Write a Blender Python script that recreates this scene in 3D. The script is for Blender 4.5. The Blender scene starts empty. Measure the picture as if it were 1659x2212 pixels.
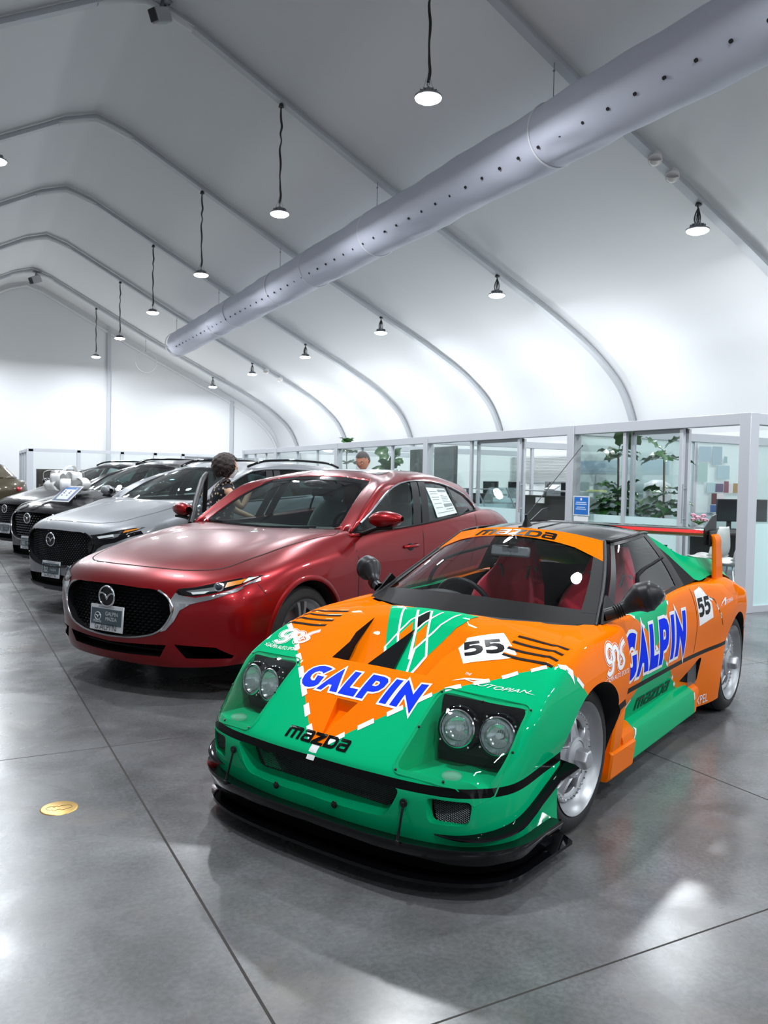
import bpy, bmesh, math, random
import numpy as np
from mathutils import Vector, Matrix
from mathutils.bvhtree import BVHTree
from mathutils.geometry import tessellate_polygon
random.seed(7)
R = math.radians
SC = bpy.context.scene
COL = SC.collection
CAM_H = 1.35
# ---------------------------------------------------------------- camera
def make_camera():
    yaw, pitch, roll, f = R(28.07), R(-2.14), R(1.17), 1770.0
    fw = Vector((math.sin(yaw)*math.cos(pitch), math.cos(yaw)*math.cos(pitch), math.sin(pitch)))
    r = Vector((math.cos(yaw), -math.sin(yaw), 0)); u = r.cross(fw)
    r2 = r*math.cos(roll)+u*math.sin(roll); u2 = -r*math.sin(roll)+u*math.cos(roll)
    m = Matrix((r2, u2, -fw)).transposed().to_4x4(); m.translation = Vector((0, 0, CAM_H))
    cd = bpy.data.cameras.new('camera'); co = bpy.data.objects.new('camera', cd); COL.objects.link(co)
    co.matrix_world = m
    cd.sensor_fit = 'VERTICAL'; cd.sensor_height = 36.0; cd.lens = 36.0*f/2212.0
    cd.clip_start = 0.05; cd.clip_end = 300
    cd.dof.use_dof = True; cd.dof.focus_distance = 2.9; cd.dof.aperture_fstop = 9.0
    SC.camera = co
make_camera()
# ---------------------------------------------------------------- world, exposure
EXPOSURE = 0.42
SC.view_settings.view_transform = 'Standard'; SC.view_settings.look = 'None'
SC.view_settings.gamma = 1.0; SC.view_settings.use_curve_mapping = False
SC.view_settings.exposure = EXPOSURE
SC.cycles.use_denoising = True
SC.cycles.max_bounces = 10; SC.cycles.transparent_max_bounces = 16
SC.cycles.sample_clamp_indirect = 6.0
SC.cycles.caustics_reflective = False; SC.cycles.caustics_refractive = False
W_ = bpy.data.worlds.new('world'); SC.world = W_; W_.use_nodes = True
W_.node_tree.nodes['Background'].inputs[0].default_value = (0.80, 0.88, 1.0, 1)
W_.node_tree.nodes['Background'].inputs[1].default_value = 0.42
def area_light(name, loc, size, power, color=(1, 1, 1), rot=(0, 0, 0), shape='DISK', sy=None, spread=None):
    ld = bpy.data.lights.new(name, 'AREA'); ld.energy = power; ld.color = color; ld.shape = shape; ld.size = size
    if sy: ld.size_y = sy
    if spread: ld.spread = spread
    lo = bpy.data.objects.new(name, ld); COL.objects.link(lo); lo.location = loc; lo.rotation_euler = rot
    return lo
# uplights that wash the tent lining, standing behind the partitions
UPL = [(11.7, y, 2.45) for y in (6.2, 9.3, 12.4, 15.5, 18.6, 21.7, 24.8, 27.9, 31)]
for _p in UPL:
    area_light('wall_uplight_lamp', _p, 0.5, 9 if _p[1] < 8 else (15 if _p[1] < 11 else 24), (0.93, 0.97, 1.0), (R(180), R(4), 0), spread=R(165))
for _p in [(0.0, 34.3, 2.7), (7.5, 34.3, 2.7), (-6.0, 33.5, 2.7)]:
    area_light('gable_uplight_lamp', _p, 0.5, 22, (1.0, 0.99, 0.95), (R(200), 0, 0), spread=R(150))
# ---------------------------------------------------------------- materials
MATS = {}
def mat(name, col, rough=0.5, metal=0.0, coat=0.0, emit=None, estr=0.0, spec=0.5, alpha=None, cr=0.03, sheen=0.0, noise=None, bump=None):
    if name in MATS: return MATS[name]
    m = bpy.data.materials.new(name); m.use_nodes = True; nt = m.node_tree; b = nt.nodes['Principled BSDF']
    b.inputs['Base Color'].default_value = (*col, 1); b.inputs['Roughness'].default_value = rough
    b.inputs['Metallic'].default_value = metal; b.inputs['Coat Weight'].default_value = coat
    b.inputs['Coat Roughness'].default_value = cr; b.inputs['Specular IOR Level'].default_value = spec
    if emit: b.inputs['Emission Color'].default_value = (*emit, 1); b.inputs['Emission Strength'].default_value = estr
    if sheen: b.inputs['Sheen Weight'].default_value = sheen
    tc = nt.nodes.new('ShaderNodeTexCoord')
    if noise:
        sc, amt = noise
        n = nt.nodes.new('ShaderNodeTexNoise'); n.inputs['Scale'].default_value = sc; n.inputs['Detail'].default_value = 4
        nt.links.new(tc.outputs['Object'], n.inputs['Vector'])
        mx = nt.nodes.new('ShaderNodeMix'); mx.data_type = 'RGBA'
        mx.inputs[6].default_value = (*[c*(1-amt) for c in col], 1); mx.inputs[7].default_value = (*[min(1, c*(1+amt)) for c in col], 1)
        nt.links.new(n.outputs['Fac'], mx.inputs[0]); nt.links.new(mx.outputs[2], b.inputs['Base Color'])
    if bump:
        sc, st = bump
        n = nt.nodes.new('ShaderNodeTexNoise'); n.inputs['Scale'].default_value = sc; n.inputs['Detail'].default_value = 3
        nt.links.new(tc.outputs['Object'], n.inputs['Vector'])
        bp = nt.nodes.new('ShaderNodeBump'); bp.inputs['Strength'].default_value = st; bp.inputs['Distance'].default_value = 0.01
        nt.links.new(n.outputs['Fac'], bp.inputs['Height']); nt.links.new(bp.outputs[0], b.inputs['Normal'])
    MATS[name] = m; return m
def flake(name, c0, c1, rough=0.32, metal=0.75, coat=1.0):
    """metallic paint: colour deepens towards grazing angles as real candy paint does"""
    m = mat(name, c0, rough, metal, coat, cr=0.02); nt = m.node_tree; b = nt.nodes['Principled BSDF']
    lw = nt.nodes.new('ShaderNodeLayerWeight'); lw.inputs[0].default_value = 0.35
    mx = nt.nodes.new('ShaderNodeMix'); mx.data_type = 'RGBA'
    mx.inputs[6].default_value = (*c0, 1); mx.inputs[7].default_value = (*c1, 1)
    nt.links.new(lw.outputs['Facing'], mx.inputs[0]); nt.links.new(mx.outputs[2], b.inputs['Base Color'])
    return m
def glass(name, tint=(0.85, 0.93, 0.9), refl=0.9, ior=1.5, haze=0.0):
    if name in MATS: return MATS[name]
    m = bpy.data.materials.new(name); m.use_nodes = True; nt = m.node_tree; nt.nodes.clear()
    out = nt.nodes.new('ShaderNodeOutputMaterial'); tr = nt.nodes.new('ShaderNodeBsdfTransparent'); tr.inputs[0].default_value = (*tint, 1)
    gl = nt.nodes.new('ShaderNodeBsdfGlossy'); gl.inputs['Roughness'].default_value = 0.01; gl.inputs[0].default_value = (refl, refl, refl, 1)
    lw = nt.nodes.new('ShaderNodeLayerWeight'); lw.inputs[0].default_value = .5
    pw = nt.nodes.new('ShaderNodeMath'); pw.operation = 'POWER'; nt.links.new(lw.outputs['Facing'], pw.inputs[0]); pw.inputs[1].default_value = 4.0
    fr = nt.nodes.new('ShaderNodeMath'); fr.operation = 'MULTIPLY_ADD'; nt.links.new(pw.outputs[0], fr.inputs[0]); fr.inputs[1].default_value = .9; fr.inputs[2].default_value = ((ior-1)/(ior+1))**2
    mx = nt.nodes.new('ShaderNodeMixShader')
    nt.links.new(fr.outputs[0], mx.inputs[0]); nt.links.new(tr.outputs[0], mx.inputs[1]); nt.links.new(gl.outputs[0], mx.inputs[2])
    last = mx
    if haze:
        df = nt.nodes.new('ShaderNodeBsdfDiffuse'); df.inputs[0].default_value = (0.75, 0.88, 0.88, 1)
        m2 = nt.nodes.new('ShaderNodeMixShader'); m2.inputs[0].default_value = haze
        nt.links.new(mx.outputs[0], m2.inputs[1]); nt.links.new(df.outputs[0], m2.inputs[2]); last = m2
    nt.links.new(last.outputs[0], out.inputs[0]); MATS[name] = m; return m
# ---------------------------------------------------------------- mesh builder
def frame_from(d):
    d = Vector(d).normalized(); a = Vector((0, 0, 1)) if abs(d.z) < .9 else Vector((1, 0, 0))
    x = a.cross(d).normalized(); y = d.cross(x); return x, y, d
class MB:
    def __init__(s): s.v = []; s.f = []; s.m = []; s.mi = 0
    def add(s, vs, fs, mi=None):
        o = len(s.v); s.v += [tuple(v) for v in vs]
        for f in fs: s.f.append(tuple(i+o for i in f)); s.m.append(s.mi if mi is None else mi)
        return s
    def box(s, c, d, rot=None, mi=None, taper=1.0):
        hx, hy, hz = d[0]/2, d[1]/2, d[2]/2
        vs = [Vector((x*(taper if z > 0 else 1), y*(taper if z > 0 else 1), z)) for z in (-hz, hz) for x, y in ((-hx, -hy), (hx, -hy), (hx, hy), (-hx, hy))]
        if rot is not None:
            m = rot if isinstance(rot, Matrix) else (Matrix.Rotation(rot[2], 3, 'Z') @ Matrix.Rotation(rot[1], 3, 'Y') @ Matrix.Rotation(rot[0], 3, 'X'))
            vs = [m @ v for v in vs]
        c = Vector(c); vs = [v+c for v in vs]
        return s.add(vs, [(3, 2, 1, 0), (4, 5, 6, 7), (0, 1, 5, 4), (1, 2, 6, 5), (2, 3, 7, 6), (3, 0, 4, 7)], mi)
    def b2(s, a, b, mi=None):
        return s.box([(a[i]+b[i])/2 for i in range(3)], [abs(b[i]-a[i]) for i in range(3)], mi=mi)
    def cyl(s, p0, p1, r0, r1=None, n=16, caps=True, mi=None):
        r1 = r0 if r1 is None else r1; p0 = Vector(p0); p1 = Vector(p1); x, y, d = frame_from(p1-p0)
        vs = []
        for p, r in ((p0, r0), (p1, r1)):
            for i in range(n):
                a = 2*math.pi*i/n; vs.append(p+x*r*math.cos(a)+y*r*math.sin(a))
        fs = [(i, (i+1) % n, n+(i+1) % n, n+i) for i in range(n)]
        if caps: fs += [tuple(range(n-1, -1, -1)), tuple(range(n, 2*n))]
        return s.add(vs, fs, mi)
    def tube(s, pts, r, n=8, caps=True, closed=False, mi=None, sq=None):
        pts = [Vector(p) for p in pts]; k = len(pts); rs = r if isinstance(r, (list, tuple)) else [r]*k
        vs = []; px = None
        for i, p in enumerate(pts):
            if closed: t = (pts[(i+1) % k]-pts[i-1])
            else: t = pts[min(i+1, k-1)]-pts[max(i-1, 0)]
            t.normalize()
            if px is None: px, _, _ = frame_from(t)
            px = (px-t*px.dot(t)).normalized(); py = t.cross(px)
            for j in range(n):
                a = 2*math.pi*j/n
                vs.append(p+(px*math.cos(a)+py*math.sin(a)*(sq or 1))*rs[i])
        m = k if closed else k-1
        fs = [(i*n+j, i*n+(j+1) % n, ((i+1) % k)*n+(j+1) % n, ((i+1) % k)*n+j) for i in range(m) for j in range(n)]
        if caps and not closed: fs += [tuple(range(n-1, -1, -1)), tuple(range((k-1)*n, k*n))]
        return s.add(vs, fs, mi)
    def lathe(s, prof, o=(0, 0, 0), ax=(0, 0, 1), n=32, mi=None, a0=0, a1=2*math.pi):
        """prof: (radius, height) along axis"""
        x, y, d = frame_from(ax); o = Vector(o); vs = []; k = len(prof); full = abs(a1-a0-2*math.pi) < 1e-6
        nn = n if full else n+1
        for i in range(nn):
            a = a0+(a1-a0)*i/n
            for r, h in prof: vs.append(o+(x*math.cos(a)+y*math.sin(a))*r+d*h)
        fs = []
        for i in range(n):
            i2 = (i+1) % nn
            for j in range(k-1): fs.append((i*k+j, i2*k+j, i2*k+j+1, i*k+j+1))
        return s.add(vs, fs, mi)
    def prism(s, poly, o, ux, uy, depth, mi=None, mcap=None):
        """2-D polygon in frame (o,ux,uy) pushed along ux x uy by depth"""
        o = Vector(o); ux = Vector(ux); uy = Vector(uy); n = ux.cross(uy).normalized(); k = len(poly)
        vs = [o+ux*a+uy*b for a, b in poly]; vs += [v+n*depth for v in vs]
        s.add(vs, [tuple(range(k-1, -1, -1)), tuple(range(k, 2*k))]+[(i, (i+1) % k, k+(i+1) % k, k+i) for i in range(k)], mi)
        return s
    def grid(s, P, mi=None, flip=False):
        a = len(P); b = len(P[0]); fs = []
        for i in range(a-1):
            for j in range(b-1):
                q = (i*b+j, i*b+j+1, (i+1)*b+j+1, (i+1)*b+j); fs.append(q[::-1] if flip else q)
        return s.add([p for r in P for p in r], fs, mi)
    def sphere(s, c, r, n=12, m=8, mi=None, sc=(1, 1, 1), rot=None):
        vs = []; c = Vector(c)
        for i in range(m+1):
            th = math.pi*i/m
            for j in range(n):
                ph = 2*math.pi*j/n; v = Vector((math.sin(th)*math.cos(ph)*r*sc[0], math.sin(th)*math.sin(ph)*r*sc[1], math.cos(th)*r*sc[2]))
                if rot is not None: v = rot @ v
                vs.append(c+v)
        return s.add(vs, [(i*n+j, (i+1)*n+j, (i+1)*n+(j+1) % n, i*n+(j+1) % n) for i in range(m) for j in range(n)], mi)
    def mirror(s):
        o = len(s.v); nf = len(s.f); s.v += [(v[0], -v[1], v[2]) for v in s.v]
        for i in range(nf): s.f.append(tuple(k+o for k in reversed(s.f[i]))); s.m.append(s.m[i])
        return s
    def mesh(s, name, weld=1e-5):
        me = bpy.data.meshes.new(name); me.from_pydata(s.v, [], s.f)
        me.polygons.foreach_set('material_index', s.m)
        bm = bmesh.new(); bm.from_mesh(me)
        if weld: bmesh.ops.remove_doubles(bm, verts=bm.verts, dist=weld)
        bmesh.ops.recalc_face_normals(bm, faces=bm.faces)
        bm.to_mesh(me); bm.free(); return me
    def build(s, name, ms, parent=None, smooth=None, bevel=0.0, weld=1e-5, loc=None, rot=None, seg=2, solid=0, subd=0):
        me = s.mesh(name, weld)
        for m in (ms if isinstance(ms, (list, tuple)) else [ms]): me.materials.append(m)
        o = bpy.data.objects.new(name, me); COL.objects.link(o)
        if parent: o.parent = parent
        if loc is not None: o.location = loc
        if rot is not None: o.rotation_euler = rot
        if solid:
            md = o.modifiers.new('s', 'SOLIDIFY'); md.thickness = solid; md.offset = 0
        if bevel:
            md = o.modifiers.new('b', 'BEVEL'); md.width = bevel; md.segments = seg; md.limit_method = 'ANGLE'; md.angle_limit = R(40)
        if subd:
            md = o.modifiers.new('ss', 'SUBSURF'); md.levels = subd; md.render_levels = subd
        if smooth is not None or bevel or subd:
            me.polygons.foreach_set('use_smooth', [True]*len(me.polygons))
            me.set_sharp_from_angle(angle=R(smooth or 40))
        return o
def thing(name, label, cat, loc=(0, 0, 0), rz=0, group=None, parts=True):
    o = bpy.data.objects.new(name, None); COL.objects.link(o); o.empty_display_size = .2
    o.location = loc; o.rotation_euler = (0, 0, rz); o['label'] = label; o['category'] = cat
    if group: o['group'] = group
    return o
def tag(o, label, cat, group=None):
    o['label'] = label; o['category'] = cat
    if group: o['group'] = group
    return o
def struct(o): o['kind'] = 'structure'; return o
def copy_tree(o, parent=None):
    c = o.copy(); COL.objects.link(c)
    if parent is not None: c.parent = parent
    for ch in [x for x in KIDS.get(o.name, None) or list(o.children)]: copy_tree(ch, c)
    return c
KIDS = {}
def dup(root, loc, rz=0, label=None, group=None, scale=None):
    c = copy_tree(root); c.location = loc; c.rotation_euler = (0, 0, rz)
    if label: c['label'] = label
    if group: c['group'] = group
    if scale: c.scale = scale
    return c
# ---------------------------------------------------------------- smooth lofted grids
def hermite(P, nsub, sharp=()):
    """P (k,...,3) -> samples along axis 0, passing through the points, broken at sharp indices"""
    P = np.asarray(P, float); k = len(P); d = np.linalg.norm(P[1:]-P[:-1], axis=-1)
    while d.ndim > 1: d = d.mean(-1)
    d = np.maximum(d, 1e-6); T = np.zeros((2,)+P.shape)
    for i in range(k):
        sh = i in sharp
        if 0 < i < k-1 and not sh:
            s0 = (P[i]-P[i-1])/d[i-1]; s1 = (P[i+1]-P[i])/d[i]; t = (s0*d[i]+s1*d[i-1])/(d[i]+d[i-1]); T[0, i] = T[1, i] = t
        else:
            if i < k-1: T[1, i] = (P[i+1]-P[i])/d[i]
            if i > 0: T[0, i] = (P[i]-P[i-1])/d[i-1]
    # softer end tangents next to breaks (natural-like)
    for i in range(k-1):
        st = i == 0 or i in sharp; en = i+1 == k-1 or i+1 in sharp; s = (P[i+1]-P[i])/d[i]
        if st and not en: T[1, i] = 1.5*s-.5*T[0, i+1]
        if en and not st: T[0, i+1] = 1.5*s-.5*T[1, i]
    out = []
    for i in range(k-1):
        n = nsub[i] if isinstance(nsub, (list, tuple)) else nsub
        for q in range(n):
            u = q/n; h00 = 2*u**3-3*u**2+1; h10 = u**3-2*u**2+u; h01 = -2*u**3+3*u**2; h11 = u**3-u**2
            out.append(h00*P[i]+h10*d[i]*T[1, i]+h01*P[i+1]+h11*d[i]*T[0, i+1])
    out.append(P[-1]); return np.array(out)
def surf(P, ni=6, nj=6, si=(), sj=()):
    """dense grid through a control grid P[i][j]"""
    A = hermite(P, ni, si); B = hermite(np.swapaxes(A, 0, 1), nj, sj); return np.swapaxes(B, 0, 1)
def spl(pts, n=8, sharp=()): return [tuple(p) for p in hermite(pts, n, sharp)]
# ---------------------------------------------------------------- boolean cut / split
def boolean(o, cutters, op='DIFFERENCE', keep=False):
    for c in cutters: c.parent = o.parent
    for c in cutters:
        md = o.modifiers.new('bo', 'BOOLEAN'); md.operation = op; md.solver = 'EXACT'; md.material_mode = 'TRANSFER'; md.object = c
    dg = bpy.context.evaluated_depsgraph_get(); dg.update()
    me = bpy.data.meshes.new_from_object(o.evaluated_get(dg))
    old = o.data; o.modifiers.clear(); o.data = me; me.name = old.name
    if not keep:
        for c in cutters: bpy.data.objects.remove(c)
    me.polygons.foreach_set('use_smooth', [True]*len(me.polygons)); me.set_sharp_from_angle(angle=R(32))
    return o
def bvh_of(*objs):
    vs = []; fs = []
    for o in objs:
        n = len(vs); vs += [v.co.copy() for v in o.data.vertices]; fs += [tuple(n+i for i in p.vertices) for p in o.data.polygons]
    return BVHTree.FromPolygons(vs, fs)
# ---------------------------------------------------------------- decals: flat shapes laid onto a curved body
def decal(name, shapes, mp, bvh, direction, m, parent, off=0.0015, cell=0.03, label=None):
    """shapes: list of polygons (list of (u,v)), each may be (outer,[holes]); mp(u,v)->3-D start point, projected along direction"""
    bm = bmesh.new()
    for sh in shapes:
        outer, holes = sh if isinstance(sh, tuple) else (sh, [])
        loops = [[Vector((p[0], p[1], 0)) for p in outer]]+[[Vector((p[0], p[1], 0)) for p in h] for h in holes]
        tri = tessellate_polygon(loops); flat = [v for l in loops for v in l]
        vs = [bm.verts.new(v) for v in flat]
        for t in tri:
            try: bm.faces.new([vs[i] for i in t])
            except ValueError: pass
    co = np.array([v.co[:] for v in bm.verts]); a = co.min(0); b = co.max(0)
    # cell size in uv units from the mapping's scale
    du = (Vector(mp(b[0], a[1]))-Vector(mp(a[0], a[1]))).length/max(b[0]-a[0], 1e-6)
    dv = (Vector(mp(a[0], b[1]))-Vector(mp(a[0], a[1]))).length/max(b[1]-a[1], 1e-6)
    for ax, d_ in ((0, du), (1, dv)):
        st = cell/max(d_, 1e-6); x = a[ax]+st
        while x < b[ax]:
            no = Vector((1, 0, 0)) if ax == 0 else Vector((0, 1, 0)); pc = Vector((x, 0, 0)) if ax == 0 else Vector((0, x, 0))
            bmesh.ops.bisect_plane(bm, geom=bm.verts[:]+bm.edges[:]+bm.faces[:], plane_co=pc, plane_no=no); x += st
    D = Vector(direction).normalized(); bad = []
    for v in bm.verts:
        p = Vector(mp(v.co.x, v.co.y)); h, n, _, _ = bvh.ray_cast(p, D)
        if h is None: bad.append(v); continue
        if n.dot(D) > 0: n = -n
        v.co = h+n*off
    if bad: bmesh.ops.delete(bm, geom=bad, context='VERTS')
    # drop faces stretched over gaps
    kill = [f for f in bm.faces if max(e.calc_length() for e in f.edges) > cell*3.2]
    if kill: bmesh.ops.delete(bm, geom=kill, context='FACES')
    bmesh.ops.recalc_face_normals(bm, faces=bm.faces)
    me = bpy.data.meshes.new(name); bm.to_mesh(me); bm.free(); me.materials.append(m)
    me.polygons.foreach_set('use_smooth', [True]*len(me.polygons))
    o = bpy.data.objects.new(name, me); COL.objects.link(o); o.parent = parent
    if label: o['label'] = label
    return o
def quadmap(p00, p10, p11, p01):
    """bilinear map of the unit square to four 3-D points"""
    a, b, c, d = [Vector(p) for p in (p00, p10, p11, p01)]
    return lambda u, v: (a*(1-u)+b*u)*(1-v)+(d*(1-u)+c*u)*v
def text_polys(txt, size=1.0, extrude=0):
    """outline polygons of the built-in font, as triangles normalised to width 1"""
    cu = bpy.data.curves.new('t', 'FONT'); cu.body = txt; cu.size = 1.0; cu.resolution_u = 3
    o = bpy.data.objects.new('t', cu); COL.objects.link(o); dg = bpy.context.evaluated_depsgraph_get(); dg.update()
    me = bpy.data.meshes.new_from_object(o.evaluated_get(dg)); vs = np.array([v.co[:2] for v in me.vertices])
    a = vs.min(0); b = vs.max(0); vs = (vs-a)/(b-a)
    out = [[tuple(vs[i]) for i in p.vertices] for p in me.polygons]
    asp = (b[0]-a[0])/(b[1]-a[1]); bpy.data.objects.remove(o); bpy.data.meshes.remove(me); return out, asp
def text_mesh(name, txt, parent, m, o, ux, uy, w, h=None):
    """flat lettering on a plane, lower-left o, width w, height h"""
    ps, asp = text_polys(txt); h = h or w/asp; mb = MB(); o = Vector(o); ux = Vector(ux); uy = Vector(uy)
    for p in ps: mb.add([o+ux*(a*w)+uy*(b*h) for a, b in p], [tuple(range(len(p)))])
    return mb.build(name, m, parent)
# ================================================================= the tent hall
RX = 2.8
PROF = [(0, 9.03), (.6, 8.84), (2.3, 7.95), (4.2, 6.96), (7.0, 5.60), (8.5, 4.87), (9.7, 4.16), (10.4, 3.52), (10.75, 2.85), (10.95, 1.9), (11.0, 0.0)]
PR = [(x, z) for x, z, _ in [(p[0], p[1], 0) for p in spl([(a, b, 0) for a, b in PROF], 6, sharp=(1,))]]
RIBS = [-11.35, -6.35, -1.35, 3.65, 8.65, 13.65, 18.65, 23.65, 28.65, 33.65]
GY = 36.2
M_FAB = mat('tent_fabric', (0.80, 0.81, 0.82), 0.62, spec=0.25, bump=(1.3, 0.05))
M_RIB = mat('rib_aluminium', (0.54, 0.56, 0.59), 0.5, 0.2)
M_FRAME = mat('partition_frame', (0.62, 0.64, 0.68), 0.42, 0.35)
def ceiling():
    ys = [-12.0]; 
    for y in RIBS: ys += [y, y+1.25, y+2.5, y+3.75]
    ys = sorted(set([y for y in ys if y < GY]+[GY, -12.0]))
    mb = MB()
    for s in (-1, 1):
        rows = []
        for y in ys:
            # the lining billows a little between the ribs
            near = min(RIBS, key=lambda r: abs(r-y)); t = min(1, abs(y-near)/2.5); bil = 0.10*math.sin(t*math.pi/2)
            row = []
            for i, (x, z) in enumerate(PR):
                a = PR[max(i-1, 0)]; b = PR[min(i+1, len(PR)-1)]; dx, dz = b[0]-a[0], b[1]-a[1]; l = math.hypot(dx, dz)
                k = bil*math.sin(math.pi*min(1, i/(len(PR)-1)))
                row.append((RX+s*(x+0.03*min(1, i/3)+(-dz/l)*k), y, z+0.05+(dx/l)*k))
            rows.append(row)
        mb.grid(rows, flip=(s > 0))
    # window openings in the low right side of the tent
    keep = [(f, m_) for f, m_ in zip(mb.f, mb.m) if not (sum(mb.v[i][2] for i in f)/4 < 1.98 and s > 0 and 11 < sum(mb.v[i][1] for i in f)/4 < 16.2)]
    mb.f = [k[0] for k in keep]; mb.m = [k[1] for k in keep]
    return struct(mb.build('ceiling', M_FAB, smooth=60))
ceiling()
n = 1
for y in RIBS[2:]:
    mb = MB()
    path = [(RX-x, y, z-.04) for x, z in reversed(PR)]+[(RX+x, y, z-.04) for x, z in PR[1:]]
    # flattened keder beam
    vs = []; 
    k = len(path); w, h = 0.075, 0.05
    P = [Vector(p) for p in path]
    ring = []
    for i in range(k):
        t = (P[min(i+1, k-1)]-P[max(i-1, 0)]).normalized(); nrm = Vector((0, 1, 0)).cross(t).normalized()
        row = []
        for a, b in ((-w, -h*.3), (-w*.6, -h), (w*.6, -h), (w, -h*.3), (w, h), (-w, h)):
            row.append(P[i]+Vector((0, 1, 0))*a+nrm*b*(1 if nrm.z > 0 else 1))
        ring.append(row+[row[0]])
    mb.grid(ring); o = mb.build('trim_%d' % n, M_RIB, smooth=50); struct(o); n += 1
    # white cover plate where the beams meet at the ridge
    mb = MB(); mb.tube([(RX-.75, y, 8.70), (RX-.3, y, 8.86), (RX, y, 8.93), (RX+.3, y, 8.86), (RX+.75, y, 8.70)], .085, 8, sq=.6)
    struct(mb.build('trim_%d' % n, mat('cover_plate', (.74, .75, .76), .5), smooth=50)); n += 1
# far gable wall with its posts
mb = MB(); pts = [(RX-x*1.02, GY, z*1.02) for x, z in reversed(PR)]+[(RX+x*1.02, GY, z*1.02) for x, z in PR[1:]]
mb.add(pts, [tuple(range(len(pts)))]); struct(mb.build('wall_back', M_FAB))
def prof_z(dx):
    for (a, b), (c, d) in zip(PR, PR[1:]):
        if a <= dx <= c: return b+(d-b)*(dx-a)/max(c-a, 1e-6)
    return 0
for dx in (-8.5, -3.2, 3.2, 8.55):
    mb = MB(); mb.box((RX+dx, GY-.06, prof_z(abs(dx))/2), (.14, .1, prof_z(abs(dx))))
    struct(mb.build('trim_%d' % n, M_RIB)); n += 1
# gable lacing beam (sloping band under the lining)
for s in (-1, 1):
    mb = MB(); mb.tube([(RX+s*x, GY-.05, z-.12) for x, z in PR], .05, 6); struct(mb.build('trim_%d' % n, M_FAB)); n += 1
# near gable behind the camera: low wall, tall glazing between posts, fabric above
mb = MB(); top = [(RX-x, -12.0, z) for x, z in reversed(PR) if z >= 4.6]+[(RX+x, -12.0, z) for x, z in PR[1:] if z >= 4.6]
mb.add(top+[(RX+8.9, -12.0, 4.4), (RX-8.9, -12.0, 4.4)], [tuple(range(len(top)+2))]); struct(mb.build('wall_front', M_FAB))
mb = MB()
for dx in (-10.9, -8.2, -5.5, -2.8, 0, 2.8, 5.5, 8.2, 10.9): mb.box((RX+dx, -12, 2.2), (.16, .16, 4.4))
mb.box((RX, -12, 4.4), (19, .2, .2)); mb.box((RX, -12, .06), (22, .2, .12)); mb.box((RX, -12, 2.5), (22, .1, .1))
struct(mb.build('window_1', M_FRAME))
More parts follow.
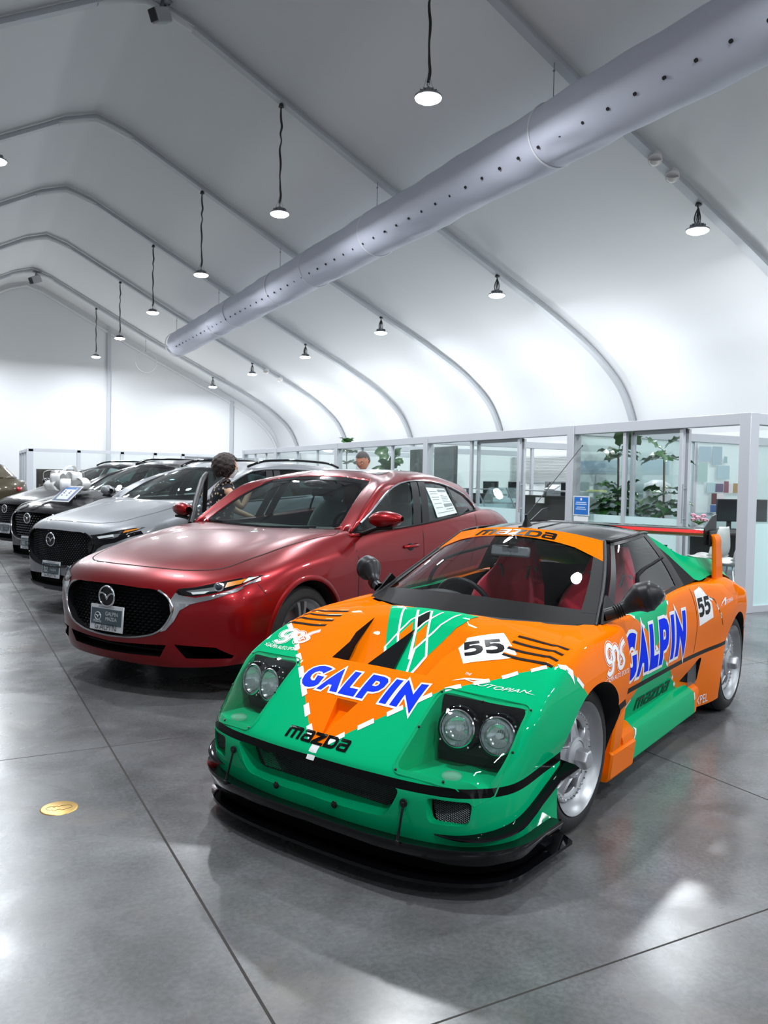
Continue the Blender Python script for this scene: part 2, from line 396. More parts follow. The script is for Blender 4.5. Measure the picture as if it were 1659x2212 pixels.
# ---------------------------------------------------------------- floor
def floor_mat():
    m = mat('polished_concrete', (.2, .2, .2), .2, spec=.5); nt = m.node_tree; N = nt.nodes; L = nt.links; b = N['Principled BSDF']
    tc = N.new('ShaderNodeTexCoord'); sep = N.new('ShaderNodeSeparateXYZ'); L.new(tc.outputs['Object'], sep.inputs[0])
    def noise(sc, det, dist=0.0, rough=.6):
        n = N.new('ShaderNodeTexNoise'); n.inputs['Scale'].default_value = sc; n.inputs['Detail'].default_value = det
        n.inputs['Distortion'].default_value = dist; n.inputs['Roughness'].default_value = rough; L.new(tc.outputs['Object'], n.inputs['Vector']); return n.outputs['Fac']
    def ramp(src, stops):
        r = N.new('ShaderNodeValToRGB'); L.new(src, r.inputs[0]); e = r.color_ramp.elements
        while len(e) < len(stops): e.new(.5)
        for el, (p, c) in zip(e, stops): el.position = p; el.color = (*c, 1)
        return r.outputs[0]
    def mix(a, bb, f, mode='MIX'):
        x = N.new('ShaderNodeMix'); x.data_type = 'RGBA'; x.blend_type = mode
        for s, v in ((0, f), (6, a), (7, bb)):
            if hasattr(v, 'is_linked') or hasattr(v, 'node'): L.new(v, x.inputs[s])
            else: x.inputs[s].default_value = v if s == 0 else (*v, 1)
        return x.outputs[2]
    c1 = ramp(noise(.9, 6, .6), [(.30, (.080, .081, .083)), (.5, (.132, .134, .137)), (.72, (.195, .198, .202))])
    c2 = ramp(noise(3.4, 8, 1.2), [(.30, (.82, .81, .79)), (.70, (1.10, 1.11, 1.13))])
    c = mix(c1, c2, 1.0, 'MULTIPLY')
    c3 = ramp(noise(60, 3), [(.38, (.86, .86, .86)), (.62, (1.08, 1.08, 1.08))]); c = mix(c, c3, 1.0, 'MULTIPLY')
    br = ramp(noise(1.7, 5, .4), [(.55, (0, 0, 0)), (.75, (.5, .5, .5))]); c = mix(c, (.20, .165, .13), br)
    # sawn control joints on a 2.5 m grid
    def joint(axis, off, sp, w):
        a = N.new('ShaderNodeMath'); a.operation = 'SUBTRACT'; L.new(sep.outputs[axis], a.inputs[0]); a.inputs[1].default_value = off-sp/2
        m_ = N.new('ShaderNodeMath'); m_.operation = 'FLOORED_MODULO'; L.new(a.outputs[0], m_.inputs[0]); m_.inputs[1].default_value = sp
        s_ = N.new('ShaderNodeMath'); s_.operation = 'SUBTRACT'; L.new(m_.outputs[0], s_.inputs[0]); s_.inputs[1].default_value = sp/2
        ab = N.new('ShaderNodeMath'); ab.operation = 'ABSOLUTE'; L.new(s_.outputs[0], ab.inputs[0])
        lt = N.new('ShaderNodeMath'); lt.operation = 'LESS_THAN'; L.new(ab.outputs[0], lt.inputs[0]); lt.inputs[1].default_value = w; return lt.outputs[0]
    jx = joint(0, .715, 2.435, .0045); jy = joint(1, 1.69, 2.51, .0035)
    mxx = N.new('ShaderNodeMath'); mxx.operation = 'MAXIMUM'; L.new(jx, mxx.inputs[0]); L.new(jy, mxx.inputs[1])
    c = mix(c, (.022, .018, .016), mxx.outputs[0]); L.new(c, b.inputs['Base Color'])
    rr = ramp(noise(2.2, 5, .8), [(.3, (.20, .20, .20)), (.7, (.33, .33, .33))])
    r2 = mix(rr, (.8, .8, .8), mxx.outputs[0]); L.new(r2, b.inputs['Roughness'])
    bp = N.new('ShaderNodeBump'); bp.inputs['Strength'].default_value = .06; bp.inputs['Distance'].default_value = .004; L.new(noise(9, 4), bp.inputs['Height']); L.new(bp.outputs[0], b.inputs['Normal'])
    return m
mb = MB(); mb.add([(-8.6, -13, 0), (14.2, -13, 0), (14.2, GY+.2, 0), (-8.6, GY+.2, 0)], [(0, 1, 2, 3)])
struct(mb.build('floor', floor_mat()))
mb = MB(); mb.add([(-60, -60, -.02), (60, -60, -.02), (60, 90, -.02), (-60, 90, -.02)], [(0, 1, 2, 3)])
struct(mb.build('ground', mat('asphalt', (.30, .30, .31), .9)))
# ---------------------------------------------------------------- brass floor box
M_BRASS = mat('brass', (.62, .40, .13), .38, .85)
t = thing('floor_outlet_cover', 'round brass outlet cover set in the grey concrete floor', 'floor outlet', (.4, 3.494, 0), R(-8))
mb = MB(); mb.lathe([(0, .003), (.068, .003), (.0725, .0015), (.0735, 0)], n=40); mb.build('cover_plate', M_BRASS, t, smooth=50)
pl = [(-.045, -.012), (-.05, 0), (-.045, .012), (-.035, .018), (.035, .018), (.045, .012), (.05, 0), (.045, -.012), (.035, -.018), (.025, -.018), (.022, -.027), (.008, -.027), (.006, -.019), (-.008, -.019), (-.01, -.027), (-.022, -.027), (-.025, -.018), (-.035, -.018)]
mb = MB(); mb.tube([(a, b, .0033) for a, b in pl], .0009, 4, closed=True); mb.build('lid_gap', mat('dark_gap', (.05, .03, .02), .8), t)
mb = MB(); mb.cyl((-.02, .016, .003), (-.02, .016, .005), .005, n=12); mb.build('screw', M_BRASS, t)
mb = MB(); mb.cyl((.0, .016, .003), (.0, .016, .0045), .005, n=12); mb.build('screw', M_BRASS, t)
# ---------------------------------------------------------------- pendant high-bay lamps
M_LAMP = mat('lamp_lens', (1, 1, 1), .4, emit=(.93, .97, 1.0), estr=55.0)
M_HOUS = mat('lamp_housing', (.32, .33, .35), .4, .7); M_CORD = mat('black_cord', (.03, .03, .03), .6)
M_CABLE = mat('hook_steel', (.25, .26, .28), .4, .8)
def make_lamp(name, label, cat, z_lamp, z_rib, seed):
    rnd = random.Random(seed); L_ = z_rib-z_lamp
    t = thing(name, label, cat)
    mb = MB(); mb.lathe([(0, -.02), (.12, -.018), (.152, 0), (.158, .012)], n=28); mb.build('lens', M_LAMP, t, smooth=50)
    mb = MB(); mb.lathe([(.158, .012), (.168, .018), (.168, .035), (.11, .05), (.08, .075), (.075, .11), (.05, .12), (0, .12)], n=28)
    for i in range(12):
        a = i*math.pi/6; mb.box((.09*math.cos(a), .09*math.sin(a), .07), (.05, .006, .06), (0, 0, a))
    mb.build('housing', M_HOUS, t, smooth=40)
    mb = MB(); mb.lathe([(.014, .12), (.014, .15)], n=10); mb.tube([(0, .03*math.cos(a), .19+.03*math.sin(a)) for a in np.linspace(-1.2, 4.2, 10)], .006, 6); mb.build('hook', M_CABLE, t, smooth=50)
    for s in (-1, 1):
        mb = MB(); mb.tube([(.09*s, 0, .06), (0, 0, .33)], .0022, 4); mb.build('safety_wire', M_CABLE, t)
    pts = [(rnd.uniform(-.012, .012), rnd.uniform(-.012, .012), .2+(L_-.2)*q/14) for q in range(15)]; pts[-1] = (0, 0, L_)
    if L_ > 1:
        mb = MB(); mb.tube(spl(pts, 3), .013, 6); mb.tube([(x+.02*math.sin(z*5), y, z) for x, y, z in spl(pts, 3)], .008, 5); mb.build('cord', M_CORD, t, smooth=60)
    else:
        mb = MB(); mb.tube(spl([(0, 0, .2), (.01, 0, .25), (-.01, .01, L_)], 4), .012, 6)
        for q in range(5): mb.tube(spl([(0, 0, L_-.05), (.05*math.cos(q), .05*math.sin(q), L_-.2-.02*q), (.01, 0, L_-.34)], 5), .009, 5)
        mb.build('cord', M_CORD, t, smooth=60)
    mb = MB(); mb.cyl((0, 0, L_-.02), (0, 0, L_+.04), .05, .03, n=12); mb.build('ceiling_clamp', M_CORD, t, smooth=40)
    return t
LAMPS = []
def put_lamp(proto, x, y, z, label, group, w=122.0):
    if proto[1]: o = proto[0]; proto[1] = False; o.location = (x, y, z); o['label'] = label; o['group'] = group
    else: o = dup(proto[0], (x, y, z), 0, label, group)
    area_light('high_bay_light', (x, y, z-.03), .30, w, (.90, .95, 1.0), (0, 0, 0))
    LAMPS.append((x, y, z))
P_A = [make_lamp('pendant_lamp', '', 'pendant lamp', 5.95, 7.86-.05, 1), True]
P_B = [make_lamp('pendant_lamp', '', 'pendant lamp', 5.12, 5.52, 2), True]
P_C = [make_lamp('pendant_lamp', '', 'pendant lamp', 5.95, 7.86-.05, 3), True]
GA = 'long corded high-bay lamps right of the ridge'; GB = 'short hung high-bay lamps above the offices'; GC = 'high-bay lamps on the left slope'
la = ['glowing high-bay lamp on a long cord, nearest and highest in view', 'glowing high-bay lamp on a long cord, second of its receding row', 'glowing high-bay lamp on a long cord with a yellow tag, third of its row',
      'glowing high-bay lamp on a long cord, fourth of its receding row', 'glowing high-bay lamp on a long cord beside the wall post, fifth of its row', 'glowing high-bay lamp on a long cord, farthest and lowest of its row']
lb = ['round high-bay lamp hung short above the corner office, nearest of the right row', 'round high-bay lamp hung short below the duct shadow, second of the right row', 'round high-bay lamp hung short, third of the right row',
      'round high-bay lamp hung short, fourth of the right row', 'round high-bay lamp hung short beside two small ceiling sensors', 'round high-bay lamp hung short, farthest of the right row by the back wall']
for i, y in enumerate(RIBS[4:]):
    put_lamp(P_A, 5.1, y, 5.95, la[i], GA); put_lamp(P_B, 9.75, y, 5.12, lb[i], GB)
for i, y in enumerate(RIBS[1:4]):
    wd = ['third', 'second', 'first'][i]; put_lamp(P_A, 5.1, y, 5.95, wd+' high-bay lamp on a long cord behind the camera', GA); put_lamp(P_B, 9.75, y, 5.12, wd+' high-bay lamp hung short behind the camera', GB)
for i, y in enumerate(RIBS[1:]):
    put_lamp(P_C, .62, y, 5.97, 'high-bay lamp cut by the left edge of the picture' if i == 4 else ['fourth', 'third', 'second', 'first', '', 'first', 'second', 'third', 'fourth'][i]+' high-bay lamp on the left slope '+('before' if i < 4 else 'beyond')+' the one at the picture edge', GC)
# ---------------------------------------------------------------- fabric air duct
M_DUCT = mat('duct_fabric', (.60, .62, .72), .55, spec=.3, bump=(3.0, .12))
t = thing('air_duct', 'long pale grey fabric air duct with rows of small holes crossing under the roof', 'air duct', (7.03, 0, 5.94))
mb = MB(); rows = []; y = -10.0; rnd = random.Random(4)
while y < 28.3:
    row = []
    for i in range(49):
        a = 2*math.pi*i/48; sag = .010*math.sin(y*2.1+3*math.cos(a))+.006*math.sin(y*7+a*4)
        r = .41+sag+(.012*math.sin(a*9+y*3) if int(y*1.3) % 5 == 0 else 0); row.append((r*math.cos(a), y, r*math.sin(a)))
    rows.append(row); y += .17
for q in range(1, 8):
    a2 = q/7*math.pi/2; row = []
    for i in range(49):
        a = 2*math.pi*i/48; r = .41*math.cos(a2)*.999+.002; row.append((r*math.cos(a), 28.3+.55*math.sin(a2), r*math.sin(a)))
    rows.append(row)
mb.grid(rows); mb.build('duct_tube', M_DUCT, t, smooth=60)
for y in [y for y in RIBS if y > 0]+[22.0, 16.5]:
    mb = MB(); mb.tube([(.416*math.cos(a), y+.02, .416*math.sin(a)) for a in np.linspace(0, 2*math.pi, 41)[:-1]], .013, 6, closed=True); mb.build('seam_ring', mat('seam', (.82, .82, .85), .5), t, smooth=60)
mb = MB(); y = 1.0; a = R(218)
while y < 27.8:
    c = Vector((.414*math.cos(a), y, .414*math.sin(a))); d = Vector((math.cos(a), 0, math.sin(a))); mb.cyl(c-d*.01, c+d*.012, .021, n=10); y += .42
o = mb.build('air_hole', mat('hole_dark', (.012, .012, .014), .9), t)
for y in [y for y in RIBS if y > 0]:
    mb = MB(); mb.tube([(-.03, y, .40), (-.03, y, 1.0)], .006, 5); mb.sphere((-.03, y, .99), .03, 8, 6); mb.sphere((-.03, y, .42), .022, 8, 6); mb.sphere((-.03, y, .82), .018, 8, 6)
    mb.build('suspension_wire', M_CABLE, t, smooth=50)
# ---------------------------------------------------------------- ridge heaters, sensors
def heater(x, y, z, label, sc=1, rz=0.5):
    t = thing('ceiling_speaker', label, 'loudspeaker', (x, y, z), rz)
    mb = MB(); mb.box((0, 0, 0), (.62*sc, .34*sc, .44*sc), (0, R(-25), 0)); mb.build('cabinet', mat('speaker_grey', (.42, .43, .45), .5), t, bevel=.02)
    mb = MB(); mb.box((-.32*sc, 0, -.14*sc), (.02, .28*sc, .36*sc), (0, R(-25), 0)); mb.build('grille', mat('speaker_black', (.02, .022, .028), .5), t)
    mb = MB(); mb.tube([(0, 0, .2*sc), (.05, 0, .5*sc)], .03, 6); mb.box((.05, 0, .5*sc), (.2, .2, .03)); mb.build('bracket', M_CABLE, t)
    mb = MB(); mb.tube(spl([(.1, .05, .2), (.3, .1, .38), (0, .15, .5)], 5), .012, 5); mb.build('cable', M_CORD, t); return t
heater(2.98, 13.45, 8.66, 'grey loudspeaker with dark front hung at the near ridge', .5)
heater(2.9, 33.5, 8.62, 'small dark loudspeaker hung at the far ridge above the back wall', .62)
def beam_sensor(x, y, z, label, kind):
    t = thing('ceiling_sensor', label, 'sensor', (x, y, z))
    mb = MB(); mb.lathe([(0, -.09), (.05, -.08), (.085, -.04), (.09, 0)], n=18, ax=(-.3, -.4, .85)); mb.build('lens', mat('sensor_lens', (.42, .42, .44) if kind else (.75, .70, .66), .25, coat=.5), t, smooth=50)
    mb = MB(); mb.cyl((0, 0, -.01), (.03, .04, .05), .1, n=18); mb.box((.03, .05, .06), (.14, .14, .04)); mb.build('base', mat('sensor_white', (.8, .8, .8), .4), t, smooth=40); return t
beam_sensor(8.72, 8.62, 4.69+.02, 'beige ceiling sensor on the nearest beam under the duct', 0).location = (8.42, 8.6, 4.83)
s2 = beam_sensor(8.9, 8.6, 4.6, 'grey glass ceiling sensor on the nearest beam, lower of the pair', 1)
s3 = beam_sensor(10.2, 28.6, 3.8, 'tiny white sensor on a far beam beside a pendant lamp', 0)
s4 = beam_sensor(10.6, 28.6, 3.6, 'tiny grey sensor on a far beam, right of the white one', 1)
def on_rib(o, dx, y): o.location = (RX+dx, y-.05, prof_z(dx)-.12)
for o, dx, y in zip([bpy.data.objects[n_] for n_ in [x.name for x in COL.objects if x.name.startswith('ceiling_sensor')]], (6.0, 6.35, 7.45, 8.0), (8.65, 8.65, 28.65, 28.65)): on_rib(o, dx, y)
# ================================================================= glazed offices along the right side
PX = 7.65; PH = 2.17
M_GLS = glass('office_glass', (.965, .985, .98), .7, 1.45)
M_FROST = mat('frosted_film', (.60, .80, .80), .45, spec=.4)
M_WHITE = mat('office_white', (.78, .79, .79), .5); M_BLK = mat('black_plastic', (.018, .018, .02), .38)
M_DKPANEL = mat('dark_laminate', (.030, .026, .024), .5, noise=(40, .25)); M_GREYM = mat('grey_metal', (.45, .47, .49), .35, .5)
def wall_panel(t, a, b, z0, z1, m, name='glass_pane', th=.01, axis='Y', at=PX):
    mb = MB()
    if axis == 'Y': mb.b2((at-th/2, a, z0), (at+th/2, b, z1))
    else: mb.b2((a, at-th/2, z0), (b, at+th/2, z1))
    return mb.build(name, m, t)
def bay(name_lbl, y0, y1, mull, door=None, post=.14, frost=.97):
    t = thing('office_partition', name_lbl, 'glass partition', group='glazed office fronts')
    mb = MB(); mb.b2((PX-.07, y0-post/2, 0), (PX+.07, y0+post/2, PH)); mb.build('post', M_FRAME, t, bevel=.004)
    mb = MB(); mb.b2((PX-.06, y0+post/2, 2.045), (PX+.06, y1-post/2, PH)); mb.build('top_rail', M_FRAME, t, bevel=.004)
    mb = MB(); mb.b2((PX-.03, y0+post/2, 0), (PX+.03, y1-post/2, .07)); mb.build('bottom_rail', M_FRAME, t)
    ys = [y0+post/2]+mull+[y1-post/2]
    for m_ in mull:
        mb = MB(); mb.b2((PX-.025, m_-.025, .07), (PX+.025, m_+.025, 2.045)); mb.build('mullion', M_FRAME, t, bevel=.003)
    for a, b in zip(ys, ys[1:]):
        if door and abs((a+b)/2-door[0]) < .01+door[1]: continue
        wall_panel(t, a, b, frost, 2.045, M_GLS); wall_panel(t, a, b, .07, frost, M_FROST, 'frosted_pane')
    return t
def sliding_door(label, y0, y1, x, handle=True):
    t = thing('sliding_glass_door', label, 'glass door', group='sliding glass doors of the offices')
    mb = MB()
    for y in (y0, y1): mb.b2((x-.02, y-.03, .02), (x+.02, y+.03, 2.04))
    mb.b2((x-.02, y0, .02), (x+.02, y1, .1)); mb.b2((x-.02, y0, 2.0), (x+.02, y1, 2.045)); mb.build('door_frame', M_FRAME, t, bevel=.003)
    wall_panel(t, y0+.03, y1-.03, .97, 2.0, M_GLS, at=x); wall_panel(t, y0+.03, y1-.03, .1, .97, M_FROST, 'frosted_pane', at=x)
    mb = MB(); mb.tube([(x-.02, y0, 1.34), (x-.07, y0, 1.34)], .012, 8); mb.tube([(x-.02, y0, .98), (x-.07, y0, .98)], .012, 8); mb.tube([(x-.07, y0, .93), (x-.07, y0, 1.39)], .013, 8)
    mb.build('handle', mat('chrome', (.75, .76, .78), .12, 1.0), t, smooth=50); return t
bay('corner office front with frosted lower glass, ficus and blue notice, nearest to the camera', 5.99, 8.80, [6.9, 7.82], door=(6.45, .2))
bay('office front behind the black car roof with dark counter inside', 8.80, 12.70, [10.02, 11.30], door=(9.5, .1))
bay('office front beside the dark display screens, above the red sedan roof', 12.70, 16.55, [14.03, 15.37])
bay('office front with a narrow green view, left of the man', 16.55, 20.35, [17.7, 18.95])
bay('farthest office front at the left end of the glazed row', 20.35, 23.0, [21.2, 22.1])
mb = MB(); mb.b2((PX-.07, 22.93, 0), (PX+.07, 23.07, PH)); o = mb.build('corner_post', M_FRAME); tag(o, 'pale end post closing the far end of the glazed office row', 'post')
sliding_door('sliding glass door left of the notes, open beside the corner office gap', 6.88, 7.75, PX+.07)
sliding_door('sliding glass door slid open in front of the dark counter', 10.0, 11.2, PX+.07)
# end wall of the corner office and the wall running right from its post
def cross_wall(label, y, x0, x1, mull, frost=.97, h=PH, film=M_GLS):
    t = thing('office_cross_wall', label, 'glass partition', group='glass walls between the offices')
    mb = MB(); mb.b2((x0, y-.05, h-.125), (x1, y+.05, h)); mb.build('top_rail', M_FRAME, t, bevel=.004)
    mb = MB(); mb.b2((x0, y-.03, 0), (x1, y+.03, .07)); mb.build('bottom_rail', M_FRAME, t)
    xs = [x0]+mull+[x1]
    for m_ in mull: mb = MB(); mb.b2((m_-.03, y-.03, .07), (m_+.03, y+.03, h-.125)); mb.build('mullion', M_FRAME, t, bevel=.003)
    for a, b in zip(xs, xs[1:]):
        wall_panel(t, a, b, frost, h-.125, film, axis='X', at=y); wall_panel(t, a, b, .07, frost, M_FROST, 'frosted_pane', axis='X', at=y)
    return t
cross_wall('glass end wall running right from the big corner post', 5.99, PX+.07, 12.6, [9.4, 11.0])
M_FILM = glass('film_glass', (.93, .97, .96), .6, 1.45, haze=.40)
cross_wall('glass wall with taped papers inside the corner office', 8.80, PX+.07, 12.6, [10.02, 11.1], film=M_FILM)
for yy, lb_ in ((12.7, 'glass cross wall behind the dark display screens'), (16.55, 'glass cross wall behind the man'), (20.35, 'far glass cross wall near the left end')): cross_wall(lb_, yy, PX+.07, 12.6, [10.0])
# outer side wall with windows
mb = MB(); X = 12.9
for y0, y1 in ((5.9, 11.9), (17.2, 31)): mb.b2((X, y0, 0), (X+.1, y1, 2.4))
mb.b2((X, 11.9, 0), (X+.1, 17.2, 1.4)); mb.b2((X, 11.9, 2.05), (X+.1, 17.2, 2.4)); struct(mb.build('wall_right', M_WHITE))
mb = MB()
for y in (11.9, 13.3, 14.75, 17.2): mb.b2((X-.03, y-.03, 1.4), (X+.05, y+.03, 2.05))
mb.b2((X-.03, 11.9, 1.38), (X+.05, 17.2, 1.42)); mb.b2((X-.03, 11.9, 2.03), (X+.05, 17.2, 2.07)); struct(mb.build('window_2', M_FRAME))
t = thing('window_blind', 'white horizontal window blinds behind the dark counter', 'blind', (X-.08, 0, 0))
for i in range(17):
    mb = MB(); mb.box((0, 16.0, 1.42+i*.036), (.03, 2.35, .004), (0, R(35), 0)); mb.build('slat', mat('slat_white', (.85, .85, .84), .5), t)
mb = MB(); mb.b2((-.02, 14.83, 2.03), (.02, 17.17, 2.07)); mb.build('head_rail', M_WHITE, t)
# outdoors beyond the window: canopies and stalls
for i, (x, y) in enumerate(((19.5, 17.0), (19.8, 20.5), (19.2, 24.0))):
    t = thing('pop_up_canopy', ['pale blue pop-up canopy outside the office window, right one', 'pale blue pop-up canopy outside the office window, middle one', 'pale blue pop-up canopy outside the office window, left one'][i], 'canopy', (x, y, 0), group='blue canopies outside the window')
    mb = MB(); mb.add([(-1.5, -1.5, 1.95), (1.5, -1.5, 1.95), (1.5, 1.5, 1.95), (-1.5, 1.5, 1.95), (0, 0, 2.6), (-1.5, -1.5, 1.75), (1.5, -1.5, 1.75), (1.5, 1.5, 1.75), (-1.5, 1.5, 1.75)],
        [(0, 1, 4), (1, 2, 4), (2, 3, 4), (3, 0, 4), (5, 6, 1, 0), (6, 7, 2, 1), (7, 8, 3, 2), (8, 5, 0, 3)]); mb.build('canopy_top', mat('canopy_blue', (.12, .45, .85), .7), t)
    for a in (-1.45, 1.45):
        for b in (-1.45, 1.45): mb = MB(); mb.cyl((a, b, 0), (a, b, 1.95), .025, n=8); mb.build('leg', M_GREYM, t)
    mb = MB(); mb.b2((-1.3, -.4, .95), (1.3, .4, 1.0)); mb.b2((-1.3, -.42, .1), (1.3, -.4, 1.3)); mb.build('stall_table', mat('stall_red', (.75, .08, .05), .6), t)
# ---------------------------------------------------------------- notice, papers, photos
M_BLUE = mat('notice_blue', (.02, .16, .55), .4); M_PAPER = mat('paper', (.78, .80, .80), .7)
t = thing('wall_notice', 'blue printed notice in a white frame on the partition post behind the black roof', 'notice', (PX-.085, 8.52, 1.075))
mb = MB(); mb.b2((-.004, -.155, -.13), (.004, .155, .13)); mb.build('frame', M_PAPER, t)
mb = MB(); mb.b2((-.0055, -.14, -.118), (-.004, .14, .118)); mb.build('sheet', M_BLUE, t)
for z, w in ((.045, .2), (.02, .22), (-.02, .17), (-.045, .2)): mb = MB(); mb.b2((-.0065, -w/2, z-.006), (-.0055, w/2, z+.006)); mb.build('print_line', mat('print_pale', (.55, .68, .85), .6), t)
mb = MB(); mb.cyl((-.0055, 0, .088), (-.0068, 0, .088), .018, n=14); mb.build('emblem', M_PAPER, t)
tag(MB().b2((PX-.09, 8.38, .84), (PX-.083, 8.66, .93)).build('white_card', M_PAPER), 'small white card taped below the blue notice', 'card')
def sheet(name, x0, z0, x1, z1, col, label, cat, y=8.735, group=None):
    o = MB().b2((x0, y, z0), (x1, y+.006, z1)).build(name, mat('sheet_%02x%02x%02x' % tuple(int(c*255) for c in col), col, .7)); return tag(o, label, cat, group)
GP = 'pale papers taped to the glass wall'
for a, b, c, d, col, l in ((10.05, 1.75, 10.30, 1.98, (.42, .55, .62), 'large slate-blue paper, upper left of the glass wall'), (10.34, 1.71, 10.55, 1.99, (.40, .53, .58), 'tall slate-blue paper, top centre of the glass wall'),
        (10.60, 1.74, 10.67, 1.84, (.35, .52, .54), 'smallest teal note on the glass wall'), (10.04, 1.44, 10.24, 1.73, (.42, .60, .56), 'green-grey paper at the left edge of the glass wall'), (10.46, 1.49, 10.73, 1.70, (.44, .60, .64), 'wide pale-blue paper, right of the green-grey one'),
        (10.24, 1.28, 10.42, 1.43, (.46, .64, .66), 'faint pale-blue paper above the photo cards')): sheet('taped_paper', a, b, c, d, col, l, 'paper', group=GP)
GP2 = 'photo cards on the glass wall'
for a, b, c, d, col, l in ((10.42, 1.29, 10.59, 1.42, (.16, .14, .22), 'dark photo card, left of the top row'), (10.61, 1.28, 10.71, 1.46, (.28, .13, .16), 'photo card with red tones, second of the top row'), (10.72, 1.28, 10.81, 1.42, (.75, .72, .72), 'white card with a small red mark, third of the top row'),
        (10.82, 1.28, 10.96, 1.43, (.42, .30, .14), 'golden photo card, fourth of the top row'), (10.97, 1.28, 11.05, 1.43, (.06, .05, .08), 'black photo card, right end of the top row'), (10.34, 1.10, 10.45, 1.27, (.14, .07, .08), 'dark red photo card of the middle row'),
        (10.46, 1.10, 10.60, 1.27, (.78, .76, .76), 'white card beside the dark red photo'), (10.32, .98, 10.46, 1.09, (.10, .18, .42), 'blue photo card, lowest on the wall')): sheet('photo_card', a, b, c, d, col, l, 'photo', y=8.725, group=GP2)
# ---------------------------------------------------------------- desks, monitors, counters
def table(name, label, x0, y0, x1, y1, h, m, mod=True, th=.03):
    t = thing(name, label, 'desk', ((x0+x1)/2, (y0+y1)/2, 0)); w = (x1-x0)/2; d = (y1-y0)/2
    MB().b2((-w, -d, h-th), (w, d, h)).build('table_top', m, t, bevel=.004)
    for a in (-1, 1):
        for b in (-1, 1): MB().b2((a*(w-.06)-.02, b*(d-.06)-.02, 0), (a*(w-.06)+.02, b*(d-.06)+.02, h-th)).build('leg', M_GREYM, t)
    if mod: MB().b2((-w+.06, d-.05, h-.4), (w-.06, d-.03, h-th)).build('modesty_panel', m, t)
    return t
table('office_desk', 'dark desk of the corner office carrying monitors and flowers', 9.02, 7.5, 12.0, 8.1, .75, M_DKPANEL)
def monitor(label, x, y, z, w, h, rz, arm=True, group='black desk monitors'):
    t = thing('desktop_monitor', label, 'monitor', (x, y, z), rz, group)
    MB().box((0, 0, .28), (.04, w, h)).build('screen_case', M_BLK, t, bevel=.006)
    MB().box((-.022, 0, .28), (.004, w-.03, h-.03)).build('screen', mat('screen_dark', (.012, .013, .016), .15), t)
    MB().b2((.02, -.03, 0), (.05, .03, .3)).build('stand', M_BLK, t); MB().box((.02, 0, .006), (.2, .24, .012)).build('foot', M_BLK, t); return t
monitor('black monitor on a desk arm below the photo cards', 10.12, 8.2, .75, .42, .33, R(65)); monitor('black monitor half hidden by the big corner post', 10.55, 8.15, .75, .42, .33, R(65))
def shell_chair(label, x, y, rz):
    t = thing('shell_chair', label, 'chair', (x, y, 0), rz, 'white shell chairs at the corner office desk')
    rows = []
    prof = [(.26, .44), (.20, .455), (0, .43), (-.17, .44), (-.22, .50), (-.25, .62), (-.275, .75), (-.285, .86)]
    for px_, pz in spl([(a, 0, b) for a, b in prof], 4) and [(p[0], p[2]) for p in spl([(a, 0, b) for a, b in prof], 4)]:
        hw = .235 if pz < .6 else .235-.13*(pz-.6)/.26; rows.append([(px_+(.05*abs(v)**2 if pz > .46 else 0), v*hw, pz+(.03*abs(v)**3 if pz < .5 else 0)) for v in np.linspace(-1, 1, 9)])
    MB().grid(rows).build('shell', mat('chair_white', (.76, .76, .74), .4), t, smooth=60, solid=.014)
    for a in (-1, 1):
        for b in (-1, 1): MB().tube([(a*.08, b*.08, .42), (a*.2, b*.2, 0)], .011, 8).build('leg', mat('chrome', (.75, .76, .78), .12, 1.0), t, smooth=60)
    MB().box((0, 0, .415), (.2, .2, .02)).build('seat_plate', M_GREYM, t); return t
c1 = shell_chair('white shell chair behind the rear wing, left one of two', 8.72, 7.42, R(100)); c2 = shell_chair('white shell chair right of the rear wing fin, nearer the post', 8.42, 6.80, R(98))
# flowers
t = thing('flower_pot', 'pink flowers in a white pot on the corner office desk', 'flowers', (9.13, 7.9, .75))
MB().lathe([(0, 0), (.05, 0), (.062, .09), (.055, .09), (.05, .02)], n=20).build('pot', mat('pot_white', (.85, .85, .84), .3), t, smooth=40)
rnd = random.Random(3)
for i in range(7):
    a = i*.9; c = Vector((.07*math.cos(a), .09*math.sin(a), .16+.03*(i % 3))); mb = MB()
    for k in range(7):
        b = k*2*math.pi/7; mb.sphere(c+Vector((.022*math.cos(b), .022*math.sin(b), .01*math.sin(3*b))), .022, 8, 6, sc=(1, 1, .5))
    mb.sphere(c+Vector((0, 0, .012)), .016, 8, 6); mb.build('blossom', mat('petal_pink', (.85, .05, .25) if i % 3 else (.85, .45, .55), .6), t, smooth=60)
mb = MB()
for i in range(16):
    a = rnd.uniform(0, 6.3); r = rnd.uniform(.08, .17); mb.add([(0, 0, .09), (r*.5*math.cos(a-.2), r*.5*math.sin(a-.2), .14), (r*math.cos(a), r*math.sin(a), .12+.04*rnd.random()), (r*.5*math.cos(a+.2), r*.5*math.sin(a+.2), .13)], [(0, 1, 2, 3)])
mb.build('leaves', mat('leaf_green', (.06, .22, .03), .5), t)
# pen cup, cups, phone
def cup(label, x, y, z):
    t = thing('paper_cup', label, 'cup', (x, y, z), group='cream paper cups on the counter shelf')
    MB().lathe([(0, 0), (.028, 0), (.040, .11), (.037, .11), (.026, .01)], n=18).build('cup_body', mat('cup_cream', (.80, .76, .66), .6), t, smooth=40); MB().lathe([(.0385, .108), (.042, .11), (.0385, .113)], n=18).build('rim', mat('cup_cream', (.80, .76, .66), .6), t, smooth=40)
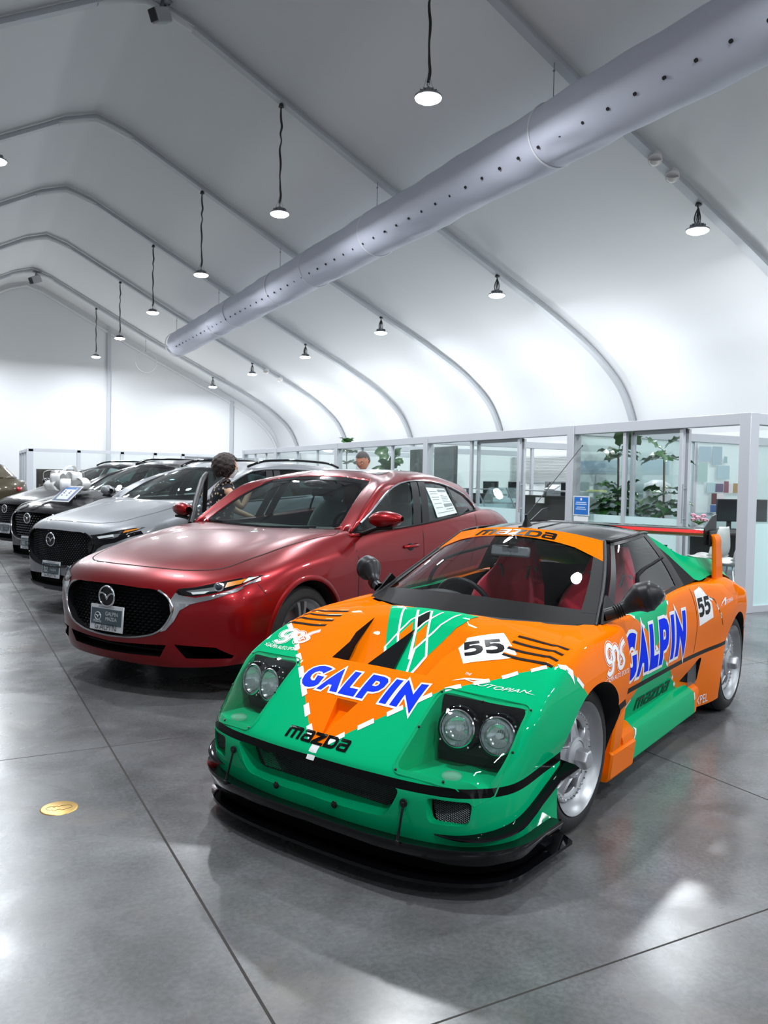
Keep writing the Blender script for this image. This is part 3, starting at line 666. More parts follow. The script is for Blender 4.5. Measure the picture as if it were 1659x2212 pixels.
# long dark counter with raised grey shelf
def counter(label, x, y0, y1):
    t = thing('reception_counter', label, 'counter', (x, (y0+y1)/2, 0)); L_ = (y1-y0)/2
    k = max(2, int((y1-y0)/1.2)); 
    for i in range(k): a = -L_+2*L_*i/k; b = -L_+2*L_*(i+1)/k; MB().b2((-.02, a+.004, 0), (.02, b-.004, 1.12)).build('front_panel', M_DKPANEL, t)
    MB().b2((-.03, -L_, 1.12), (.35, L_, 1.15)).build('worktop', M_DKPANEL, t); MB().b2((-.06, -L_, 1.225), (.26, L_, 1.25)).build('glass_shelf', M_GREYM, t, bevel=.004)
    q = -L_+.1
    while q < L_: MB().b2((.0, q-.012, 1.15), (.05, q+.012, 1.225)).build('bracket', M_GREYM, t); q += .8
    return t
counter('long dark counter with grey shelf behind the open sliding door', 9.5, 9.2, 12.5); counter('second dark counter with grey shelf behind the red sedan', 9.3, 13.0, 15.5)
cup('cream paper cup standing on the shelf nearer the sliding door', 9.45, 12.2, 1.25); cup('cream paper cup standing further left on the second counter shelf', 9.2, 13.35, 1.25)
for i, (y, l) in enumerate(((9.95, 'black monitor behind the counter, beside the printed card'), (10.9, 'narrow black monitor seen edge-on behind the counter'), (11.85, 'black monitor behind the phone'), (13.5, 'black monitor left of the first paper cup'), (14.4, 'black monitor below the tall display screen'))):
    monitor(l, 10.25, y, .95, .52, .34, R(0) if i != 1 else R(80))
    table('work_desk', ['dark work desk behind the counter at its right end', 'dark work desk behind the counter, second from the right', 'dark work desk behind the phone', 'dark work desk behind the first display screen', 'dark work desk at the far display screen'][i], 9.95, y-.42, 10.7, y+.42, .95, M_DKPANEL, mod=False)
t = thing('desk_phone', 'grey desk phone with tilted keypad on the counter shelf', 'phone', (9.4, 11.35, 1.25), R(10))
MB().box((0, 0, .05), (.18, .22, .03), (0, R(-25), 0)).build('phone_base', M_GREYM, t, bevel=.005); MB().tube(spl([(-.02, .1, .06), (0, .1, .11), (.05, .1, .13)], 4), .022, 8).build('handset', M_BLK, t, smooth=60); MB().box((.02, -.03, .075), (.09, .1, .004), (0, R(-25), 0)).build('screen', mat('lcd', (.45, .52, .50), .3), t)
tag(MB().b2((9.42, 10.2, 1.25), (9.6, 10.5, 1.28)).build('marker_tray', mat('marker_yellow', (.85, .85, .02), .5)), 'bright yellow strip lying on the counter shelf', 'strip')
t = thing('printed_card', 'white card with red line standing behind the counter', 'card', (9.62, 9.85, 1.25)); MB().b2((-.004, -.12, 0), (.004, .12, .22)).build('card', M_PAPER, t); MB().b2((-.006, -.09, .04), (-.004, .09, .055)).build('red_line', mat('red_ink', (.7, .1, .1), .6), t)
tag(MB().b2((9.38, 11.55, 1.02), (9.40, 11.78, 1.12)).build('price_card', M_PAPER), 'small white card hanging below the counter shelf', 'card')
# clipboard holder on tilted panel
t = thing('sloped_brochure_rack', 'tilted clear brochure panel fixed beside the open sliding door', 'brochure rack', (7.9, 10.9, 1.05))
MB().box((0, 0, 0), (.01, .85, .55), (0, R(30), 0)).build('clear_panel', glass('clear_plastic', (.8, .88, .9), .9, haze=.15), t)
for s in (-1, 1): MB().tube([(.14, s*.42, -.24), (-.14, s*.42, .24)], .012, 6).build('side_rail', M_GREYM, t)
# display screens on stands
def big_screen(label, x, y, w, h, z, rz):
    t = thing('display_screen', label, 'screen', (x, y, 0), rz, 'tall dark display screens')
    MB().box((0, 0, z), (.06, w, h)).build('screen_case', mat('screen_back', (.09, .10, .10), .3), t, bevel=.01); MB().box((-.032, 0, z), (.004, w-.05, h-.05)).build('screen', mat('screen_grey', (.10, .115, .115), .12), t)
    MB().b2((-.04, -.05, 0), (.04, .05, z-h/2+.1)).build('stand', M_BLK, t); MB().box((0, 0, .02), (.5, .7, .04)).build('foot', M_BLK, t)
big_screen('tall dark display screen behind the office glass, right one', 8.75, 13.85, .95, 1.0, 1.57, R(-6)); big_screen('tall dark display screen partly behind a post, left one', 8.75, 15.0, .55, 1.0, 1.54, R(-6))
t = thing('filing_box', 'dark grey storage cabinet with clipped paper behind the glass', 'cabinet', (11.4, 13.3, 0)); MB().b2((-.3, -.35, 0), (.3, .35, 1.42)).build('body', mat('cabinet_grey', (.10, .12, .13), .5), t, bevel=.01); MB().b2((-.31, -.2, 1.2), (-.302, .1, 1.36)).build('clipped_paper', M_PAPER, t)
# ---------------------------------------------------------------- fiddle-leaf ficus
M_LEAF = mat('ficus_leaf', (.028, .11, .022), .32, coat=.3, noise=(9, .5)); M_STEM = mat('ficus_stem', (.16, .11, .06), .8)
def leaf(mb, base, d, up, ln, wd, droop):
    d = Vector(d).normalized(); sd = d.cross(Vector(up)).normalized(); n_ = sd.cross(d).normalized(); rows = []
    prof = [0, .45, .72, .62, .85, 1.0, .82, .3, 0]
    for i, w in enumerate(prof):
        u = i/(len(prof)-1); c = Vector(base)+d*(ln*u)-Vector((0, 0, 1))*droop*ln*u*u
        wv = .02*math.sin(i*2.1); rows.append([c+sd*(wd*w*v)+n_*(-.22*wd*w*(1-abs(v))+wv*abs(v)) for v in (-1, -.5, 0, .5, 1)])
    mb.grid(rows)
def ficus(name_lbl, x, y, z0, seed, tiers, trunk_h, group='potted fiddle-leaf plants'):
    t = thing('potted_ficus', name_lbl, 'plant', (x, y, 0), group=group); rnd = random.Random(seed)
    MB().lathe([(0, 0), (.15, 0), (.19, .34), (.175, .34), (.16, .3), (0, .3)], n=24).build('pot', mat('pot_grey', (.5, .5, .5), .6), t, smooth=40)
    MB().tube(spl([(0, 0, .28), (.02, .01, trunk_h*.5), (-.01, 0, trunk_h)], 5), .014, 8).build('trunk', M_STEM, t, smooth=60)
    for z, k, ln, up in tiers:
        for i in range(k):
            a = rnd.uniform(0, 6.3) if k < 4 else i*2*math.pi/k+rnd.uniform(-.4, .4)
            d = (math.cos(a), math.sin(a), up+rnd.uniform(-.2, .2)); mb = MB(); b = Vector((.0, 0, z+rnd.uniform(-.05, .05)))
            s_ = b+Vector(d).normalized()*.06; mb.tube([b, s_], .005, 5); leaf(mb, s_, d, (rnd.uniform(-.5, .5), rnd.uniform(-.5, .5), 1), ln*rnd.uniform(.9, 1.3), ln*.42, rnd.uniform(.05, .6))
            mb.build('leaf', M_LEAF, t, smooth=60)
    return t
ficus('tall fiddle-leaf ficus filling the left pane of the corner office', 8.06, 8.36, 0, 5, [(.75, 6, .26, -.1), (.9, 7, .27, 0), (1.02, 8, .28, .1), (1.12, 8, .27, .1), (1.22, 7, .26, .3), (1.32, 6, .24, .5), (1.78, 6, .30, .35), (1.82, 3, .3, 1.0)], 1.8)
ficus('second tall ficus standing behind the middle pane of the corner office', 8.38, 7.85, 0, 12, [(.85, 5, .26, -.1), (1.05, 7, .28, 0), (1.15, 7, .27, .1), (1.25, 5, .24, .4), (1.75, 6, .28, .2), (1.85, 3, .27, 1.0)], 1.8)
ficus('ficus with upright leaves behind the red sedan roof, beside the man', 8.55, 15.9, 0, 21, [(1.2, 6, .34, .2), (1.4, 7, .38, .4), (1.55, 5, .40, .9), (1.7, 3, .45, 1.8)], 1.7)
ficus('distant ficus whose top shows above the far office rail', 9.3, 19.6, 0, 33, [(1.8, 5, .3, .2), (2.1, 7, .28, .6), (2.3, 5, .25, 1.2)], 2.3)
# white bundled cushion bag and printer on the side desk
t = thing('plastic_wrapped_seat', 'pale plastic-wrapped seat back standing behind the ficus', 'wrapped seat', (8.95, 8.15+.0, 0), R(20)); t.location = (8.95, 8.5, 0)
rows = []
for i in range(13):
    z = .75+.70*i/12; r = .25*(1-.15*(i/12)**3)*(1 if i < 12 else .4); rows.append([(r*1.25*math.cos(a)*(1+.03*math.sin(a*7+i)), r*.7*math.sin(a), z) for a in np.linspace(0, 2*math.pi, 25)])
MB().grid(rows).build('plastic_wrap', mat('wrap_pale', (.55, .58, .60), .35, coat=.4, bump=(14, .5)), t, smooth=60); MB().b2((-.2, -.15, .0), (.2, .15, .75)).build('pedestal', M_DKPANEL, t)
t = thing('cordless_lamp', 'white rounded task lamp beside the wrapped seat', 'lamp', (11.2, 8.1, .75)); MB().lathe([(0, 0), (.07, 0), (.07, .02), (.02, .03), (.02, .2), (.10, .26), (.12, .38), (.09, .47), (0, .5)], n=20).build('shade', M_WHITE, t, smooth=60); MB().lathe([(.075, -.0), (.08, .012), (0, .014)], n=20).build('base', M_GREYM, t)
# stationery in the pen tray
for i, (c_, l) in enumerate((((.8, .75, .02), 'yellow marker in the desk tray'), ((.05, .5, .15), 'green marker in the desk tray'), ((.75, .05, .35), 'pink marker in the desk tray'))):
    o = MB().cyl((10.35+.06*i, 7.72, .75), (10.36+.06*i, 7.72, .92), .010, n=8).build('marker_pen', mat('pen%d' % i, c_, .4)); tag(o, l, 'marker', 'markers in the desk tray')
# chair leg entering at the right edge
t = thing('cantilever_chair', 'chrome tube chair leg entering at the right picture edge', 'chair', (6.25, 4.25, 0), R(200))
chs = mat('chrome', (.75, .76, .78), .12, 1.0)
for s in (-1, 1): MB().tube(spl([(.22, s*.24, .66), (.24, s*.24, .2), (.2, s*.24, .02), (-.25, s*.24, .012), (-.28, s*.24, .02)], 5), .011, 8).build('leg_tube', chs, t, smooth=60)
MB().box((0, 0, .46), (.46, .46, .05)).build('seat', M_BLK, t, bevel=.02); MB().box((-.22, 0, .72), (.04, .44, .34)).build('backrest', M_BLK, t, bevel=.02); MB().tube([(-.22, -.2, .47), (-.22, -.2, .8)], .01).build('back_tube', chs, t)
# ---------------------------------------------------------------- far glass office at the back left
def far_office():
    t = thing('far_glass_office', 'distant glazed office with dark furniture behind the parked cars at the left', 'office')
    y = 30.0; xs = [2.45, 4.0, 5.45, 6.6, 7.6]
    for x in xs: MB().b2((x-.06 if x > 2.5 else x-.1, y-.06, 0), (x+.06 if x > 2.5 else x+.1, y+.06, 2.2)).build('post', M_FRAME, t)
    MB().b2((2.4, y-.06, 2.12), (10.5, y+.06, 2.22)).build('top_rail', M_FRAME, t)
    for a, b in zip(xs, xs[1:]): MB().b2((a, y-.005, 0), (b, y+.005, 2.12)).build('glass_pane', M_GLS, t)
    for yy in (30.9, 31.8, 32.8, 34): MB().b2((2.4, yy-.05, 0), (2.5, yy+.05, 2.2)).build('post', M_FRAME, t)
    MB().b2((2.4, 30, 2.12), (2.5, 34, 2.22)).build('top_rail', M_FRAME, t); MB().b2((2.44, 30.1, 0), (2.46, 34, 2.12)).build('glass_pane', M_GLS, t)
far_office()
tag(MB().b2((2.9, 32.6, 0), (5.0, 32.9, 1.55)).build('dark_screen_wall', mat('brown_panel', (.05, .04, .035), .6)), 'dark brown low screen inside the distant office', 'screen')
tag(MB().b2((2.9, 31.2, 0), (5.2, 31.9, 1.0)).build('dark_cabinet', M_DKPANEL, bevel=.02), 'dark low cabinet in front of the brown screen in the distant office', 'cabinet')
tag(MB().b2((7.7, 30.1, 0), (12.6, 30.2, 2.15)).build('white_screen_wall', M_WHITE), 'plain white low wall right of the distant office', 'wall panel')
# ================================================================= the green and orange racing coupe
F4O = (1.89106, 2.99574, 0.0); F4R = R(204.647)
C_OR = (.86, .170, .001); C_GR = (.001, .41, .165)
M_OR = mat('paint_orange', C_OR, .45, coat=.38, cr=.02, spec=.0); M_GR = mat('paint_green', C_GR, .45, coat=.38, cr=.02, spec=.0)
M_GB = mat('gloss_black', (.003, .003, .004), .06, spec=.35); M_SB = mat('satin_black', (.010, .010, .011), .42, spec=.3)
M_MB = mat('matte_black', (.006, .006, .007), .8, spec=.15); M_WV = mat('white_vinyl', (.86, .87, .87), .4, spec=.3); M_KV = mat('black_vinyl', (.005, .005, .005), .25, spec=.05)
M_TYRE = mat('tyre_rubber', (.013, .013, .014), .62, bump=(60, .15)); M_RIM = mat('wheel_silver', (.50, .51, .53), .34, .75); M_RIMP = mat('rim_polished', (.72, .73, .75), .14, 1.0)
M_CHR = mat('chrome', (.75, .76, .78), .12, 1.0); M_WELL = mat('wheel_well_dark', (.008, .008, .009), .9)
racer = thing('race_car', 'green and orange sports coupe with white 55 roundels, black splitter and rear wing', 'car', F4O, F4R)
FB = [
 [(.81,0,.15),(.805,.25,.15),(.77,.47,.15),(.70,.61,.15),(.58,.68,.15),(.40,.69,.15),(.15,.69,.15),(-.15,.66,.14),(-.45,.58,.14),(-.9,.555,.14),(-1.35,.555,.14),(-1.65,.60,.13),(-1.95,.665,.13),(-2.27,.69,.15),(-2.55,.68,.17),(-2.78,.60,.18),(-2.85,.35,.18),(-2.86,0,.18)],
 [(.835,0,.235),(.83,.25,.235),(.795,.47,.235),(.725,.615,.235),(.60,.69,.235),(.40,.70,.24),(.15,.705,.24),(-.15,.68,.25),(-.45,.60,.25),(-.9,.575,.25),(-1.35,.575,.25),(-1.65,.625,.25),(-1.95,.69,.25),(-2.27,.71,.25),(-2.55,.70,.26),(-2.79,.61,.27),(-2.86,.35,.27),(-2.88,0,.27)],
 [(.838,0,.345),(.833,.25,.345),(.80,.47,.343),(.735,.61,.343),(.61,.69,.345),(.40,.705,.365),(.15,.712,.395),(-.15,.71,.42),(-.45,.68,.445),(-.9,.645,.45),(-1.35,.64,.45),(-1.65,.66,.45),(-1.95,.70,.45),(-2.27,.72,.455),(-2.55,.71,.46),(-2.80,.62,.46),(-2.88,.35,.46),(-2.9,0,.46)],
 [(.825,0,.372),(.82,.25,.372),(.79,.465,.370),(.725,.605,.370),(.605,.685,.372),(.40,.70,.392),(.15,.708,.422),(-.15,.706,.447),(-.45,.676,.468),(-.9,.645,.472),(-1.35,.64,.472),(-1.65,.66,.472),(-1.95,.70,.472),(-2.27,.72,.478),(-2.55,.71,.484),(-2.80,.62,.484),(-2.88,.35,.484),(-2.9,0,.484)],
 [(.815,0,.388),(.81,.25,.389),(.778,.45,.390),(.718,.60,.390),(.60,.687,.395),(.40,.712,.43),(.15,.722,.47),(-.15,.718,.50),(-.45,.688,.52),(-.9,.655,.53),(-1.35,.65,.54),(-1.65,.67,.55),(-1.95,.715,.56),(-2.27,.735,.57),(-2.55,.72,.57),(-2.8,.63,.56),(-2.87,.35,.56),(-2.89,0,.56)],
 [(.70,0,.478),(.695,.25,.48),(.675,.42,.484),(.625,.59,.475),(.545,.695,.485),(.39,.715,.52),(.15,.728,.58),(-.15,.722,.62),(-.45,.69,.64),(-.9,.655,.64),(-1.35,.655,.65),(-1.65,.68,.65),(-1.95,.725,.66),(-2.27,.745,.67),(-2.55,.72,.65),(-2.78,.63,.63),(-2.85,.35,.63),(-2.87,0,.63)],
 [(.545,0,.586),(.54,.25,.588),(.525,.37,.600),(.50,.56,.578),(.465,.685,.582),(.37,.695,.630),(.15,.688,.708),(-.15,.676,.748),(-.45,.655,.760),(-.9,.632,.782),(-1.35,.628,.812),(-1.65,.645,.81),(-1.95,.69,.79),(-2.27,.71,.765),(-2.55,.69,.72),(-2.75,.62,.70),(-2.82,.35,.70),(-2.84,0,.70)],
 [(.36,0,.670),(.355,.23,.672),(.345,.36,.682),(.33,.50,.672),(.31,.61,.682),(.25,.628,.708),(.08,.615,.745),(-.15,.61,.762),(-.45,.60,.772),(-.9,.585,.795),(-1.35,.575,.828),(-1.65,.58,.822),(-1.95,.60,.81),(-2.27,.60,.79),(-2.5,.58,.76),(-2.65,.52,.74),(-2.72,.3,.74),(-2.73,0,.74)],
 [(.15,0,.758),(.145,.22,.757),(.14,.35,.753),(.12,.47,.750),(.08,.54,.752),(.0,.55,.760),(-.1,.52,.768),(-.25,.5,.775),(-.5,.48,.78),(-.9,.45,.79),(-1.3,.42,.80),(-1.65,.42,.80),(-1.95,.42,.80),(-2.25,.4,.79),(-2.4,.35,.78),(-2.5,.3,.77),(-2.52,.18,.77),(-2.54,0,.77)],
 [(.0,0,.793),(-.02,0,.793),(-.04,0,.793),(-.06,0,.793),(-.09,0,.793),(-.13,0,.793),(-.2,0,.79),(-.3,0,.785),(-.5,0,.78),(-.9,0,.79),(-1.3,0,.80),(-1.65,0,.80),(-1.95,0,.80),(-2.15,0,.79),(-2.25,0,.78),(-2.3,0,.78),(-2.32,0,.78),(-2.34,0,.78)]]
# the front fender ends in a sharp step ahead of the door
for _r in FB:
    a_, b_ = _r[8], _r[9]; z9 = a_[2]+(b_[2]-a_[2])*.1; side = a_[1] > .57 and a_[2] < .77
    _r[8] = (-.332, a_[1]+(.026 if side else 0), a_[2]); _r.insert(9, (-.345, (b_[1]+.006 if side else b_[1]+(a_[1]-b_[1])*.85), z9))
def rear_k(x): return float(np.interp(-x, (1.5, 1.95, 2.27, 2.55, 2.8), (1, .95, .90, .885, .875)))
for _r in FB: _r[:] = [(x, y*rear_k(x) if y > .5 else y, z) for x, y, z in _r]
def f40_body():
    S = surf(FB, [3, 3, 1, 2, 5, 6, 6, 5, 3], [7]*8+[1]+[7]*9, si=(2, 3), sj=(8, 9))
    mb = MB(); ni, nj = S.shape[:2]; rows = [[tuple(p) for p in r] for r in S]
    mats = []
    for i in range(ni-1):
        for j in range(nj-1):
            pass
    mb.grid(rows)
    # belt strip rows -> black
    for k in range(len(mb.f)):
        i = k//(nj-1)
        if 6 <= i < 7: mb.m[k] = 2
    # bottom cap strips to the centreline
    bot = rows[0]; cap = [[(p[0], 0, p[2]) for p in bot], bot]; mb.grid(cap, mi=3)
    mb.mirror()
    return mb
body = f40_body().build('body_shell', [M_OR, M_GR, M_KV, M_WELL], racer, smooth=30, weld=1e-4)
def cutter(mb, ms): o = mb.build('cutter', ms); return o
def poly_loft(mb, A, B, mi=0, capA=True, capB=True, mib=None):
    n_ = len(A); mb.add(list(A)+list(B), [(i, (i+1) % n_, n_+(i+1) % n_, n_+i) for i in range(n_)], mi)
    mb.add(list(A), [tuple(range(n_-1, -1, -1))], mi); mb.add(list(B), [tuple(range(n_))], mib if mib is not None else mi)
def round_poly(pts, r, n=4):
    """2-D polygon with rounded corners"""
    out = []; k = len(pts)
    for i in range(k):
        p = Vector(pts[i]); a = Vector(pts[i-1]); b = Vector(pts[(i+1) % k]); da = (a-p); db = (b-p)
        rr = min(r, da.length*.45, db.length*.45); s = p+da.normalized()*rr; e = p+db.normalized()*rr
        for q in range(n+1):
            u = q/n; out.append(tuple(s*(1-u)**2+p*2*u*(1-u)+e*u*u))
    return out
HLP = [(.795, .345), (.762, .525), (.702, .640), (.60, .662), (.462, .664), (.520, .352)]   # headlight recess outline in plan
DUCT_FLOOR = [(.452, .635, .105), (.40, .657, .092), (.34, .682, .076), (.276, .706, .056), (.22, .729, .034), (.17, .749, .014), (.13, .768, -.002), (.10, .79, -.02)]
def duct_z(q, v): x, z, d = DUCT_FLOOR[q]; return z-d*(.28+.72*abs(v)**1.6)
def f40_cuts():
    cs = []
    for s in (-1, 1):
        for x, r in ((.005, .306), (-2.25, .312)):
            mb = MB(); mb.cyl((x, s*.36, .295), (x, s*.95, .295), r, n=56); cs.append(cutter(mb, M_WELL))
        # headlight bucket: straight-sided pocket with a sloping floor
        pl = round_poly([(x, y) for x, y in HLP], .03, 4)
        if s < 0: pl = [(x, -y) for x, y in pl][::-1]
        A = [(x, y, .30+.02*(.79-x)) for x, y in pl]; A = [(x*.97+.02, y, max(.36, .375-.04*(.79-x))) for x, y, z in A]
        B = [(x, y, .95) for x, y in pl]; mb = MB(); poly_loft(mb, A, B); cs.append(cutter(mb, M_GR))
        # side grille pocket
        a = [Vector((.768, .480, .330)), Vector((.728, .612, .334)), Vector((.735, .600, .258)), Vector((.766, .484, .252))]; c = sum(a, Vector())/4
        d = Vector((.93, .33, .02)).normalized(); big = [c+(p-c)*1.42+d*.18 for p in a]; big[3] = big[3]+Vector((.0, -.05, 0)); big[0] = big[0]+Vector((0, -.05, 0))
        def rr(ps):
            ux = (ps[1]-ps[0]).normalized(); uy = (ps[0]-ps[3]).normalized(); o = ps[3]
            q = [((p-o).dot(ux), (p-o).dot(uy)) for p in ps]; q = round_poly(q, .022, 3); return [o+ux*u+uy*v for u, v in q]
        A = rr(a); B = rr(big)
        if s < 0: A = [Vector((p.x, -p.y, p.z)) for p in A]; B = [Vector((p.x, -p.y, p.z)) for p in B]
        mb = MB(); poly_loft(mb, A, B, 0, mib=0); cs.append(cutter(mb, M_GR))
        dd = Vector((d.x, s*d.y, d.z)); mb = MB(); poly_loft(mb, [p-dd*.07 for p in A], [p+dd*.001 for p in A]); cs.append(cutter(mb, M_MB))
    # main grille pocket
    q = round_poly([(-.362, .336), (.362, .336), (.312, .250), (-.312, .250)], .03, 4); Q = round_poly([(-.46, .372), (.46, .372), (.37, .20), (-.37, .20)], .045, 4)
    A = [(.772-.10*abs(y)**2*1.0, y, z) for y, z in q]; B = [(1.0-.1*abs(y)**2, y, z) for y, z in Q]; mb = MB(); poly_loft(mb, A, B); cs.append(cutter(mb, M_GR))
    mb = MB(); poly_loft(mb, [(x-.075, y, z) for x, y, z in A], [(x+.001, y, z) for x, y, z in A]); cs.append(cutter(mb, M_MB))
    # hood outlet: one deep ramp, floor painted, side walls black
    k = len(DUCT_FLOOR); mb = MB()
    def hw(x): return .232+.02*(x < .3)
    for s in (-1, 1):
        lo = [(d_[0], s*hw(d_[0]), duct_z(q, 1)) for q, d_ in enumerate(DUCT_FLOOR)]; hi = [(d_[0], s*hw(d_[0]), .98) for d_ in DUCT_FLOOR]
        mb.grid([lo, hi], mi=1)
    ny = 9
    mb.grid([[(d_[0], hw(d_[0])*v, duct_z(q, v)) for q, d_ in enumerate(DUCT_FLOOR)] for v in np.linspace(-1, 1, ny)], mi=0)
    mb.grid([[(d_[0], hw(d_[0])*v, .98) for d_ in DUCT_FLOOR] for v in np.linspace(-1, 1, ny)], mi=0)
    for q in (0, -1):
        x = DUCT_FLOOR[q][0]; mb.grid([[(x, hw(x)*v, duct_z(q, v)) for v in np.linspace(-1, 1, ny)], [(x, hw(x)*v, .98) for v in np.linspace(-1, 1, ny)]], mi=1 if q == 0 else 0)
    cs.append(cutter(mb, [M_OR, M_MB]))
    # small nose scoop
    A = [(.655, .0+.05, .495), (.655, -.045, .495), (.76, -.002, .43)]
    mb = MB(); poly_loft(mb, [(.63, .052, .485), (.63, -.048, .485), (.765, -.004, .420)], [(.63, .052, .70), (.63, -.048, .70), (.765, -.004, .70)]); cs.append(cutter(mb, M_OR))
    # cockpit
    pl = [(-.02, .28), (-.20, .54), (-.32, .575), (-.9, .56), (-1.40, .55), (-1.42, .3)]; pl = pl+[(x, -y) for x, y in reversed(pl)]
    mb = MB(); poly_loft(mb, [(x, y, .22) for x, y in pl][::-1], [(x, y, 1.0) for x, y in pl][::-1]); cs.append(cutter(mb, M_MB))
    # side intake openings in the rear quarters
    for s in (-1, 1):
        a = round_poly([(-1.36, .335), (-1.56, .432), (-1.60, .430), (-1.605, .30), (-1.57, .288)], .012, 2)
        A = [(x, s*.60, z) for x, z in a]; B = [(x, s*.85, z) for x, z in a]
        mb = MB(); poly_loft(mb, A, B, 0); cs.append(cutter(mb, M_MB))
    boolean(body, cs)
f40_cuts()
# ---- livery: cut the body skin along straight colour borders, then assign paint
def paint_regions(o, regions, base=0):
    """regions: (test(c)->bool limiting faces, polygon edges as (p,n) planes, inside(c)->material index or None)"""
    bm = bmesh.new(); bm.from_mesh(o.data)
    for planes, _ in regions:
        for lim, co, no in planes:
            fs = [f for f in bm.faces if lim(f.calc_center_median()) and f.material_index == base]
            es = {e for f in fs for e in f.edges}; vs = {v for f in fs for v in f.verts}
            bmesh.ops.bisect_plane(bm, geom=list(vs)+list(es)+fs, plane_co=co, plane_no=no, dist=1e-5)
    for f in bm.faces:
        if f.material_index != base: continue
        c = f.calc_center_median()
        for _, ins in regions:
            k = ins(c, f.normal)
            if k is not None: f.material_index = k; break
    bm.to_mesh(o.data); bm.free(); o.data.polygons.foreach_set('use_smooth', [True]*len(o.data.polygons)); o.data.set_sharp_from_angle(angle=R(32))
def vline(a, b):
    """vertical plane through two plan points"""
    d = Vector((b[0]-a[0], b[1]-a[1], 0)); return Vector((a[0], a[1], 0)), Vector((-d.y, d.x, 0)).normalized()
def sline(a, b):
    """plane along y through two (x,z) points"""
    d = Vector((b[0]-a[0], 0, b[1]-a[1])); return Vector((a[0], 0, a[1])), Vector((-d.z, 0, d.x)).normalized()
def inpoly(p, poly):
    c = False; k = len(poly)
    for i in range(k):
        a, b = poly[i], poly[i-1]
        if (a[1] > p[1]) != (b[1] > p[1]) and p[0] < (b[0]-a[0])*(p[1]-a[1])/(b[1]-a[1])+a[0]: c = not c
    return c
VPTS = [(.818, 0), (.476, .398), (.338, .545), (.30, .622), (.224, .69)]
vp = []
for s in (-1, 1):
    for a, b in zip(VPTS, VPTS[1:]):
        x0, x1 = min(a[0], b[0])-.02, max(a[0], b[0])+.02
        co, no = vline((a[0], s*a[1]), (b[0], s*b[1])); vp.append((lambda c, s=s, x0=x0, x1=x1: c.x > x0 and c.x < x1 and c.y*s > -.02 and c.z > .35, co, no))
    co, no = sline((.224, .69), (.118, .575)); vp.append((lambda c, s=s: .08 < c.x < .30 and c.y*s > .66 and c.z > .5, co, no))
def in_front(c, n):
    y = abs(c.y)
    if c.x < .10: return None
    if c.z < .374 and c.x > .1: return 1
    if y > .66 and c.z < .70 and c.x > .11 and (c.z < .69-.0+(c.x-.224)*1.085): return 1
    if c.x > .224:
        for a, b in zip(VPTS, VPTS[1:]):
            if b[0] <= c.x <= a[0] and y > a[1]+(b[1]-a[1])*(a[0]-c.x)/(a[0]-b[0]): return 1
        if c.x > .818: return 1
    if y > .69 and c.x > .224: return 1
    return None
HG1 = [(-.534, .80), (-.705, .701), (-.825, .600), (-1.175, .40), (-1.40, .27), (-1.56, .19), (-1.62, .12)]
HG2 = [(-1.069, .83), (-.976, .719), (-.825, .600), (-.690, .495), (-.64, .466), (-.50, .30), (-.42, .12)]
hp = []
for s in (-1, 1):
    for L_ in (HG1, HG2):
        for a, b in zip(L_, L_[1:]):
            x0, x1 = min(a[0], b[0])-.015, max(a[0], b[0])+.015; z0, z1 = min(a[1], b[1])-.012, max(a[1], b[1])+.012
            co, no = sline(a, b); hp.append((lambda c, s=s, x0=x0, x1=x1, z0=z0, z1=z1: x0-.03 < c.x < x1+.03 and c.y*s > .5 and z0-.02 < c.z < z1+.02, co, no))
def lineat(L_, z):
    for a, b in zip(L_, L_[1:]):
        if b[1] <= z <= a[1]: return a[0]+(b[0]-a[0])*(a[1]-z)/(a[1]-b[1])
    return None
def in_side(c, n):
    if abs(c.y) < .5 or not -1.7 < c.x < -.38: return None
    a = lineat(HG1, c.z); b = lineat(HG2, c.z)
    if a is None or b is None: return None
    if c.z > .600: return 1 if b < c.x < a else None
    return 1 if a < c.x < b else None
paint_regions(body, [(vp, in_front), (hp, in_side)])
BV_BODY = bvh_of(body)
# ---- white dashes along the borders
def dash(parent, bvh, pts, w, mode, m=M_WV, nm='border_dash'):
    a, b = Vector(pts[0]), Vector(pts[1]); d = (b-a).normalized(); n_ = Vector((-d.y, d.x)); q = [a+n_*w/2, b+n_*w/2, b-n_*w/2, a-n_*w/2]
    if mode == 'top': return decal(nm, [[tuple(p) for p in q]], lambda u, v: (u, v, 1.6), bvh, (0, 0, -1), m, parent, cell=.02)
    s = mode; return decal(nm, [[tuple(p) for p in q]], lambda u, v: (u, s*1.2, v), bvh, (0, -s, 0), m, parent, cell=.02)
def along(pts, t0, t1):
    """point pairs along a polyline by arc length"""
    L_ = [0]
    for a, b in zip(pts, pts[1:]): L_.append(L_[-1]+math.dist(a, b))
    def at(t):
        for i in range(len(pts)-1):
            if t <= L_[i+1] or i == len(pts)-2:
                u = (t-L_[i])/(L_[i+1]-L_[i]); return tuple(pts[i][k]+(pts[i+1][k]-pts[i][k])*u for k in (0, 1))
    return at(t0), at(t1)
for s in (-1, 1):
    P_ = [(x, s*y) for x, y in VPTS]; t = .055
    while t < .98:
        dash(racer, BV_BODY, along(P_, t, t+.058), .020, 'top'); t += .1035
dash(racer, BV_BODY, ((.832, 0), (.795, 0)), .036, 'top')
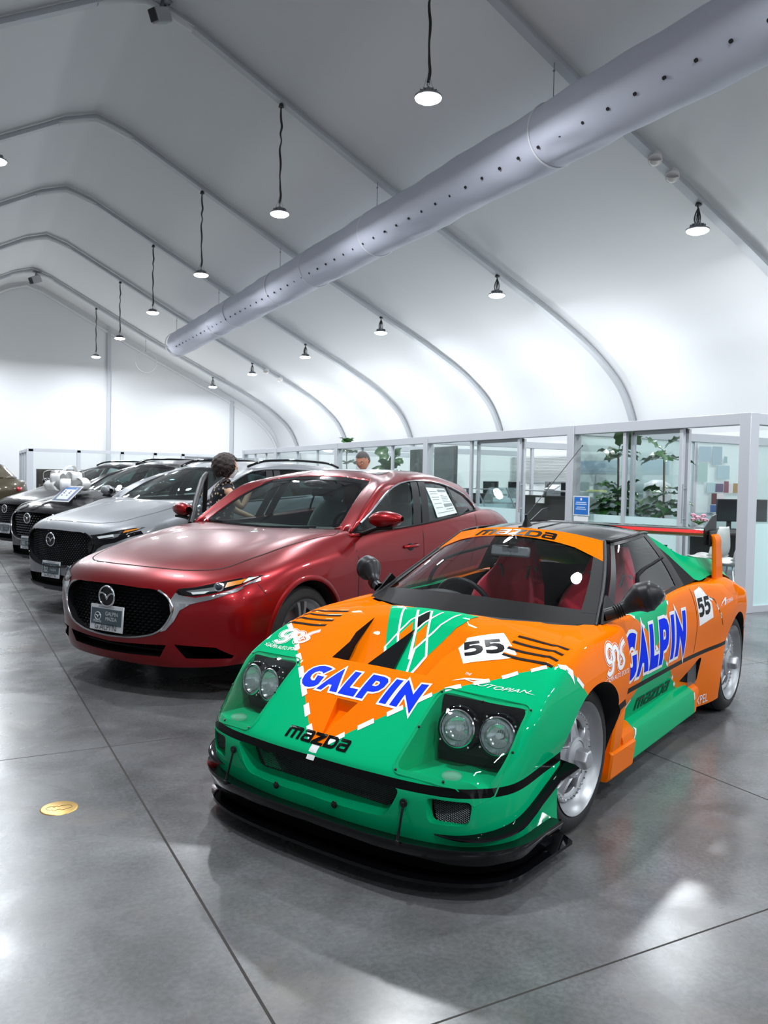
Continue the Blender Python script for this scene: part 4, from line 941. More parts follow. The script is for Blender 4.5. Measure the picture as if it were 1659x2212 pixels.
for s in (-1, 1):
    dash(racer, BV_BODY, ((.185, .648), (.150, .612)), .016, s)
    for L_ in (HG1, HG2):
        tot = sum(math.dist(a, b) for a, b in zip(L_, L_[1:])); t = .02
        while t < tot-.05:
            p, q = along(L_, t, t+.045); t += .105
            if not (.42 < (p[1]+q[1])/2 < .49): dash(racer, BV_BODY, (p, q), .014, s)
    for p, q in (((-1.575, .80), (-1.59, .77)), ((-1.62, .765), (-1.70, .735)), ((-1.75, .71), (-1.775, .675)), ((-1.80, .655), (-1.815, .625))): dash(racer, BV_BODY, (p, q), .012, s)
    # shut lines
    gap = mat('panel_gap', (.01, .008, .006), .8)
    for pl in ([(-1.40, .82), (-1.44, .70), (-1.45, .48)], [(-1.56, .815), (-1.585, .775), (-1.73, .735), (-1.80, .65), (-1.86, .58)]):
        for a, b in zip(pl, pl[1:]): dash(racer, BV_BODY, (a, b), .0045, s, gap, 'panel_gap')
# ---- glyphs
GALPIN = [
 [(.40, .93), (.30, .97), (.12, 1.0), (-.08, 1.0), (-.28, .93), (-.44, .80), (-.53, .62), (-.55, .42), (-.49, .22), (-.36, .08), (-.16, 0), (.05, .0), (.24, .06), (.36, .16), (.36, .52), (.02, .52), (.07, .30), (.0, .27), (-.10, .29), (-.20, .36), (-.25, .50), (-.20, .63), (-.08, .71), (.08, .71), (.19, .64)],
 [(.42, .0), (.90, 1.09), (1.38, .02), (1.04, .02), (.95, .26), (.80, .26), (.66, .0)],
 [(1.45, 0), (1.45, 1.03), (1.75, 1.03), (1.77, .30), (2.17, .30), (2.19, .0)],
 ([(2.27, 0), (2.27, 1.06), (2.75, 1.06), (2.98, 1.0), (3.10, .85), (3.10, .60), (3.0, .42), (2.82, .33), (2.58, .31), (2.58, 0)], [[(2.58, .80), (2.58, .57), (2.74, .57), (2.81, .63), (2.81, .74), (2.74, .80)]]),
 [(3.32, 0), (3.32, 1.07), (3.62, 1.07), (3.62, 0)],
 [(3.78, 0), (3.78, 1.16), (4.40, .56), (4.40, 1.07), (4.72, 1.07), (4.72, -.14), (4.10, .50), (4.10, 0)]]
def grow(pl, d):
    out = []; k = len(pl); ar = sum(pl[i][0]*pl[(i+1) % k][1]-pl[(i+1) % k][0]*pl[i][1] for i in range(k)); sg = 1 if ar > 0 else -1
    for i in range(k):
        a, p, b = Vector(pl[i-1]), Vector(pl[i]), Vector(pl[(i+1) % k]); e1 = (p-a).normalized(); e2 = (b-p).normalized()
        n1 = Vector((e1.y, -e1.x))*sg; n2 = Vector((e2.y, -e2.x))*sg; m_ = (n1+n2)
        if m_.length < .3: m_ = n1
        m_.normalize(); c = max(.45, m_.dot(n1)); out.append(tuple(p+m_*d/c))
    return out
def galpin(parent, bvh, mp, direction, cell=.02):
    blue = mat('galpin_blue', (.0, .03, .80), .4, spec=.03)
    outl = []
    for g in GALPIN:
        o_, h_ = g if isinstance(g, tuple) else (g, []); outl.append((grow(o_, .075), [grow(q, -.06) for q in h_]) if h_ else grow(o_, .075))
    for k, (g, o_) in enumerate(zip(GALPIN, outl)):
        decal('letter_outline', [o_], mp, bvh, direction, M_WV, parent, off=.0016+.00005*k, cell=cell)
    for g in GALPIN: decal('letter', [g], mp, bvh, direction, blue, parent, off=.0024, cell=cell)
galpin(racer, BV_BODY, lambda u, v: (.614-.105*v, -.070+(u-1.37)*.105, 1.6), (0, 0, -1))
def slab(pts, w):
    """thick stroke along a polyline as one polygon"""
    L_, Rr = [], []
    for i, p in enumerate(pts):
        a = Vector(pts[max(i-1, 0)]); b = Vector(pts[min(i+1, len(pts)-1)]); d = (b-a).normalized(); n_ = Vector((-d.y, d.x))*w/2
        L_.append(tuple(Vector(p)+n_)); Rr.append(tuple(Vector(p)-n_))
    return L_+Rr[::-1]
def rbox(x0, y0, x1, y1, r): return round_poly([(x0, y0), (x1, y0), (x1, y1), (x0, y1)], r, 3)
MAZ = [ # m a z d a in squared rounded strokes, height 1
 [(0, 0), (0, 1), (1.25, 1), (1.42, .97), (1.5, .85), (1.5, 0), (1.22, 0), (1.22, .72), (.90, .72), (.90, 0), (.62, 0), (.62, .72), (.28, .72), (.28, 0)],
 ([(1.68, .12), (1.68, .50), (1.80, .62), (2.46, .62), (2.46, .76), (1.72, .76), (1.72, 1), (2.56, 1), (2.68, .94), (2.74, .84), (2.74, 0), (1.80, 0)], [[(1.94, .2), (1.94, .42), (2.46, .42), (2.46, .2)]]),
 [(2.82, 1), (2.82, .76), (3.40, .76), (2.82, .24), (2.82, 0), (4.0, 0), (4.0, .22), (3.36, .22), (3.96, .76), (4.0, 1)],
 ([(4.10, 0), (4.10, .56), (4.10, 1), (5.0, 1), (5.22, .86), (5.30, .68), (5.30, .32), (5.22, .14), (5.0, 0)], [[(4.38, .24), (4.38, .76), (4.90, .76), (5.02, .66), (5.02, .34), (4.90, .24)]]),
 ([(5.42, .12), (5.42, .50), (5.54, .62), (6.20, .62), (6.20, .76), (5.46, .76), (5.46, 1), (6.30, 1), (6.42, .94), (6.48, .84), (6.48, 0), (5.54, 0)], [[(5.68, .2), (5.68, .42), (6.20, .42), (6.20, .2)]])]
def mazda_word(parent, bvh, mp, direction, m=M_KV, cell=.02):
    for g in MAZ: decal('letter', [g], lambda u, v: mp(u/6.48, v), bvh, direction, m, parent, off=.0026, cell=cell)
mazda_word(racer, BV_BODY, lambda u, v: (.799-.040*v, -.157+u*.293, 1.6), (0, 0, -1))
FIVE = [(0, .02), (0, .25), (.30, .22), (.52, .25), (.58, .36), (.50, .47), (.32, .50), (.16, .44), (.02, .44), (.06, 1.0), (.80, 1.0), (.80, .78), (.30, .78), (.29, .66), (.50, .70), (.74, .64), (.88, .50), (.88, .28), (.74, .08), (.48, -.02), (.22, -.02)]
def fiftyfive(parent, bvh, mp, direction): 
    for dx in (0, 1.0): decal('digit', [[((x+dx)/1.9, y) for x, y in FIVE]], mp, bvh, direction, M_KV, parent, off=.0028, cell=.02)
decal('number_roundel', [[(.252, .241), (.200, .252), (.112, .367), (.235, .492), (.262, .488), (.365, .339)]], lambda u, v: (u, v, 1.6), BV_BODY, (0, 0, -1), M_WV, racer, off=.0018, cell=.02, label='white cut-corner 55 panel on the hood')
q55 = quadmap((.320, .318, 1.6), (.240, .452, 1.6), (.162, .385, 1.6), (.235, .256, 1.6)); fiftyfive(racer, BV_BODY, q55, (0, 0, -1))
decal('number_roundel', [[(-1.444, .804), (-1.56, .818), (-1.68, .723), (-1.69, .642), (-1.477, .618)]], lambda u, v: (u, 1.2, v), BV_BODY, (0, -1, 0), M_WV, racer, off=.0018, cell=.02)
fiftyfive(racer, BV_BODY, quadmap((-1.482, 1.2, .665), (-1.655, 1.2, .672), (-1.655, 1.2, .765), (-1.462, 1.2, .765)), (0, -1, 0))
# stripes by the windshield
TOPM = lambda u, v: (u, v, 1.6)
decal('green_stripe_field', [[(.0, -.27), (.137, -.182), (.232, -.121), (.302, -.073), (.376, -.018), (.436, .121), (.304, .13), (.188, .156), (.11, .175), (.0, .188)]], TOPM, BV_BODY, (0, 0, -1), M_GR, racer, off=.0024, cell=.012)
for pl, c_ in (([(.225, -.058), (.147, -.046), (.202, -.012), (.290, -.009)], M_OR), ([(.206, .017), (.146, .025), (.212, .066), (.288, .062)], M_OR), ([(.185, .0), (.112, -.046), (.050, -.027), (.124, .018)], M_KV)): decal('diamond', [pl], TOPM, BV_BODY, (0, 0, -1), c_, racer, off=.0032, cell=.012)
for ln, w in (([(.302, -.073), (.204, -.070), (.131, -.062), (.078, -.042), (.04, -.028)], .009), ([(.03, -.172), (.093, -.143), (.23, -.062), (.312, -.003)], .009), ([(.05, -.088), (.12, -.047), (.19, 0.0), (.345, .078)], .011), ([(.04, -.022), (.105, .014), (.205, .067), (.304, .130)], .009),
              ([(.04, .036), (.111, .018), (.188, .002), (.306, -.003)], .009), ([(.035, .120), (.08, .103), (.214, .078), (.29, .064), (.436, .121)], .009), ([(.300, -.075), (.340, -.046), (.378, -.018)], .010), ([(.304, .130), (.436, .123)], .009)): decal('stripe_line', [slab(ln, w)], TOPM, BV_BODY, (0, 0, -1), M_WV, racer, off=.0040, cell=.012)
MB().prism([(.20, 0), (.454, -.072), (.454, .072)], (0, 0, 0), (1, 0, 0), (0, 1, 0), .1).build('duct_divider', M_GB, racer)
_d = bpy.data.objects['duct_divider']
for v in _d.data.vertices: v.co.z = (.742 if v.co.x < .3 else .612) if v.co.z > .05 else (.66 if v.co.x < .3 else .50)
# club logo: two loops and a star, small words
def text_decal(txt, mp, bvh, direction, m, parent, nm='lettering', off=.0026, cell=.03):
    ps, asp = text_polys(txt); return decal(nm, ps, mp, bvh, direction, m, parent, off=off, cell=cell)
GAS = [spl([(.50, .86, 0), (.30, .98, 0), (.08, .86, 0), (.02, .62, 0), (.14, .44, 0), (.36, .52, 0), (.46, .74, 0), (.44, .40, 0), (.36, .12, 0), (.12, .04, 0), (-.02, .14, 0)], 5), spl([(.52, .40, 0), (.56, .80, 0), (.74, .88, 0), (.86, .74, 0), (.84, .44, 0), (.90, .26, 0)], 5), spl([(1.46, 1.02, 0), (1.18, .84, 0), (1.10, .66, 0), (1.26, .50, 0), (1.34, .32, 0), (1.18, .14, 0), (.94, .16, 0), (.84, .34, 0)], 5)]
def gas(parent, bvh, mp, direction, txt_mp):
    for ln in GAS:
        p = [(a, b) for a, b, _ in ln]
        decal('logo_stroke', [slab(p, .16)], lambda u, v: mp(u/1.45, v), bvh, direction, M_WV, parent, off=.0024, cell=.03)
        for sgn in (-1, 1):
            q = []
            for i, c in enumerate(p):
                a = Vector(p[max(i-1, 0)]); b = Vector(p[min(i+1, len(p)-1)]); d = (b-a).normalized(); q.append(tuple(Vector(c)+Vector((-d.y, d.x))*sgn*.135))
            decal('logo_outline', [slab(q, .022)], lambda u, v: mp(u/1.45, v), bvh, direction, M_WV, parent, off=.0024, cell=.03)
    st = [(1.05+.09*math.cos(a)*(1 if k % 2 == 0 else .4), .42+.11*math.sin(a)*(1 if k % 2 == 0 else .4)) for k, a in enumerate(np.linspace(math.pi/2, math.pi*2.5, 9)[:-1])]
    decal('logo_star', [st], lambda u, v: mp(u/1.45, v), bvh, direction, M_WV, parent, off=.0026, cell=.05)
    text_decal('>GALPIN AUTO SPORTS', txt_mp, bvh, direction, M_WV, parent)
gas(racer, BV_BODY, quadmap((.398, -.615, 1.6), (.405, -.425, 1.6), (.305, -.43, 1.6), (.318, -.615, 1.6)), (0, 0, -1), quadmap((.424, -.652, 1.6), (.452, -.422, 1.6), (.430, -.430, 1.6), (.404, -.655, 1.6)))
gas(racer, BV_BODY, quadmap((-.075, 1.2, .612), (-.262, 1.2, .606), (-.292, 1.2, .715), (-.11, 1.2, .722)), (0, -1, 0), quadmap((-.04, 1.2, .586), (-.305, 1.2, .586), (-.305, 1.2, .606), (-.04, 1.2, .604)))
galpin(racer, BV_BODY, lambda u, v: (-.41-(u+.55)*.163, 1.2, .508+.205*v), (0, -1, 0))
mazda_word(racer, BV_BODY, quadmap((-.712, 1.2, .318), (-1.193, 1.2, .318), (-1.175, 1.2, .385), (-.690, 1.2, .385)), (0, -1, 0))
AUT = quadmap((.470, .352, 1.6), (.412, .655, 1.6), (.388, .648, 1.6), (.420, .360, 1.6))
text_decal('UTOPIAN', lambda u, v: AUT(.30+.62*u+.05*v, .12+.5*v), BV_BODY, (0, 0, -1), M_WV, racer)
for pl in ([(.0, .08), (.12, .62), (.34, 1.05), (.42, .98), (.30, .10), (.25, .12), (.31, .72), (.16, .52)], [(.14, .42), (.15, .52), (.33, .34), (.32, .26)], [(.93, .20), (1.02, -.05), (.93, .10)]): decal('lettering', [pl], AUT, BV_BODY, (0, 0, -1), M_WV, racer, off=.0026, cell=.03)
text_decal('THE', lambda u, v: AUT(.06+.08*u, 1.0+.25*v), BV_BODY, (0, 0, -1), M_WV, racer)
AU2 = quadmap((-1.80, 1.2, .688), (-2.05, 1.2, .700), (-2.05, 1.2, .735), (-1.80, 1.2, .722)); text_decal('UTOPIAN', lambda u, v: AU2(.30+.62*u, .1+.6*v), BV_BODY, (0, -1, 0), M_WV, racer)
decal('lettering', [[(.0, .0), (.12, .62), (.34, 1.2), (.42, 1.1), (.30, .0), (.25, .0), (.31, .8), (.16, .52)]], AU2, BV_BODY, (0, -1, 0), M_WV, racer, off=.0026, cell=.03)
text_decal('XPEL', quadmap((-1.675, 1.2, .140), (-1.815, 1.2, .146), (-1.795, 1.2, .196), (-1.652, 1.2, .200)), BV_BODY, (0, -1, 0), M_WV, racer)
text_decal('THE', quadmap((-1.628, 1.2, .158), (-1.660, 1.2, .160), (-1.658, 1.2, .172), (-1.626, 1.2, .170)), BV_BODY, (0, -1, 0), M_WV, racer)
# hood louvres
for s in (-1, 1):
    for (x0, y0), (x1, y1) in (((.112, .432), (.120, .648)), ((.160, .434), (.172, .650)), ((.208, .438), (.222, .652)), ((.254, .442), (.268, .654))):
        decal('louvre_slot', [slab([(x0, s*y0), (x1, s*y1)], .014)], TOPM, BV_BODY, (0, 0, -1), M_MB, racer, off=.002, cell=.02)
        pts = []
        for t in np.linspace(0, 1, 9):
            h = BV_BODY.ray_cast(Vector((x0+(x1-x0)*t-.009, s*(y0+(y1-y0)*t), 1.5)), Vector((0, 0, -1)))[0]; pts.append(h+Vector((0, 0, .001)))
        MB().tube(pts, .0035, 6).build('louvre_lip', M_OR, racer, smooth=60)
# fasteners round the bumper
for y in (-.155, .125): MB().sphere((.842, y, .232), .013, 12, 8, sc=(.5, 1, 1)).build('bumper_fastener', M_GB, racer, smooth=60)
# ---- headlights under clear covers
def f40_head(s):
    grp = racer
    mb = MB(); fz = .40
    # black lamp tray at the back of the pocket
    def P(x, y, z): return (x, s*y, z)
    tray = MB(); tray.add([P(.527, .357, .598), P(.472, .660, .584), P(.505, .660, .405), P(.556, .360, .405)], [(0, 1, 2, 3)]); tray.add([P(.556, .360, .405), P(.505, .660, .405), P(.500, .660, .372), P(.552, .360, .372)], [(0, 1, 2, 3)])
    hs = thing_part('headlight', grp)
    tray.build('lamp_tray', M_SB, hs)
    n_ = Vector((.95, s*.15, .20)).normalized()
    for (x, y, z) in ((.560, .452, .500), (.522, .588, .492)):
        c = Vector(P(x, y, z))+n_*.012
        b = MB(); b.lathe([(.078, -.03), (.080, 0), (.074, .012), (.064, .016), (.0625, .010)], c, n_, 36); b.build('bezel', M_GB, hs, smooth=40)
        b = MB(); b.lathe([(.062, .006), (.050, -.014), (.03, -.028), (.0, -.034)], c, n_, 36); b.build('reflector', mat('reflector', (.85, .86, .88), .10, 1.0), hs, smooth=60)
        b = MB(); b.lathe([(.0645, .012), (.0655, .017), (.062, .021), (.061, .014)], c, n_, 36); b.build('chrome_ring', M_CHR, hs, smooth=50)
        b = MB(); x_, y_, d_ = frame_from(n_); b.lathe([(0, .024), (.03, .022), (.05, .018), (.0605, .012)], c, n_, 32); b.build('lens', glass('lamp_glass', (.93, .97, .97), .9, 1.6, haze=.10), hs, smooth=60)
        up = (Vector((0, 0, 1))-n_*n_.z).normalized(); rt = up.cross(n_)
        b = MB()
        for k in range(-7, 8):
            yy = k*.0078; hh = math.sqrt(max(0, .056**2-yy*yy))
            if hh > .012: b.tube([c+rt*yy+up*(.006)+n_*.0205, c+rt*yy+up*hh+n_*.0155], .0016, 5)
            if hh > .012 and abs(k) > 2: b.tube([c+rt*yy-up*(.01)+n_*.0205, c+rt*yy-up*hh+n_*.0155], .0012, 5)
        b.build('lens_flute', glass('lamp_glass', (.93, .97, .97), .9, 1.6, haze=.10), hs)
        b = MB(); b.cyl(c-n_*.03, c+n_*.0, .011, n=12); b.build('bulb_shield', M_CHR, hs, smooth=40)
        for a in (.6, 2.2, 3.8, 5.4):
            b = MB(); pc = c+(rt*math.cos(a)+up*math.sin(a))*.0735; b.cyl(pc+n_*.008, pc+n_*.016, .0035, n=8); b.build('screw', M_CHR, hs)
def thing_part(name, parent):
    o = bpy.data.objects.new(name, None); COL.objects.link(o); o.parent = parent; o.empty_display_size = .1; return o
SK = surf(FB, [3, 3, 1, 2, 5, 6, 6, 5, 3], [7]*8+[1]+[7]*9, si=(2, 3), sj=(8, 9)); _sk = MB(); _sk.grid([[tuple(p) for p in r] for r in SK]); _sk.mirror(); _me = _sk.mesh('skin'); BV_SKIN = BVHTree.FromPolygons([v.co.copy() for v in _me.vertices], [tuple(p.vertices) for p in _me.polygons]); bpy.data.meshes.remove(_me)
for s in (-1, 1):
    f40_head(s)
    pl = [(x+(.012 if x > .65 else -.012), s*(y+(.012 if y > .6 else (-.012 if y < .4 else 0)))) for x, y in HLP]
    decal('headlight_cover', [round_poly(pl, .04, 5)], TOPM, BV_SKIN, (0, 0, -1), glass('cover_clear', (.96, .98, .97), .9, 1.5), racer, off=.004, cell=.02)
    pts = []
    ro = round_poly(pl, .04, 6)
    for x, y in ro:
        h = BV_SKIN.ray_cast(Vector((x, y, 1.6)), Vector((0, 0, -1)))[0]
        if h: pts.append(h+Vector((0, 0, .002)))
    MB().tube(pts, .0028, 5, closed=True).build('cover_edge', M_GR, racer, smooth=60)
    for x, y in ((.795, .350), (.765, .52), (.708, .652), (.585, .672), (.468, .674), (.50, .505), (.525, .352), (.66, .348)):
        h = BV_SKIN.ray_cast(Vector((x, s*y, 1.6)), Vector((0, 0, -1)))[0]
        if h: MB().cyl(h, h+Vector((.002, 0, .006)), .0042, n=10).build('cover_screw', M_SB, racer)
    # low indicator seen in the pocket floor
    MB().sphere((.70, s*.51, .385), .035, 16, 8, sc=(1, 1, .35)).build('marker_lamp', glass('lamp_glass', (.93, .97, .97), .9, 1.6, haze=.10), racer, smooth=60)
# ---- mesh grilles
def wire_mesh(name, o, ux, uy, w, h, taper, cell, r, parent):
    """diamond wire mesh in a plane; taper narrows it towards the bottom"""
    o = Vector(o); ux = Vector(ux); uy = Vector(uy); mb = MB(); n_ = ux.cross(uy)
    def clip(p, q):
        a = []; 
        for t in np.linspace(0, 1, 60):
            x = p[0]+(q[0]-p[0])*t; y = p[1]+(q[1]-p[1])*t; hw_ = w/2-taper*(h/2-y)/h
            if abs(y) <= h/2 and abs(x) <= hw_: a.append((x, y))
        return (a[0], a[-1]) if len(a) > 1 else None
    k = -w/2-h
    while k < w/2+h:
        for sl in (-1, 1):
            c = clip((k-sl*h*.9, -h/2), (k+sl*h*.9, h/2))
            if c: mb.tube([o+ux*c[0][0]+uy*c[0][1]+n_*(.0006*sl), o+ux*c[1][0]+uy*c[1][1]+n_*(.0006*sl)], r, 4, caps=False)
        k += cell
    return mb.build(name, M_GREY, parent, weld=0)
M_GREY = mat('mesh_wire', (.11, .115, .12), .4, .5)
wire_mesh('grille_mesh', (.764, 0, .293), (0, 1, 0), (0, 0, 1), .72, .092, .055, .0135, .0012, racer)
MB().b2((.70, -.33, .255), (.72, .33, .33)).build('radiator', mat('radiator', (.03, .03, .032), .6, noise=(60, .5)), racer)
for s in (-1, 1):
    ux = Vector((-.29, s*.957, 0)).normalized()
    if s < 0: ux = -ux
    wire_mesh('grille_mesh', (.746, s*.546, .294), ux, (0, 0, 1), .145, .085, .02, .0125, .0012, racer)
# ---- splitter, collar, struts, canards
SPL = [(.868, 0), (.868, .12), (.858, .30), (.835, .44), (.790, .55), (.72, .645), (.64, .70), (.50, .722), (.235, .735), (.21, .70)]
def outline(pts, dense=6, sharp=()):
    return [(p[0], p[1]) for p in hermite([(a, b, 0) for a, b in pts], dense, sharp)]
o_ = outline(SPL, 6, (7, 8)); inner = [(max(.15, x-.16), max(0, y-.14)) for x, y in o_]
mb = MB()
for s in (-1, 1):
    T = [(x, s*y, .072) for x, y in o_]; Bt = [(x, s*y, .060) for x, y in o_]; Ti = [(x, s*y, .072) for x, y in inner]; Bi = [(x, s*y, .060) for x, y in inner]
    mb.grid([Bi, Bt, T, Ti, Bi])
mb.build('front_splitter', M_GB, racer, smooth=40)
COLR = [(.842, 0), (.842, .15), (.832, .33), (.808, .46), (.765, .57), (.695, .655), (.61, .700), (.45, .712), (.335, .716)]
c_ = outline(COLR, 6, (7,)); mb = MB(); k_ = len(c_)
for s in (-1, 1):
    def ring(dx, z): 
        out = []
        for i, (x, y) in enumerate(c_):
            a = Vector(c_[max(i-1, 0)]); b = Vector(c_[min(i+1, k_-1)]); d = (b-a).normalized(); n_ = Vector((d.y, -d.x))
            if i == 0: n_ = Vector((1, 0))
            out.append((x+n_.x*dx, s*(y+n_.y*dx), z))
        return out
    mb.grid([ring(-.035, .178), ring(.012, .182), ring(.028, .186), ring(.030, .178), ring(.024, .166), ring(.0, .105), ring(-.035, .080), ring(-.06, .070)])
mb.build('air_dam', M_GB, racer, smooth=50, weld=1e-4)
for s in (-1, 1):
    a = Vector((.858, s*.408, .186)); b = Vector((.824, s*.405, .300)); st = MB(); st.tube([a, a+(b-a)*.28, a+(b-a)*.3, a+(b-a)*.9, b], [.0055, .0055, .0042, .0042, .003], 10)
    so = st.build('splitter_strut', M_GB, racer, smooth=50)
    for p, r in ((a, .009), (b, .011)): MB().box(p, (.012, .014, .016)).build('clevis', M_SB, so, bevel=.002)
    MB().cyl(b+Vector((-.004, 0, .004)), b+Vector((.002, 0, .004)), .014, n=14).build('boss', M_SB, so, smooth=40)
    # canard: long tapering blade climbing towards the wheel
    base = [(.782, .500, .213), (.752, .582, .212), (.70, .642, .218), (.62, .690, .235), (.53, .703, .262), (.44, .708, .292), (.36, .712, .325), (.31, .716, .348), (.285, .72, .362)]
    outw = [0, .020, .034, .040, .034, .028, .030, .050, .062]; B_ = spl(base, 4); W_c = [p[0] for p in spl([(w, 0, 0) for w in outw], 4)]
    rows = []
    for i, p in enumerate(B_):
        a2 = Vector(B_[max(i-1, 0)]); b2_ = Vector(B_[min(i+1, len(B_)-1)]); d = (b2_-a2).normalized(); n_ = Vector((d.y, -d.x, 0)).normalized(); n_ = n_ if n_.dot(Vector((.3, 1, 0))) > 0 else -n_
        p = Vector(p); th = .012*min(1, .25+W_c[i]/.04)
        rows.append([(q.x, s*q.y, q.z) for q in (p-n_*.02+Vector((0, 0, th)), p+n_*W_c[i]*.7+Vector((0, 0, th*.8)), p+n_*W_c[i]+Vector((0, 0, th*.2)), p+n_*W_c[i]*.9-Vector((0, 0, th*.4)), p-n_*.02-Vector((0, 0, th)))])
    MB().grid(rows).build('canard', M_GB, racer, smooth=50)
# ---- wheels
def wheel(parent, x, y, z, R_, rr, w, s, style, name='wheel', m_rim=M_RIM, m_lip=mat('rim_lip', (.36, .37, .385), .38, .85), nsp=5):
    """s=+1 outer face towards +y"""
    t = thing_part(name, parent); t.location = (x, y, z)
    if s < 0: t.rotation_euler = (0, 0, math.pi)
    ax = (0, 1, 0)
    MB().lathe([(rr-.004, -w/2+.01), (rr+.01, -w/2), (rr+.03, -w/2-.004), (R_-.022, -w/2+.006), (R_-.004, -w/2+.028), (R_, -w/2+.05), (R_, w/2-.05), (R_-.004, w/2-.028), (R_-.022, w/2-.006), (rr+.03, w/2+.004), (rr+.01, w/2), (rr-.004, w/2-.01)], (0, -w/2, 0), ax, 72).build('tyre', M_TYRE, t, smooth=35)
    g = MB()
    for yy in (-w*.78, -w*.5, -w*.22): g.lathe([(R_+.0004, yy-.004), (R_+.0008, yy), (R_+.0004, yy+.004)], (0, 0, 0), ax, 72)
    g.build('tread_groove', M_MB, t)
    MB().lathe([(rr*.90, -w+.02), (rr*.88, -w*.6), (rr*.80, -w*.4), (rr*.80, -.046), (rr*.84, -.040), (rr*.90, -.030), (rr*.95, -.016), (rr*.985, -.004), (rr+.004, .003), (rr+.003, -.006)], (0, 0, 0), ax, 72).build('rim_barrel', m_lip, t, smooth=50)
    MB().lathe([(0, -w*.6), (rr*.55, -w*.6), (rr*.72, -w*.62)], (0, 0, 0), ax, 40).build('brake_disc', mat('brake_disc', (.25, .25, .26), .35, .9), t, smooth=40)
    if style == 'star':
        dish = rr*.72
        MB().lathe([(rr*.83, -.040), (rr*.81, -.034), (dish, -.036), (dish-.010, -.044), (dish-.012, -.062)], (0, 0, 0), ax, 72).build('rim_ring', m_rim, t, smooth=40)
        for k in range(5):
            a = 2*math.pi*k/5+math.pi/2; d = Vector((math.cos(a), 0, math.sin(a))); n_ = Vector((-math.sin(a), 0, math.cos(a))); sp = MB()
            rows = []
            for rad, hw, yy in ((rr*.20, .050, -.016), (rr*.36, .036, -.020), (rr*.52, .028, -.026), (rr*.64, .034, -.034), (rr*.72, .056, -.040)):
                rows.append([d*rad-n_*hw*1.15+Vector((0, yy-.028, 0)), d*rad-n_*hw+Vector((0, yy-.004, 0)), d*rad-n_*hw*.86+Vector((0, yy, 0)), d*rad-n_*hw*.70+Vector((0, yy-.006, 0)), d*rad+n_*hw*.70+Vector((0, yy-.006, 0)), d*rad+n_*hw*.86+Vector((0, yy, 0)), d*rad+n_*hw+Vector((0, yy-.004, 0)), d*rad+n_*hw*1.15+Vector((0, yy-.028, 0))])
            sp.grid(rows); sp.build('spoke', m_rim, t, smooth=35)
        MB().lathe([(rr*.37, -.028), (rr*.36, -.014), (rr*.31, -.010), (rr*.30, -.014), (rr*.26, -.008), (0, -.006)], (0, 0, 0), ax, 48).build('hub_face', m_rim, t, smooth=35)
        MB().lathe([(rr*.20, -.008), (rr*.19, .030), (rr*.155, .040), (0, .041)], (0, 0, 0), ax, 6).build('centre_lock_nut', m_rim, t, bevel=.003)
        for k in range(40):
            a = 2*math.pi*k/40; c = Vector((math.cos(a), 0, math.sin(a)))*rr*.775
            MB().cyl(c+Vector((0, -.036, 0)), c+Vector((0, -.027, 0)), .0046, .0036, n=7).build('rim_bolt', M_CHR, t)
    else:
        for k in range(nsp):
            for e in ((-1, 1) if style == 'twin' else (0,)):
                a = 2*math.pi*k/nsp+math.pi/2; d = Vector((math.cos(a), 0, math.sin(a))); n_ = Vector((-math.sin(a), 0, math.cos(a)))
                rows = []
                for rad, hw, off, yy in ((rr*.16, .020, .3, -.030), (rr*.45, .015, .55, -.018), (rr*.78, .014, 1.0, -.014), (rr*.96, .018, 1.25, -.020)):
                    c = d*rad+n_*off*e*.028*(rr/.22)
                    rows.append([c-n_*hw+Vector((0, yy-.03, 0)), c-n_*hw*.8+Vector((0, yy, 0)), c+n_*hw*.8+Vector((0, yy, 0)), c+n_*hw+Vector((0, yy-.03, 0))])
                MB().grid(rows).build('spoke', m_rim, t, smooth=35)
        MB().lathe([(rr*.30, -.045), (rr*.27, -.025), (rr*.2, -.018), (rr*.15, -.016), (0, -.014)], (0, 0, 0), ax, 36).build('hub_face', m_rim, t, smooth=35)
        MB().lathe([(rr*.14, -.016), (rr*.13, -.008), (0, -.007)], (0, 0, 0), ax, 28).build('centre_cap', M_GB, t, smooth=35)
        for k in range(5):
            a = 2*math.pi*k/5+.3; c = Vector((math.cos(a), 0, math.sin(a)))*rr*.2; MB().cyl(c+Vector((0, -.03, 0)), c+Vector((0, -.012, 0)), .009, n=8).build('wheel_nut', M_CHR, t)
    return t
for s in (-1, 1):
    wheel(racer, -.003, s*.652, .293, .293, .215, .21, s, 'star'); wheel(racer, -2.25, s*.632, .296, .296, .220, .25, s, 'star')
